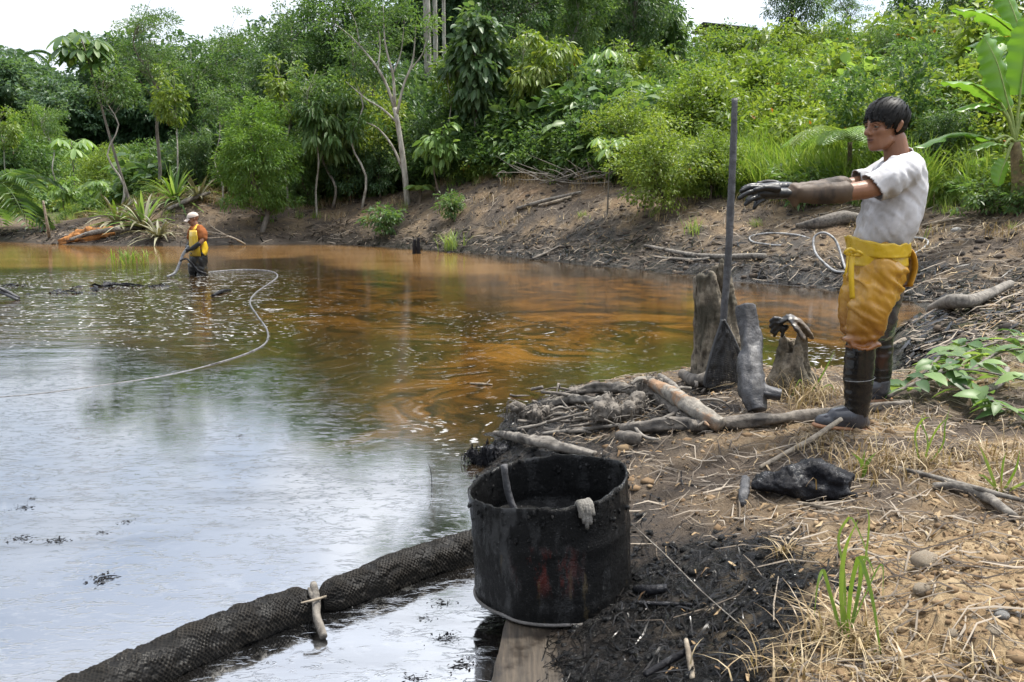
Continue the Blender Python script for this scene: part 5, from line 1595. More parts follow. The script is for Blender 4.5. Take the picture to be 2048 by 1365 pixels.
# ---------------------------------------------------------------- things in and on the water
hz_ = 0.002
stick('floating_hose', 'long grey hose curling over the water to the wading man', [W0(-120, 803, -.001), W0(60, 790, -.002), W0(200, 772, -.001), W0(330, 752, -.002), W0(430, 728, 0), W0(500, 705, hz_), W0(532, 685, hz_), W0(534, 660, hz_), W0(515, 632, hz_),
      W0(500, 606, hz_), W0(512, 586, hz_), W0(538, 568, hz_), W0(555, 553, hz_), W0(540, 543, hz_), W0(490, 540, hz_), W0(430, 544, hz_), W0(405, 549, -.02)], [.007, .007, .008, .009, .010, .011, .013, .014, .015, .015, .015], M_HOSEOIL, 'hose', 8, 220, .004, 10, 1)
stick('wooden_post', 'pale thin wooden post standing at the left shore', [W0(100, 492, -.2), W0(98, 470, 0.25), at(86, 402, Y=W0(98, 488)[1])], [.055, .05, .03], M_PALEWOOD, 'post', 8, 20, .01, 8, 2)
rng = np.random.default_rng(2)
for px, lab, hh in ((829, 'left one of two charred stakes standing at the far waterline', .36), (837, 'right one of two charred stakes standing at the far waterline', .40)):
    b = W0(px, 508); stick('charred_stake', lab, [b + (0, 0, -.2), b + (0, 0, .15), b + (.01, 0, hh)], [.055, .052, .035], M_TARWOOD, 'stake', 8, 14, .02, 9, px)
stick('pale_branch', 'pale bare branch reaching out of the far bank behind the wading man', [W0(490, 489, .03), at(470, 478, Y=25.6), at(440, 468, Y=25.9), at(405, 462, Y=26.2)], [.028, .024, .018, .01], M_PALEWOOD, 'branch', 7, 20, .006, 8, 3,
      extra=[([at(452, 471, Y=25.7), at(430, 458, Y=25.9), at(415, 446, Y=26.1)], [.016, .012, .006]), ([at(460, 474, Y=25.7), at(425, 476, Y=25.7), at(398, 477, Y=25.7)], [.014, .011, .005])])
stick('floating_stick', 'dark stick floating in front of the wading man', [W0(425, 592, .01), W0(445, 583, .03), W0(462, 580, .02)], [.02, .028, .014], M_TARWOOD, 'stick', 7, 14, .01, 6, 4)
stick('floating_pipe', 'upper one of two dark poles entering from the left edge', [W0(-60, 560, .30), W0(0, 577, .16), W0(38, 597, .02)], [.026, .026, .024], M_DARKLOG, 'pole', 8, 14, .003, 6, 5)
stick('floating_pipe', 'lower one of two dark poles entering from the left edge', [W0(-60, 568, .22), W0(0, 585, .10), W0(36, 600, .01)], [.024, .024, .022], M_DARKLOG, 'pole', 8, 14, .003, 6, 6)
stick('floating_twig', 'pale twig floating on the orange oil in mid pond', [W0(940, 767, .006), W0(958, 768, .012), W0(985, 770, .006)], [.006, .010, .006], M_PALEWOOD, 'twig', 6, 10, .003, 12, 7, extra=[([W0(972, 769, .01), W0(978, 763, .03), W0(980, 760, .035)], [.006, .005, .003])])
stick('thin_reed', 'thin bare twig standing in the water left of the drum', [W0(864, 972, -.02), at(862, 945, Y=W0(864, 972)[1]), at(856, 925, Y=W0(864, 972)[1])], [.002, .002, .001], M_TARWOOD, 'twig', 5, 8, 0, 5, 8)

def floating_clump(px, py, w, label, seed, nst=40):
    c = W0(px, py)
    rng = np.random.default_rng(seed)
    mb = MB()
    for k in range(nst):
        p = c + np.array([rng.normal(0, w * .34), rng.normal(0, w * .26), rng.uniform(0.0, .006)])
        a = rng.uniform(0, 6.283); L = w * rng.uniform(.06, .26); ww = L * rng.uniform(.12, .5)
        d = np.array([math.cos(a), math.sin(a), rng.normal(0, .12)]); s_ = np.array([-d[1], d[0], rng.normal(0, .35)])
        up = np.array([0, 0, rng.uniform(.05, .22) * L])
        pts = [p - d * L / 2, p + s_ * ww / 2 + up, p - s_ * ww / 2 + up * .3, p + d * L / 2 + up * rng.uniform(-.3, .8)]
        mb.add(np.array(pts), [[0, 1, 2], [1, 3, 2]])
    for k in range(3):
        p = c + np.array([rng.normal(0, w * .15), rng.normal(0, w * .12), 0]); a = rng.normal(0, .6); L = w * rng.uniform(.3, .8); d = np.array([math.cos(a), math.sin(a), 0])
        V, Fs = tube([p - d * L / 2, p + np.array([0, 0, w * .05]), p + d * L / 2], [w * .006, w * .02, w * .006], 5, 6)
        mb.add2(V, Fs)
    o = mb.build('floating_debris', M_TARWOOD, origin=c)
    tag(o, label, 'debris')
for px, py, w, lab, sd in [
    (203, 1160, .13, 'flat black clump of leaves floating alone in the lower left', 1), (42, 1078, .09, 'black oily clump at the left edge below the others', 2),
    (110, 1082, .10, 'black oily clump right of the one at the left edge', 3), (45, 1015, .08, 'small black clump near the left edge', 4),
    (65, 998, .05, 'tiny black clump above the small one near the left edge', 5), (252, 1045, .05, 'round black lump floating apart in the left water', 6),
    (205, 1065, .05, 'faint black clump left of the round lump', 7), (886, 1208, .07, 'black lump floating between boom and drum', 8),
    (893, 1278, .08, 'black leaf heap floating left of the plank', 9), (850, 1238, .05, 'thin twig clump floating under the second boom', 10),
    (830, 1358, .07, 'black lump cut by the bottom edge left of the plank', 11), (925, 1330, .10, 'scattered oily leaves beside the plank', 12),
    (22, 572, .5, 'dark lump on the water at the far left', 13), (120, 586, .75, 'low dark reed clump on the water left of the wading man', 14),
    (225, 574, .9, 'long low mat of dark reeds between the clump and the hose nozzle', 15), (315, 573, .45, 'small dark reed tuft by the hose nozzle', 16),
    (480, 872, .05, 'small black speck of debris below the long hose', 17), (905, 505, .5, 'dark earth clod under the yellow green plant at the far waterline', 18)]:
    floating_clump(px, py, w, lab, sd, 46)
for px, py, hgt_, lab, pr in [(262, 528, .42, 'green grass tuft growing out of the water near the wading man', 0), (905, 503, .62, 'yellow green plant tuft at the far waterline', 0)]:
    c = W0(px, py)
    me = grass_proto(int(px), 90, hgt_, .016, .13 if px > 800 else .20, L_GRASS, 1.2).data
    tag(link('grass_tuft', me, None, None, c), lab, 'grass tuft')

# ---------------------------------------------------------------- far bank: poles, hoses, logs
stick('weathered_pole', 'upper one of two weathered poles lying on the far bank', LG((1034, 418, .08), (1090, 402, .10), (1162, 385, .12)), [.05, .055, .04], M_GREYWOOD, 'pole', 8, 20, .008, 5, 1)
stick('weathered_pole', 'lower pale one of two poles lying on the far bank', LG((1078, 412, .06), (1110, 404, .06), (1143, 394, .08)), [.04, .045, .035], M_PALEWOOD, 'pole', 8, 16, .006, 5, 2)
stick('charred_log', 'charred dark log on the far bank behind the gloved arms', LG((1595, 452, .05), (1640, 446, .10), (1690, 436, .14), (1740, 440, .10)), [.05, .11, .13, .07], M_MUDWOOD, 'log', 12, 24, .03, 5, 3)
stick('bare_stick', 'straight bare stick on the far bank right of the man', LG((1845, 452, .06), (1890, 442, .08), (1925, 436, .08)), [.03, .03, .02], M_PALEWOOD, 'stick', 7, 12, .004, 6, 4)
stick('grey_pole', 'pale log lying on the far bank behind the upright pole', LG((1290, 492, .05), (1400, 512, .06), (1530, 513, .07)), [.035, .05, .06], M_GREYWOOD, 'pole', 8, 26, .010, 5, 5)
stick('grey_pole', 'thin pole lying below the pale log on the far bank', LG((1310, 515, .04), (1390, 520, .05), (1440, 512, .06)), [.025, .03, .025], M_GREYWOOD, 'pole', 7, 20, .006, 5, 6)
stick('leaning_log', 'grey log with broken end sloping into the water at right', LG((1862, 618, .03), (1900, 604, .10), (1950, 600, .10), (2020, 568, .12)), [.055, .075, .062, .045], M_GREYWOOD, 'log', 12, 28, .014, 6, 7,
      extra=[(LG((1890, 606, .10), (1915, 597, .16), (1925, 590, .18)), [.05, .04, .02])])
stick('grey_stick', 'grey branch on the right bank behind the cut leaves', LG((1975, 780, .03), (2000, 765, .05), (2015, 738, .06)), [.02, .022, .016], M_GREYWOOD, 'branch', 8, 14, .006, 9, 8)
stick('waterline_branch', 'bare branch lying at the far waterline left of the upright pole', LG((1065, 518, .03), (1095, 505, .05), (1120, 492, .06)), [.03, .03, .015], M_MUDWOOD, 'branch', 7, 14, .008, 6, 9)
def coil(name, label, pts, r, m):
    stick(name, label, [H(a, b, c) for a, b, c in pts], [r, r], m, 'hose', 7, 70, 0.002, 5, 1)
coil('coiled_hose', 'pale hose loop on the far bank right of the upright pole', [(1572, 492, .03), (1540, 490, .04), (1505, 484, .04), (1502, 473, .05), (1540, 467, .05), (1590, 470, .05), (1620, 478, .03)], .020, M_HOSE)
coil('coiled_hose', 'tall hose loop standing on the far bank just left of the man', [(1690, 545, .04), (1665, 540, .05), (1632, 508, .12), (1628, 476, .30), (1648, 466, .38), (1670, 480, .30), (1682, 510, .12), (1688, 530, .06), (1700, 560, .02)], .022, M_HOSE)
coil('coiled_hose', 'pale hose loop just right of the man at the waist', [(1700, 482, .04), (1760, 480, .04), (1830, 476, .05), (1855, 482, .05), (1848, 496, .05), (1820, 512, .04), (1800, 520, .03)], .020, M_HOSE)
stick('rotten_log', 'rotten orange log broken open on the left shore', LG((118, 486, .05), (155, 478, .10), (190, 470, .13), (228, 465, .10)), [.08, .20, .21, .12], M_ROTWOOD, 'log', 30, 50, .22, 6.0, 4, smooth_shade=False)
stick('fallen_pale_trunk', 'pale fallen trunk above the rotten orange log', LG((140, 480, .12), (185, 466, .28), (240, 458, .32)), [.05, .075, .07], M_GREYWOOD, 'log', 10, 18, .02, 4, 5)
stick('fallen_pale_trunk', 'brown fallen trunk under the spiky plants', LG((335, 420, .1), (375, 402, .2), (420, 385, .3)), [.06, .08, .05], M_GREYWOOD, 'log', 10, 18, .03, 4, 6)
# roof on the crest
rp = at(1450, 62, Y=46)
hut = thing('hut', 'small hut with dark roof half hidden on the hill crest', 'hut', (rp[0], 46, gz(rp[0], 46)))
hh = rp[2] - gz(rp[0], 46)
def boxv(mb, c, s, rx=0.0):
    x, y, z = [v / 2 for v in s]
    V = np.array([[a, b, d] for a in (-x, x) for b in (-y, y) for d in (-z, z)])
    cr, sr = math.cos(rx), math.sin(rx)
    V = np.stack([V[:, 0] * cr - V[:, 2] * sr, V[:, 1], V[:, 0] * sr + V[:, 2] * cr], 1) + np.asarray(c)
    mb.add(V, [[0, 1, 3, 2], [4, 6, 7, 5], [0, 4, 5, 1], [2, 3, 7, 6], [0, 2, 6, 4], [1, 5, 7, 3]])
M_TIN = wood_mat('tin_roof', (0.05, 0.05, 0.05), (0.12, 0.12, 0.12), None, rough=.6)
mb = MB(); boxv(mb, (-0.1, 0, hh), (2.6, 3.0, .06), -0.10); mb.build('roof', M_TIN, hut)
mb = MB(); boxv(mb, (0, 0, hh / 2 - .15), (2.0, 2.2, hh - .2)); mb.build('wall', M_MUDWOOD, hut)
for sx in (-1.15, 1.0):
    mb = MB(); boxv(mb, (sx, -1.3, hh / 2 - .05), (.08, .08, hh - .02)); mb.build('post', M_GREYWOOD, hut)
# ---------------------------------------------------------------- banana plant
def banana_leaf(base, stalk_end, tip, width, droop_side, seed, ripple=0.05, fray=0.0, n=26, hw=7):
    """leaf blade with midrib from stalk_end to tip; returns (blade V, Q, a), (rib V, Fs)"""
    rng = np.random.default_rng(seed)
    base, stalk_end, tip = map(np.asarray, (base, stalk_end, tip))
    L = np.linalg.norm(tip - stalk_end)
    mid = (stalk_end + tip) / 2 + np.array([0, 0, 0.10 * L])
    P = catmull([stalk_end, mid, tip], n)
    T_ = norm(np.gradient(P, axis=0))
    S = norm(np.cross(T_, np.array(droop_side, float)))
    Nn = np.cross(S, T_)
    t = np.linspace(0, 1, n)
    env = np.clip(np.sin(np.clip(t * 0.93 + 0.05, 0, 1) * math.pi) ** 0.42, 0, 1)
    env[-1] = 0.10
    V, A = [], []
    for k in range(n):
        for j in range(-hw, hw + 1):
            f = j / hw
            w = width * 0.5 * env[k] * f
            notch = 1.0
            if fray and abs(f) > .45:
                notch = 1 - fray * (vnoise(np.array([[t[k] * 23 + (7 if f > 0 else 0), 0.5]]), seed)[0] > 0.25) * (abs(f) - .45)
            sag = -0.30 * abs(f) ** 2 * width * 0.5 * env[k] + ripple * width * math.sin(t[k] * 34 + f * 1.5) * abs(f) * .5
            V.append(P[k] + S[k] * w * notch + Nn[k] * sag)
            A.append(0.35 + 0.35 * vnoise(np.array([[t[k] * 40, f * 1.2]]), seed + 3)[0] * .5 + 0.25 * (1 - abs(f)))
    m = 2 * hw + 1
    i = (np.arange(n - 1)[:, None] * m + np.arange(m - 1)[None, :])
    Q = np.stack([i, i + 1, i + m + 1, i + m], -1).reshape(-1, 4)
    rib = tube(np.vstack([catmull([base, (base + stalk_end) / 2 + (0, 0, .08), stalk_end], 8), P[1:] + Nn[1:] * (-0.006)]), [.030, .018, .012, .006], 6)
    return (np.array(V), Q, np.clip(A, 0, 1)), rib

M_RIB = wood_mat('banana_rib', (0.16, 0.23, 0.05), (0.28, 0.33, 0.10), None, rough=.5)
M_BSTEM = wood_mat('banana_stem', (0.09, 0.060, 0.030), (0.22, 0.17, 0.075), (0.10, 0.14, 0.04), rough=.7)
def banana(name, label, Y, base_px, crown_px, leaves, seed):
    b = at(*base_px, Y=Y); b[2] = gz(b[0], Y) - .05
    c = at(*crown_px, Y=Y)
    o = thing(name, label, 'banana plant', tuple(b))
    V, Fs = tube([b - b, (c - b) * .5 + (0.03, 0, 0), c - b], [.13, .11, .075], 12, 22, rough=.02, rscale=7, seed=seed)
    MB().add2(V, Fs).build('stem', M_BSTEM, o, True)
    for k, (s, e, w, side, dy0, dy1, rp, fr) in enumerate(leaves):
        S = at(*s, Y=Y + dy0); E = at(*e, Y=Y + dy1)
        (bv, bq, ba), (rv, rf) = banana_leaf(c, S, E, w, side, seed * 10 + k, rp, fr)
        lf = MB().add(bv - b, bq, ba).build('leaf', L_BANANA, o, True)
        MB().add2(rv - b, rf).build('midrib', M_RIB, lf, True)
    return o
UPV, SIDEV = (0, 0, 1.0), (0.35, -1.0, 0.25)
banana('banana_plant', 'banana plant with broad light green leaves at the right edge', 15.0, (2034, 478), (2030, 285), [
    ((2018, 215), (1968, 72), .62, SIDEV, 0, -.2, .10, 0.15),
    ((2040, 190), (2062, 30), .60, SIDEV, 0, -.2, .08, 0.1),
    ((2000, 205), (1884, 163), .40, UPV, -.1, -.5, .08, 0.1),
    ((2005, 222), (1905, 222), .36, UPV, -.1, -.6, .08, 0.2),
    ((1990, 280), (1828, 296), .34, UPV, -.1, -.7, .10, 1.1),
    ((2008, 292), (1940, 300), .30, UPV, -.2, -.6, .06, 0.2),
    ((2012, 320), (1995, 372), .34, SIDEV, -.1, -.2, .06, 0.3),
    ((2060, 300), (2130, 330), .36, UPV, -.1, -.5, .08, 0.3),
    ((2046, 230), (2150, 180), .45, UPV, 0, .3, .08, 0.2)], 3)
banana('banana_plant', 'taller banana plant with darker ragged leaves behind the light one', 17.5, (2070, 470), (2062, 130), [
    ((2035, 70), (1905, 18), .50, UPV, -.2, -.6, .12, 0.8),
    ((2040, 80), (1930, 95), .55, UPV, -.2, -.3, .10, 0.4),
    ((2040, 60), (1990, -40), .60, SIDEV, 0, 0, .10, 0.4),
    ((2055, 90), (2010, 190), .50, SIDEV, -.2, -.5, .10, 0.6),
    ((2075, 50), (2140, -60), .60, SIDEV, 0, 0, .10, 0.4),
    ((2045, 100), (1985, 150), .40, UPV, -.3, -.8, .10, 1.0)], 5)

# ---------------------------------------------------------------- ferns
def fern(name, label, px, py, Y, nf, L, seed, az0=0.0, spread=6.28, rise=(.4, .9)):
    rng = np.random.default_rng(seed)
    b = at(px, py, Y=Y)
    g0 = gz(b[0], b[1])
    o = thing(name, label, 'fern', (b[0], b[1], g0 - .03))
    hgt = max(0.05, b[2] - g0)
    if hgt > .25:
        V, Fs = tube([(0, 0, 0), (.03, 0, hgt * .5), (0, 0, hgt + .03)], [.06, .055, .05], 8, 14, rough=.015, seed=seed)
        MB().add2(V, Fs).build('trunk', B_BROWN, o)
    for k in range(nf):
        mb = MB()
        az = az0 + spread * (k + rng.uniform(-.2, .2)) / nf
        LL = L * rng.uniform(.8, 1.1); rs_ = rng.uniform(*rise)
        oo = np.array([math.cos(az), math.sin(az), 0])
        t = np.linspace(0, 1, 12)[:, None]
        P = np.array([0, 0, hgt]) + oo * LL * t * .9 + np.array([0, 0, 1.0]) * (rs_ * LL * t - 0.85 * rs_ * LL * t * t - .15 * LL * t * t)
        V, Fs = tube(P, [.010, .003], 4); mb.add2(V, Fs, .8)
        u = np.linspace(.10, .99, 24)
        Q = np.stack([np.interp(u, t[:, 0], P[:, i]) for i in range(3)], 1)
        tg = norm(np.gradient(Q, axis=0)); sd_ = norm(np.cross(tg, np.array([0, 0, 1.0])))
        env = np.sin(np.clip(u, 0, 1) * math.pi) ** .7 * .9 + .1
        for s in (-1, 1):
            for i in range(len(u)):
                # each pinna carries its own small leaflets
                pl = .34 * LL * env[i]
                d = norm((sd_[i] * s + tg[i] * .35 - np.array([0, 0, .12]))[None])[0]
                w = np.linspace(.06, 1, 11)
                pp = Q[i] + d * pl * w[:, None] - np.array([0, 0, .12]) * pl * (w ** 2)[:, None]
                for s2 in (-1, 1):
                    dd = tg[i] * s2 + d * .5
                    V, F, r = leaf_verts(pp, np.repeat(dd[None], 11, 0), .060 * LL * (1.05 - w) + .008, .020 * LL * (1.1 - .5 * w) + .003, rng, fold=.05, droop=.1, upbias=3.0)
                    mb.add(V, F, r * .6 + .2)
        mb.build('frond', L_PALE if k % 3 else L_BRIGHT, o)
    return o
fern('tree_fern', 'arching tree fern just left of the man\'s face', 1700, 285, 18.9, 11, 1.45, 3, 0.0, 6.28, (.5, 1.1))
fern('ground_fern', 'small fern at the foot of the white barked tree', 838, 376, 27.9, 8, .60, 4)
fern('ground_fern', 'low fern below the tree fern by the man\'s chin', 1690, 372, 18.6, 8, .55, 5)

# ---------------------------------------------------------------- spiky plants on the left bank
def spiky(name, label, px, py, n, L, w, mats, seed, rise=1.0):
    rng = np.random.default_rng(seed)
    b = H(px, py)
    o = thing(name, label, 'spiky plant', tuple(b))
    for k in range(n):
        az = k * 2.39996; e = rng.uniform(.15, 1.25) * rise
        LL = L * rng.uniform(.7, 1.1)
        oo = np.array([math.cos(az), math.sin(az), 0]); s = np.array([-oo[1], oo[0], 0])
        pts = []
        for t, ww in ((0, .8), (.25, 1), (.5, .9), (.75, .6), (1, .04)):
            p = oo * LL * t * math.cos(min(e, 1.5)) + np.array([0, 0, LL * (math.sin(min(e, 1.5)) * t - .55 * t * t * (1.2 - e * .5))])
            pts += [p + s * w * ww * .5 + (0, 0, .15 * w), p, p - s * w * ww * .5 + (0, 0, .15 * w)]
        F = []
        for i in range(4):
            F += [[i * 3, i * 3 + 1, i * 3 + 4, i * 3 + 3], [i * 3 + 1, i * 3 + 2, i * 3 + 5, i * 3 + 4]]
        MB().add(np.array(pts), F, rng.random()).build('leaf', mats[k % len(mats)], o)
spiky('spiky_plant', 'large grey green spiky plant drooping over the left shore', 288, 458, 60, 1.85, .10, [L_DRYGREY, L_DRYGREY, L_PALE], 1)
spiky('spiky_plant', 'green upright spiky plant higher on the left bank', 350, 405, 44, 1.9, .10, [L_GRASS, L_MID, L_PALE], 2, 1.25)
spiky('spiky_plant', 'dry grey spiky plant beside the wading man\'s cap', 398, 402, 40, 1.5, .10, [L_DRYGREY], 3)
spiky('spiky_plant', 'dry drooping spiky plant over the rotten orange log', 235, 446, 40, 1.6, .10, [L_DRYGREY, L_DRYGREY, L_GRASS], 4)
spiky('spiky_plant', 'small dry spiky plant at the waterline below the large one', 318, 478, 34, 1.2, .08, [L_DRYGREY], 5)

# ---------------------------------------------------------------- grass tufts of the near bank
def blade_tuft(name, label, px, py, dry, seed, blades=()):
    b = H(px, py)
    o = thing(name, label, 'grass tuft', tuple(b))
    rng = np.random.default_rng(seed)
    if dry:
        n, hgt_, sp = dry
        mb = MB()
        for k in range(n):
            a = rng.uniform(0, 6.283); hh = hgt_ * rng.uniform(.5, 1.2); oo = np.array([math.cos(a), math.sin(a), 0]); s = np.array([-oo[1], oo[0], 0])
            b0_ = np.array([rng.normal(0, sp), rng.normal(0, sp * .8), -.01]); le = rng.uniform(.4, 1.5); w = rng.uniform(.0018, .004)
            pts = []
            for t in (0, .3, .6, .85, 1):
                p = b0_ + oo * hh * le * t * t * .8 + np.array([0, 0, hh * (t - .62 * le * t * t)])
                p[2] = max(p[2], -.02)
                pts += [p + s * w * (1.1 - t), p - s * w * (1.1 - t)]
            mb.add(pts, [[2 * i, 2 * i + 1, 2 * i + 3, 2 * i + 2] for i in range(4)], rng.random())
        tag(mb.build('dry_blades', L_STRAWY, o), kind='stuff')
    for k, (pts_px, w) in enumerate(blades):
        P = catmull(np.array([at(x, y, Y=b[1] + dy) for x, y, dy in pts_px]) - b, 18)
        T_ = norm(np.gradient(P, axis=0)); S = norm(np.cross(T_, np.array([0.25 * math.sin(k), -1.0, 0.3])))
        Nn = np.cross(S, T_)
        t = np.linspace(0, 1, 18)
        ww = .78 * w * np.clip(np.minimum(t * 4 + .5, (1.02 - t) * 2.2), .03, 1)
        V = np.stack([P + S * ww[:, None] / 2 + Nn * ww[:, None] * .15, P, P - S * ww[:, None] / 2 + Nn * ww[:, None] * .15], 1).reshape(-1, 3)
        F = []
        for i in range(17):
            F += [[i * 3, i * 3 + 1, i * 3 + 4, i * 3 + 3], [i * 3 + 1, i * 3 + 2, i * 3 + 5, i * 3 + 4]]
        MB().add(V, F, .35 + .5 * rng.random() * (0.4 + .6 * np.repeat(t, 3))).build('blade', L_GRASS, o, True)
    return o
blade_tuft('grass_tuft', 'tuft of long green blades over dry grass in the right foreground', 1690, 1290, (150, .21, .06), 1, [
    ([(1690, 1290, 0), (1682, 1180, 0), (1690, 1100, -.02), (1716, 1040, -.04)], .016),
    ([(1692, 1290, 0), (1688, 1150, .02), (1676, 1080, .03), (1690, 1045, .03), (1706, 1040, .02), (1735, 1110, .0), (1742, 1160, -.02)], .010),
    ([(1688, 1290, 0), (1655, 1170, -.02), (1645, 1142, -.03), (1635, 1170, -.05), (1628, 1235, -.06)], .013),
    ([(1690, 1290, 0), (1660, 1190, .0), (1650, 1150, .0), (1662, 1190, .02), (1668, 1220, .03)], .010),
    ([(1694, 1295, 0), (1700, 1190, -.02), (1712, 1130, -.03), (1722, 1118, -.04), (1745, 1200, -.07), (1760, 1300, -.10), (1770, 1360, -.1)], .014),
    ([(1694, 1290, 0), (1718, 1180, .03), (1722, 1120, .03), (1738, 1122, .02), (1752, 1160, .0)], .012),
    ([(1698, 1280, 0), (1730, 1120, .05), (1738, 1040, .05), (1732, 1015, .05)], .007),
    ([(1700, 1260, 0), (1760, 1130, .06), (1766, 1200, .03)], .006),
    ([(1700, 1300, 0), (1740, 1300, -.05), (1768, 1318, -.07), (1760, 1325, -.08)], .012)])
blade_tuft('dry_grass_tuft', 'dry brown grass spreading at the bottom right of the tuft', 1745, 1335, (55, .13, .07), 2)
blade_tuft('dry_grass_tuft', 'dry grass clump left of the long green blades at the bottom', 1600, 1345, (80, .15, .09), 3)
blade_tuft('dry_grass_tuft', 'dry straw clump in the bottom right corner', 1975, 1330, (60, .13, .08), 4)
blade_tuft('dry_grass_tuft', 'dry bent grass around the heel of the boot', 1770, 850, (170, .18, .16), 5)
blade_tuft('dry_grass_tuft', 'dry grass in front of the man\'s toe', 1660, 890, (160, .12, .10), 6)
blade_tuft('dry_grass_tuft', 'small dry tuft beside the black mud', 1570, 1110, (46, .12, .02), 7)
blade_tuft('dry_grass_tuft', 'dry grass right of the oily lump of wood', 1760, 935, (200, .18, .12), 8)
blade_tuft('dry_grass_tuft', 'dry grass at the right edge above the thick curved root', 1960, 930, (260, .20, .18), 9)
blade_tuft('green_grass_tuft', 'green grass blades under the cut leafy branch', 1840, 930, (60, .16, .05), 10, [
    ([(1840, 930, 0), (1830, 870, 0), (1845, 840, -.03), (1862, 835, -.05)], .012), ([(1845, 930, 0), (1862, 880, -.02), (1880, 850, -.04), (1905, 830, -.04)], .012),
    ([(1850, 930, 0), (1855, 880, .02), (1842, 845, .03), (1848, 825, .03)], .010), ([(1856, 930, 0), (1885, 890, 0), (1890, 850, 0), (1900, 815, .02)], .010)])
blade_tuft('green_grass_tuft', 'green grass blades at the right edge below the cut branch', 1995, 985, (50, .14, .05), 11, [
    ([(1995, 985, 0), (1975, 930, 0), (1958, 890, 0)], .016), ([(2000, 985, 0), (2005, 930, -.02), (2012, 905, -.02)], .013),
    ([(2005, 985, 0), (2030, 940, -.02), (2040, 900, -.03)], .015), ([(1998, 985, 0), (1970, 955, -.04), (1955, 950, -.05)], .012), ([(2008, 985, 0), (2040, 970, -.05), (2060, 960, -.05)], .013)])
blade_tuft('green_sprig', 'small green sprig above the oily lump of wood', 1725, 960, (20, .10, .03), 12, [
    ([(1725, 960, 0), (1722, 925, 0), (1702, 905, -.02)], .020), ([(1725, 955, 0), (1735, 925, 0), (1752, 905, .02)], .022), ([(1724, 950, 0), (1726, 920, .02), (1730, 900, .03)], .014)])
blade_tuft('dry_grass_tuft', 'dry stems and grass round the foot of the glove stump', 1620, 800, (240, .24, .14), 13)
blade_tuft('green_grass_tuft', 'greenish stems leaning beside the glove stump', 1625, 790, (60, .22, .08), 14, [
    ([(1620, 790, 0), (1650, 740, 0), (1670, 700, 0)], .012), ([(1630, 790, 0), (1660, 770, -.02), (1675, 800, -.04)], .010), ([(1610, 790, 0), (1600, 760, -.02), (1580, 800, -.06)], .010)])

# ---------------------------------------------------------------- cut leafy branch on the right bank
rng = np.random.default_rng(44)
cb = H(1900, 830)
cut = thing('cut_leafy_branch', 'cut branch with broad wilting green leaves on the right bank', 'branch', tuple(cb))
stems = [[(1775, 812, .05), (1850, 800, .12), (1930, 790, .14), (2060, 800, .10)], [(1860, 800, .12), (1920, 770, .18), (1990, 745, .20), (2060, 720, .18)], [(1900, 800, .12), (1960, 830, .10), (2060, 860, .06)], [(1830, 800, .10), (1880, 770, .18), (1930, 752, .20)], [(1930, 790, .12), (1990, 780, .22), (2060, 770, .22)]]
for k, s_ in enumerate(stems):
    P = catmull(np.array([H(a, b) + (0, 0, c) for a, b, c in s_]), 26) - cb
    V, Fs = tube(P, [.010, .008, .004], 6); MB().add2(V, Fs).build('stem', M_MUDWOOD, cut, True)
    for i in range(2, 26, 1):
        for q_ in range(2):
            if rng.random() < .38: continue
            p = P[i] + rng.normal(0, .015, 3)
            az = rng.uniform(0, 6.283) ; d = norm(np.array([[math.cos(az), math.sin(az), rng.uniform(-.25, .5)]]))[0]
            L = rng.uniform(.09, .19); w = L * rng.uniform(.40, .55)
            s2 = norm(np.cross(d, np.array([rng.normal(0, .3), rng.normal(0, .3), 1.0]))[None])[0]; nn2 = np.cross(s2, d)
            pts = []
            for t, ww in ((0, .06), (.2, .7), (.45, 1), (.7, .8), (.88, .4), (1, .03)):
                m_ = p + d * L * t - np.array([0, 0, 1.0]) * L * .35 * t * t
                pts += [m_ + s2 * w * ww * .5 + nn2 * w * .14 * ww, m_, m_ - s2 * w * ww * .5 + nn2 * w * .14 * ww]
            F = []
            for a_ in range(5):
                F += [[a_ * 3, a_ * 3 + 1, a_ * 3 + 4, a_ * 3 + 3], [a_ * 3 + 1, a_ * 3 + 2, a_ * 3 + 5, a_ * 3 + 4]]
            MB().add(np.array(pts), F, rng.random()).build('leaf', L_PALE if rng.random() < .35 else L_MID, cut, True)

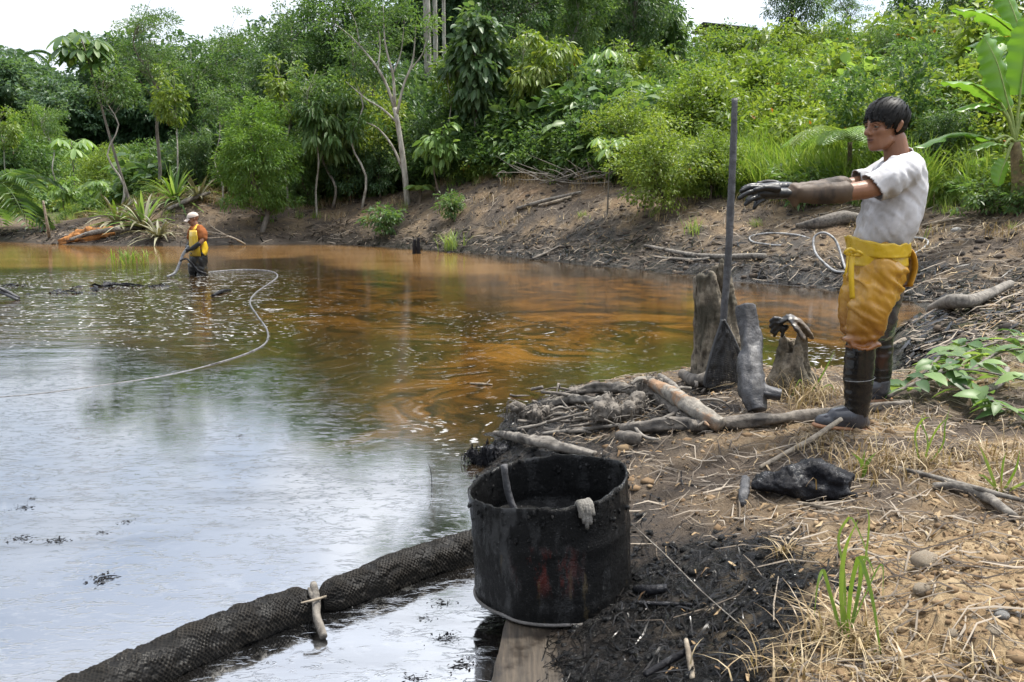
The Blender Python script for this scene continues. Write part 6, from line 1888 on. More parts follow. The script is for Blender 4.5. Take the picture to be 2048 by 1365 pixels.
# ---------------------------------------------------------------- litter
def ribbons(name, label, x, y, L, w, m, seed, lift=(.002, .02), bend=.3, flatness=1.0, az=None, prism=False):
    rng = np.random.default_rng(seed)
    n = len(x)
    a = rng.uniform(0, 6.283, n) if az is None else az
    d = np.stack([np.cos(a), np.sin(a)], 1)
    s = np.stack([-d[:, 1], d[:, 0]], 1)
    cxy = np.stack([x, y], 1)
    bnd = rng.normal(0, bend, n)[:, None] * L[:, None] * .3
    p0 = cxy - d * L[:, None] / 2; p2 = cxy + d * L[:, None] / 2; p1 = cxy + s * bnd
    V = []
    lf = rng.uniform(lift[0], lift[1], (3, n))
    for i, (p, ww) in enumerate(((p0, .6), (p1, 1.0), (p2, .45))):
        z = np.maximum(gh(p[:, 0], p[:, 1]), 0.0) + lf[i]
        hw = (w * ww / 2)[:, None]
        c = np.concatenate([p, z[:, None]], 1)
        if prism:
            V += [c + np.concatenate([s * hw, np.zeros((n, 1))], 1), c + np.concatenate([0 * s, hw * 1.4], 1), c - np.concatenate([s * hw, np.zeros((n, 1))], 1)]
        else:
            tl = rng.normal(0, .35, n)[:, None] * hw
            V += [c + np.concatenate([s * hw, tl], 1), c - np.concatenate([s * hw, tl], 1)]
    V = np.stack(V, 1)
    m_ = V.shape[1]
    k = np.arange(n)[:, None] * m_
    if prism:
        F = np.vstack([k + np.array(f) for f in ([0, 1, 4, 3], [1, 2, 5, 4], [3, 4, 7, 6], [4, 5, 8, 7])])
    else:
        F = np.vstack([k + np.array(f) for f in ([0, 1, 3, 2], [2, 3, 5, 4])])
    mb = MB().add(V.reshape(-1, 3), F, np.repeat(rng.random(n), m_))
    return tag(mb.build(name, m, None, True), label, kind='stuff')

def litter_mat(name, a, b, c_, rough=.9, spec=.3):
    g = NT(name)
    return g.done(g.bsdf(g.ramp(g.attr('rnd'), [(0.0, a), (.5, b), (1.0, c_)]), rough, spec=spec))
LM_STRAW = litter_mat('straw', (0.12, 0.078, 0.040), (0.25, 0.175, 0.095), (0.44, 0.345, 0.21))
LM_TWIG = litter_mat('twig', (0.045, 0.035, 0.028), (0.13, 0.105, 0.08), (0.34, 0.29, 0.23))
LM_OILY = litter_mat('oily_litter', (0.003, 0.003, 0.003), (0.006, 0.0057, 0.0054), (0.018, 0.016, 0.015), .24, .14)
LM_LEAF = litter_mat('dead_leaf', (0.07, 0.042, 0.022), (0.20, 0.13, 0.065), (0.36, 0.27, 0.16))

rl = np.random.default_rng(9)
def near_pts(n, dens):
    y = rl.uniform(1.7, 8.2, n * 3); x = rl.uniform(-.3, 1.0, n * 3) * 0 + rl.uniform(-0.1, 0.62, n * 3) * y
    _, s, f = ground_parts(x, y)
    q_ = np.stack([x, y], 1)
    nzz = fbm(q_ * 2.3, 4, 21); nz2_ = fbm(q_ * 7.0, 3, 22)
    def bl(px, py, z, r):
        c = at(px, py, z=z); return np.exp(-((x - c[0]) ** 2 + (y - c[1]) ** 2) / (r * r))
    oi = smooth(0.75, 0.05, s + 0.35 * nzz)
    oi = np.maximum(oi, smooth(.3, .7, 1.25 * bl(1350, 1170, .25, .50) + .4 * nzz)); oi = np.maximum(oi, smooth(.3, .7, 1.2 * bl(1290, 1340, .18, .46) + .35 * nzz))
    p = dens(s, oi, x, y, nzz)
    k = (rl.random(len(x)) < p) & (s > .02)
    return x[k][:n], y[k][:n]
cl = lambda s: smooth(-.35, .45, s)
x, y = near_pts(3200, lambda s, o, x, y, n_: (1 - .99 * o) * (.25 + .75 * cl(n_)) * smooth(.2, 1.2, s))
ribbons('dry_straw', 'dry straw strewn over the tan near bank', x, y, rl.uniform(.015, .10, len(x)), rl.uniform(.0010, .0032, len(x)), LM_STRAW, 1, (.001, .022))
x, y = near_pts(2600, lambda s, o, x, y, n_: (.015 + .6 * (1 - o)) * smooth(.05, .8, s))
ribbons('twig_litter', 'broken twigs strewn over the near bank', x, y, rl.uniform(.03, .22, len(x)), rl.uniform(.002, .008, len(x)), LM_TWIG, 2, (.001, .025), prism=True)
x, y = near_pts(5000, lambda s, o, x, y, n_: o)
ribbons('oily_litter', 'black oil coated stems and leaves in the mud beside the drum', x, y, rl.uniform(.02, .12, len(x)), rl.uniform(.0015, .007, len(x)), LM_OILY, 3, (.001, .03))
x, y = near_pts(800, lambda s, o, x, y, n_: (1 - .5 * o) * smooth(.2, .9, s))
ribbons('dead_leaves', 'small dead brown leaves scattered over the near bank', x, y, rl.uniform(.02, .055, len(x)), rl.uniform(.006, .015, len(x)), LM_LEAF, 4, (.002, .022))
def far_pts(n, smin, smax):
    y = rl.uniform(7, 30, n * 6); x = rl.uniform(-.6, .66, n * 6) * y
    _, s, f = ground_parts(x, y)
    k = (s > smin) & (s < smax) & ((f > .3) | (x > 3.2))
    return x[k][:n], y[k][:n]
x, y = far_pts(4200, .05, 4.6)
ribbons('bank_twigs', 'grey and brown twigs and sticks littering the far bank', x, y, rl.uniform(.05, .42, len(x)), rl.uniform(.004, .016, len(x)), LM_TWIG, 6, (.002, .07), prism=True)
x, y = far_pts(4500, .5, 5.2)
ribbons('bank_straw', 'dry straw and dead leaves on the far bank', x, y, rl.uniform(.03, .20, len(x)), rl.uniform(.005, .02, len(x)), LM_STRAW, 7, (.002, .06))
x, y = far_pts(3000, .02, 1.5)
ribbons('bank_oily_litter', 'black oily litter along the far waterline', x, y, rl.uniform(.08, .45, len(x)), rl.uniform(.01, .04, len(x)), LM_OILY, 8, (.002, .06))


# crumbs and clods
_t = (1 + 5 ** .5) / 2
ICO = norm(np.array([(-1, _t, 0), (1, _t, 0), (-1, -_t, 0), (1, -_t, 0), (0, -1, _t), (0, 1, _t), (0, -1, -_t), (0, 1, -_t), (_t, 0, -1), (_t, 0, 1), (-_t, 0, -1), (-_t, 0, 1)], float))
ICF = np.array([(0, 11, 5), (0, 5, 1), (0, 1, 7), (0, 7, 10), (0, 10, 11), (1, 5, 9), (5, 11, 4), (11, 10, 2), (10, 7, 6), (7, 1, 8), (3, 9, 4), (3, 4, 2), (3, 2, 6), (3, 6, 8), (3, 8, 9), (4, 9, 5), (2, 4, 11), (6, 2, 10), (8, 6, 7), (9, 8, 1)])
def crumbs(name, label, x, y, r, m, seed, sink=.35):
    rng = np.random.default_rng(seed)
    n = len(x)
    z = gh(x, y)
    V = ICO[None] * (1 + rng.normal(0, .18, (n, 12, 1))) * (r[:, None, None] * np.stack([rng.uniform(.8, 1.4, n), rng.uniform(.8, 1.4, n), rng.uniform(.5, .9, n)], 1)[:, None])
    V = V + np.stack([x, y, z - r * sink * .3], 1)[:, None]
    F = (np.arange(n)[:, None, None] * 12 + ICF[None]).reshape(-1, 3)
    return tag(MB().add(V.reshape(-1, 3), F, np.repeat(rng.random(n), 12)).build(name, m, None, True), label, kind='stuff')
g = NT('soil_crumb')
M_CRUMB = g.done(g.bsdf(g.mix(g.noise(120.0, 4), g.ramp(g.attr('rnd'), [(0.0, (0.10, 0.062, 0.034)), (.5, (0.22, 0.145, 0.082)), (1.0, (0.38, 0.28, 0.17))]), (0.16, 0.11, 0.065)), .95, spec=.15))
x, y = near_pts(9000, lambda s, o, x, y, n_: (1 - o) * (.25 + .75 * smooth(-.2, .5, n_ + .9 * np.exp(-((x - 1.3) ** 2 + (y - 2.3) ** 2) / .5))) * smooth(.2, 1.0, s))
crumbs('soil_crumbs', 'crumbs and small clods of tan soil on the near bank', x, y, .0025 + .013 * rl.random(len(x)) ** 4 + .022 * (rl.random(len(x)) > .988), M_CRUMB, 1)
x, y = near_pts(7000, lambda s, o, x, y, n_: o)
crumbs('tar_crumbs', 'black shiny lumps of tarred mud beside the drum', x, y, .003 + .016 * rl.random(len(x)) ** 3, M_TARIN, 2)
x, y = far_pts(5000, .05, 4.5)
g = NT('far_mud')
M_FARMUD = g.done(g.bsdf(g.ramp(g.attr('rnd'), [(0.0, (0.03, 0.025, 0.021)), (.6, (0.075, 0.058, 0.044)), (1.0, (0.14, 0.108, 0.078))]), .85, spec=.25))
crumbs('bank_clods', 'clods of grey brown mud on the far bank', x, y, .015 + .07 * rl.random(len(x)) ** 4, M_FARMUD, 3)
# ---------------------------------------------------------------- brush pile on the far bank
rng = np.random.default_rng(14)
bp = H(1165, 372)
brush = thing('brush_pile', 'pile of dry bare branches at the top of the far bank', 'brush pile', tuple(bp))
for k in range(70):
    p = np.array([rng.normal(0, .8), rng.normal(0, .35), rng.uniform(.05, .3)])
    a = rng.normal(0, .7) + (math.pi if rng.random() < .5 else 0); L = rng.uniform(.5, 1.5)
    d = np.array([math.cos(a), .3 * math.sin(a), rng.uniform(-.1, .5)])
    V, Fs = tube([p, p + d * L * .5 + rng.normal(0, .06, 3), p + d * L], [.016, .012, .004], 5, 9)
    MB().add2(V, Fs).build('branch', B_GREY, brush)
for px, py, lab in [(640, 470, 'tangle of dark dead branches on the far bank behind the wading man'), (690, 455, 'small heap of dead roots below the white barked tree')]:
    c = H(px, py); o = thing('branch_tangle', lab, 'branches', tuple(c))
    for k in range(26):
        a = rng.uniform(0, 6.283); L = rng.uniform(.3, .9); p = rng.normal(0, .25, 3); p[2] = abs(p[2]) * .4
        d = np.array([math.cos(a), math.sin(a) * .5, rng.uniform(-.1, .5)])
        V, Fs = tube([p, p + d * L * .5 + rng.normal(0, .05, 3), p + d * L], [.018, .013, .004], 5, 8)
        MB().add2(V, Fs).build('branch', B_BROWN, o)
# ---------------------------------------------------------------- materials of the people
def skin_mat(name, c0, c1):
    g = NT(name)
    n = g.noise(22.0, 6, 0.65); f = g.noise(160.0, 3, 0.6)
    return g.done(g.bsdf(g.mix(n, c0, c1), g.ramp(n, [(0.35, 0.40), (0.65, 0.58)]), g.bump(f, 0.25, 0.003), spec=0.45,
                         extra={'Subsurface Weight': 0.08, 'Subsurface Radius': (0.02, 0.008, 0.004)}))
M_SKIN = skin_mat('tanned_skin', (0.165, 0.072, 0.036), (0.275, 0.130, 0.070))
def cloth_mat(name, c0, c1, dirt=None, dirt_at=(0.52, 0.68), rough=0.9, bump=0.35, dirt_low=None):
    g = NT(name)
    n = g.noise(6.0, 6, 0.6); f = g.noise(220.0, 3, 0.5); d = g.noise(3.2, 6, 0.62)
    c = g.mix(n, c0, c1)
    if dirt:
        c = g.mix(g.ramp(d, [(dirt_at[0], 0.0), (dirt_at[1], 0.75)]), c, dirt)
        c = g.mix(g.ramp(g.noise(45.0, 4, 0.65), [(0.62, 0.0), (0.74, 0.45)]), c, dirt)
    return g.done(g.bsdf(c, rough, g.bump(g.math('ADD', n, g.math('MULTIPLY', f, 0.15)), bump, 0.006), spec=0.2))
M_SHIRT = cloth_mat('dirty_white_cotton', (0.50, 0.49, 0.50), (0.62, 0.61, 0.62), (0.24, 0.225, 0.21), (0.46, 0.62))
M_ORANGE = cloth_mat('orange_cotton', (0.22, 0.070, 0.020), (0.30, 0.095, 0.024), (0.085, 0.034, 0.016), (0.46, 0.66))
def rubber_mat(name, c0, c1, stain, low=None, rough=(0.20, 0.36), at_=(0.54, 0.72)):
    g = NT(name)
    n = g.noise(5.0, 5, 0.6); d = g.noise(7.0, 6, 0.62, vec=g.scaled(g.pos(), (1, 1, .5)))
    c = g.mix(n, c0, c1)
    c = g.mix(g.ramp(d, [(at_[0], 0.0), (at_[1], 0.8)]), c, stain)
    if low:
        z0, z1, col = low
        sp = g.n('ShaderNodeSeparateXYZ'); g.put(sp.inputs[0], g.pos())
        mr = g.n('ShaderNodeMapRange'); g.put(mr.inputs[0], g.math('ADD', sp.outputs['Z'], g.math('MULTIPLY', g.math('SUBTRACT', d, .5), .35)))
        mr.inputs[1].default_value = z0; mr.inputs[2].default_value = z1; mr.inputs[3].default_value = 1.0; mr.inputs[4].default_value = 0.0
        c = g.mix(mr.outputs[0], c, col)
    return g.done(g.bsdf(c, g.ramp(d, [(0.4, rough[0]), (0.6, rough[1])]), g.bump(g.noise(30.0, 5, .6), 0.12, 0.006), spec=0.45))
M_YELLOW = rubber_mat('yellow_oilskin', (0.40, 0.20, 0.020), (0.52, 0.28, 0.030), (0.25, 0.098, 0.018), low=(0.40, 0.66, (0.20, 0.070, 0.014)))
M_YELLOWB = rubber_mat('bright_yellow_oilskin', (0.56, 0.36, 0.020), (0.64, 0.43, 0.030), (0.34, 0.18, 0.018), at_=(0.60, 0.78))
M_BOOT = rubber_mat('wet_black_rubber', (0.008, 0.008, 0.008), (0.018, 0.016, 0.015), (0.075, 0.022, 0.010), rough=(0.10, 0.30), at_=(0.56, 0.74))
M_BOOTFOOT = rubber_mat('oily_boot_foot', (0.030, 0.030, 0.034), (0.075, 0.075, 0.085), (0.10, 0.032, 0.014), rough=(0.16, 0.36))
M_SOLE = rubber_mat('tan_boot_sole', (0.24, 0.11, 0.05), (0.36, 0.19, 0.10), (0.12, 0.035, 0.015), rough=(0.45, 0.7))
M_GAUNT = rubber_mat('soiled_gauntlet', (0.040, 0.026, 0.016), (0.105, 0.068, 0.040), (0.016, 0.013, 0.011), rough=(0.6, 0.75), at_=(0.50, 0.62))
M_BLACKGLOVE = rubber_mat('oily_black_glove', (0.004, 0.004, 0.004), (0.008, 0.008, 0.008), (0.016, 0.015, 0.014), rough=(0.34, 0.55))
g = NT('black_hair')
M_HAIR = g.done(g.bsdf(g.mix(g.attr('rnd'), (0.003, 0.0028, 0.0025), (0.011, 0.0095, 0.008)), .50, spec=.18))
M_EYEW = wood_mat('eye_white', (0.20, 0.18, 0.155), (0.28, 0.25, 0.22), None, rough=.25)
M_EYED = wood_mat('eye_dark', (0.008, 0.006, 0.005), (0.012, 0.009, 0.007), None, rough=.15)
M_LIP = skin_mat('lip_skin', (0.15, 0.060, 0.040), (0.19, 0.080, 0.052))
M_DARKTROUSER = rubber_mat('oil_black_trousers', (0.010, 0.010, 0.010), (0.028, 0.026, 0.022), (0.10, 0.062, 0.012), rough=(0.14, 0.4), at_=(0.60, 0.72))
M_CAP = cloth_mat('pale_cap_cloth', (0.50, 0.42, 0.36), (0.60, 0.52, 0.46), (0.30, 0.24, 0.19))

# ---------------------------------------------------------------- head
def smin(a, b, k):
    h = np.clip(0.5 + 0.5 * (b - a) / k, 0, 1)
    return b * (1 - h) + a * h - k * h * (1 - h)
def ell(p, c, r):
    q_ = (p - np.array(c)) / np.array(r)
    l = np.linalg.norm(q_, axis=1)
    return (l - 1) * min(r) * 0.5 + (l - 1) * np.mean(r) * 0.5
def caps(p, a, b, ra, rb=None):
    a, b = np.array(a, float), np.array(b, float); rb = ra if rb is None else rb
    ab = b - a
    t = np.clip(((p - a) @ ab) / (ab @ ab), 0, 1)
    return np.linalg.norm(p - a - t[:, None] * ab, axis=1) - (ra + (rb - ra) * t)
def head_sdf(p):
    """x forward, y to the side, z up; chin at -0.118, crown at +0.112"""
    ps = p.copy(); ps[:, 1] = np.abs(ps[:, 1])
    d = ell(p, (-0.012, 0, 0.030), (0.097, 0.075, 0.083))
    d = smin(d, ell(p, (0.030, 0, -0.030), (0.060, 0.060, 0.082)), 0.02)
    d = smin(d, ell(p, (0.026, 0, -0.078), (0.056, 0.050, 0.036)), 0.02)
    d = smin(d, caps(ps, (0.070, 0.0, -0.101), (0.062, 0.012, -0.101), 0.0165), 0.012)
    d = smin(d, caps(ps, (0.010, 0.052, -0.070), (0.050, 0.034, -0.096), 0.012), 0.018)
    d = smin(d, ell(ps, (0.056, 0.043, -0.024), (0.026, 0.022, 0.020)), 0.014)
    d = smin(d, caps(ps, (0.087, 0.006, 0.013), (0.072, 0.045, 0.014), 0.0115, 0.009), 0.012)
    d = np.maximum(d, -(np.linalg.norm(ps - np.array([0.099, 0.032, -0.006]), axis=1) - 0.0175)) if False else -smin(-d, np.linalg.norm(ps - np.array([0.100, 0.032, -0.006]), axis=1) - 0.017, 0.010)
    d = smin(d, caps(p, (0.088, 0, 0.004), (0.110, 0, -0.030), 0.0075, 0.0125), 0.010)
    d = smin(d, ell(ps, (0.098, 0.014, -0.036), (0.013, 0.009, 0.009)), 0.006)
    d = smin(d, caps(ps, (0.094, 0.0, -0.0575), (0.082, 0.021, -0.0615), 0.0070, 0.004), 0.006)
    d = smin(d, caps(ps, (0.091, 0.0, -0.0705), (0.081, 0.018, -0.0685), 0.0072, 0.004), 0.006)
    d = -smin(-d, caps(ps, (0.101, 0.0, -0.0640), (0.087, 0.022, -0.0652), 0.0022), 0.004)
    d = -smin(-d, caps(ps, (0.094, 0.024, -0.040), (0.082, 0.036, -0.066), 0.0028), 0.008)
    return d
def head_radius(dirs, o=np.array([0.012, 0, -0.005])):
    r = np.full(len(dirs), 0.22)
    for _ in range(60):
        r = np.maximum(r - 0.75 * head_sdf(o + dirs * r[:, None]), 0.01)
    return r
HO = np.array([0.012, 0, -0.005])
nth, nph = 120, 170
tt = np.linspace(0.02, math.pi - 0.02, nth); pp = np.linspace(0, 2 * math.pi, nph, endpoint=False)
TTh, PPh = np.meshgrid(tt, pp, indexing='ij')
HD = np.stack([np.sin(TTh) * np.cos(PPh), np.sin(TTh) * np.sin(PPh), np.cos(TTh)], -1).reshape(-1, 3)
HR = head_radius(HD)
HV = HO + HD * HR[:, None]
i = (np.arange(nth - 1)[:, None] * nph + np.arange(nph)[None, :]); j = (np.arange(nth - 1)[:, None] * nph + (np.arange(nph)[None, :] + 1) % nph)
HQ = np.stack([i, i + nph, j + nph, j], -1).reshape(-1, 4)
kN = len(HV)
HT = np.vstack([np.stack([np.full(nph, kN), np.arange(nph), (np.arange(nph) + 1) % nph], -1),
                np.stack([np.full(nph, kN + 1), (nth - 1) * nph + (np.arange(nph) + 1) % nph, (nth - 1) * nph + np.arange(nph)], -1)])
HV2 = np.vstack([HV, HV[:nph].mean(0), HV[-nph:].mean(0)])

def head_frame(pos, yaw, pitch, s):
    """matrix taking head space to the place: yaw turns +X, pitch lowers the face"""
    return Matrix.Translation(Vector(pos)) @ Matrix.Rotation(yaw, 4, 'Z') @ Matrix.Rotation(pitch, 4, 'Y') @ Matrix.Scale(s, 4)
def xf(M, V):
    A = np.array(M)
    return np.asarray(V) @ A[:3, :3].T + A[:3, 3]
def add_head(mb, M):
    mb.add2(xf(M, HV2), [HQ, HT])
    for s in (-1, 1):       # ears
        e = MB()
        cap(e, [(-0.012, s * 0.074, 0.022), (-0.020, s * 0.084, 0.010), (-0.014, s * 0.080, -0.014), (-0.006, s * 0.074, -0.030)], [.009, .013, .011, .007], .8, 9, 12)
        cap(e, [(-0.004, s * 0.072, 0.016), (-0.006, s * 0.077, -0.004), (-0.002, s * 0.072, -0.022)], [.008, .007, .006], .8, 8, 8)
        V = np.vstack(e.V); n0 = 0
        for Vp, F3 in zip(e.V, e.F3):
            pass
        mb.add2(xf(M, V), [np.concatenate(e.F4), np.concatenate(e.F3)])

def add_face(parent, M):
    """eyes, brows and lips as parts"""
    for s in (-1, 1):
        u = np.linspace(0, math.pi, 9); w = np.linspace(0, 2 * math.pi, 13)[:-1]
        S = np.array([[math.sin(a) * math.cos(b), math.sin(a) * math.sin(b), math.cos(a)] for a in u for b in w])
        F = [[i * 12 + j, i * 12 + (j + 1) % 12, (i + 1) * 12 + (j + 1) % 12, (i + 1) * 12 + j] for i in range(8) for j in range(12)]
        c = np.array([0.0795, s * 0.032, -0.005])
        e = MB().add(xf(M, c + S * np.array([.0080, .0135, .0042])), F).build('eye', M_EYEW, parent, True)
        MB().add(xf(M, c + np.array([.0062, s * .001, .0]) + S * np.array([.0030, .0060, .0040])), F).build('iris', M_EYED, e, True)
        P = np.array([(.0815, s * .017, .0015), (.0885, s * .028, .0045), (.0855, s * .040, .0025), (.077, s * .047, -.003)])
        V, Fs = tube(P, [.0022, .0040, .0038, .002], 7, 14); MB().add2(xf(M, V), Fs).build('eyelid', M_SKIN, parent, True)
        P = np.array([(.083, s * .018, -.0105), (.0875, s * .030, -.0125), (.083, s * .043, -.0115)])
        V, Fs = tube(P, [.0020, .0030, .002], 7, 12); MB().add2(xf(M, V), Fs).build('eyelid', M_SKIN, parent, True)
        P = np.array([(.0965, s * .011, .0175), (.0945, s * .026, .0225), (.086, s * .042, .0225), (.074, s * .053, .016)])
        V, Fs = tube(P, [.0030, .0044, .0038, .0015], 7, 14); MB().add2(xf(M, V), Fs).build('eyebrow', M_HAIR, parent, True)

def add_mouth(parent, M):
    for nm, P, r, m in (('upper_lip', [(.080, -.023, -.0630), (.0925, -.011, -.0595), (.0965, 0, -.0600), (.0925, .011, -.0595), (.080, .023, -.0630)], [.0016, .0042, .0046, .0042, .0016], M_LIP),
                        ('lower_lip', [(.081, -.020, -.0672), (.0905, -.010, -.0700), (.0935, 0, -.0708), (.0905, .010, -.0700), (.081, .020, -.0672)], [.0016, .0046, .0052, .0046, .0016], M_LIP),
                        ('mouth_line', [(.082, -.023, -.0650), (.0945, -.010, -.0648), (.0985, 0, -.0650), (.0945, .010, -.0648), (.082, .023, -.0650)], [.0012, .0016, .0016, .0016, .0012], M_EYED)):
        V, Fs = tube(P, r, 7, 20); MB().add2(xf(M, V), Fs).build(nm, m, parent, True)
    for s in (-1, 1):
        V, Fs = tube([(.1035, s * .006, -.0405), (.1000, s * .011, -.0410)], [.0028, .0022], 6, 5); MB().add2(xf(M, V), Fs).build('nostril', M_EYED, parent, True)

def add_hair(parent, M, n=2600, seed=3):
    rng = np.random.default_rng(seed)
    def on(p):
        """hair covers this point of the scalp"""
        x, y_, z = p[:, 0], np.abs(p[:, 1]), p[:, 2]
        line = np.interp(x, [-0.12, -0.06, -0.03, -0.012, 0.005, 0.03, 0.05, 0.075, 0.10], [-0.085, -0.075, -0.040, 0.014, 0.014, -0.005, 0.032, 0.046, 0.050])
        return z > line
    mask = on(HV)
    th_ = 0.007 + 0.006 * smooth(0.02, 0.10, HV[:, 2]) + 0.006 * smooth(-0.02, -0.09, HV[:, 0])
    sh = HO + HD * (HR + np.where(mask, th_, -0.004) + 0.002 * fbm(HD * 14, 3, 5))[:, None]
    q_ = HQ[(mask[HQ].sum(1) >= 1)]
    cap_top = np.stack([np.full(nph, kN), np.arange(nph), (np.arange(nph) + 1) % nph], -1)
    sh2 = np.vstack([sh, sh[:nph].mean(0)])
    hair = MB().add2(xf(M, sh2), [q_, cap_top]).build('hair', M_HAIR, parent, True)
    # strands combed forward from the crown and down at the sides
    roots = HD[mask]; rr = rng.integers(0, len(roots), n)
    crown = norm(np.array([[-0.62, 0.05, 0.78]]))[0]
    mb = MB()
    K = 7
    D = roots[rr]
    flow = norm(D - crown * (D @ crown)[:, None])
    flow = norm(flow + np.array([0.25, 0.22, -0.10]) * smooth(-0.3, 0.6, D[:, 2])[:, None])
    step = rng.uniform(0.07, 0.15, n)
    pts = []
    d = D.copy()
    off0 = 0.009 + 0.008 * smooth(0.1, 0.9, D[:, 2])
    clump = vnoise(D * 9, 7)
    lift = rng.uniform(-.003, .005, n) + .007 * clump
    for k in range(K):
        r = head_radius(d)
        pts.append(HO + d * (r + off0 * (1 - 0.35 * (k / (K - 1)) ** 2) + lift)[:, None])
        fl = norm(flow - d * (flow * d).sum(1)[:, None] + .35 * np.stack([vnoise(D * 6, 11), vnoise(D * 6, 12), vnoise(D * 6, 13)], 1) + rng.normal(0, .12, (n, 3)))
        d = norm(d + fl * step[:, None])
    P = np.stack(pts, 1)
    tang = norm(np.gradient(P, axis=1)); nn3 = norm(P - HO)
    S = norm(np.cross(tang, nn3))
    wv_ = 0.0042 * np.array([.7, 1, 1, .95, .85, .6, .08])
    V = np.stack([P + S * wv_[None, :, None], P - S * wv_[None, :, None]], 2).reshape(n, -1, 3)
    k = np.arange(n)[:, None] * (2 * K)
    F = np.vstack([k + np.array([2 * a, 2 * a + 1, 2 * a + 3, 2 * a + 2]) for a in range(K - 1)])
    tag(MB().add(xf(M, V.reshape(-1, 3)), F, np.repeat(rng.random(n), 2 * K)).build('strands', M_HAIR, hair, True), kind='stuff')

# ---------------------------------------------------------------- body helpers
def loft(mb, rings, seg=40, n=40, power=2.3):
    """closed vertical loft; rings are (centre, rx, ry, rotation about Z)"""
    C0 = np.array([r[0] for r in rings]); A = np.array([r[1:4] for r in rings], float)
    C1 = catmull(C0, n); A1 = catmull(A, n)
    a = np.linspace(0, 2 * math.pi, seg, endpoint=False)
    ca, sa = np.cos(a), np.sin(a)
    ux = np.sign(ca) * np.abs(ca) ** (2 / power); uy = np.sign(sa) * np.abs(sa) ** (2 / power)
    X = A1[:, 0:1] * ux[None]; Yv = A1[:, 1:2] * uy[None]
    cr, sr = np.cos(A1[:, 2:3]), np.sin(A1[:, 2:3])
    V = np.stack([C1[:, 0:1] + X * cr - Yv * sr, C1[:, 1:2] + X * sr + Yv * cr, np.repeat(C1[:, 2:3], seg, 1)], -1).reshape(-1, 3)
    i = (np.arange(n - 1)[:, None] * seg + np.arange(seg)[None, :]); j = (np.arange(n - 1)[:, None] * seg + (np.arange(seg)[None, :] + 1) % seg)
    Q = np.stack([i, j, j + seg, i + seg], -1).reshape(-1, 4)
    k = len(V); V = np.vstack([V, C1[0], C1[-1]]); e = (n - 1) * seg; s = np.arange(seg); s2 = (s + 1) % seg
    T3 = np.vstack([np.stack([np.full(seg, k), s2, s], -1), np.stack([np.full(seg, k + 1), e + s, e + s2], -1)])
    if C1[0][2] > C1[-1][2]:
        Q = Q[:, ::-1]; T3 = T3[:, ::-1]
    mb.add2(V, [Q, T3])

def cut_open(me, co, no, radius):
    """open a garment at a cuff: drop the faces beyond the plane, within radius of co"""
    bm = bmesh.new(); bm.from_mesh(me)
    co, no = Vector(co), Vector(no).normalized()
    kill = [f for f in bm.faces if (f.calc_center_median() - co).dot(no) > 0 and (f.calc_center_median() - co).length < radius]
    bmesh.ops.delete(bm, geom=kill, context='FACES')
    bm.to_mesh(me); bm.free(); me.update()

def folds(sx, sz, amp, seed, tilt=0.0):
    def fn(V, N):
        q_ = V * np.array([sx, sx, sz])
        q_[:, 2] += tilt * V[:, 0] * sz
        a = fbm(q_, 3, seed); b = 1 - np.abs(fbm(q_ * 1.3 + 5, 2, seed + 2)) * 3.4
        return amp * (0.7 * a + 0.5 * b)
    return fn

# ---------------------------------------------------------------- the standing man
MF = hit(1690, 862)
YM = MF[1] + 0.06
man = thing('person', 'man in white shirt and yellow oilskin trousers holding out his gloved arms', 'person', tuple(MF))
def A(px, py, dy=0.0):
    return at(px, py, Y=YM + dy) - MF
SC = 1800.0 / 4.26
def prow(y, x0, x1, ry, dy=0.0, rot=0.0):
    c = A((x0 + x1) / 2, y, dy)
    return (c, (x1 - x0) / 2 / SC, ry, rot)
HM = head_frame(A(1771, 252, 0.0), math.pi + 0.33, 0.05, 0.96)      # faces left, turned a little to the camera
body = MB()
add_head(body, HM)
cap(body, [A(1789, 280, .0), A(1792, 300, .0), A(1798, 335, .0)], [.052, .055, .065], 1.0, 20)
loft(body, [prow(322, 1778, 1828, .09), prow(350, 1760, 1842, .14), prow(420, 1740, 1838, .14), prow(490, 1728, 1815, .13), prow(560, 1715, 1798, .14), prow(580, 1725, 1790, .12)])
near_arm = [A(1800, 348, -.15), A(1745, 376, -.20), A(1690, 385, -.22), A(1640, 386, -.21), A(1580, 387, -.20)]
far_arm = [A(1795, 344, .16), A(1740, 364, .17), A(1690, 374, .14), A(1640, 378, .08), A(1580, 384, .0)]
cap(body, near_arm, [.052, .047, .042, .036, .028], .92, 16, 30)
cap(body, far_arm, [.052, .046, .042, .036, .028], .92, 16, 30)
NK, FB_ = A(1722, 700, -.07), hit(1768, 806)
far_ank = FB_ - MF + np.array([-0.02, 0, .10])
near_leg = [A(1755, 560, -.07), A(1742, 620, -.08), NK, A(1718, 780, -.05), A(1714, 838, -.03)]
far_leg = [A(1738, 560, .08), (A(1722, 620, .09) * .7 + far_ank * .3 + np.array([0, 0, .14])), far_ank + np.array([-0.03, 0, .26]), far_ank]
cap(body, near_leg, [.085, .075, .055, .05, .04], 1, 14, 24)
cap(body, far_leg, [.085, .07, .055, .04], 1, 14, 24)
link('body', remesh(body, 'body', 0.0042, 2, M_SKIN), None, man)
add_face(man, HM)
add_mouth(man, HM)
add_hair(man, HM)

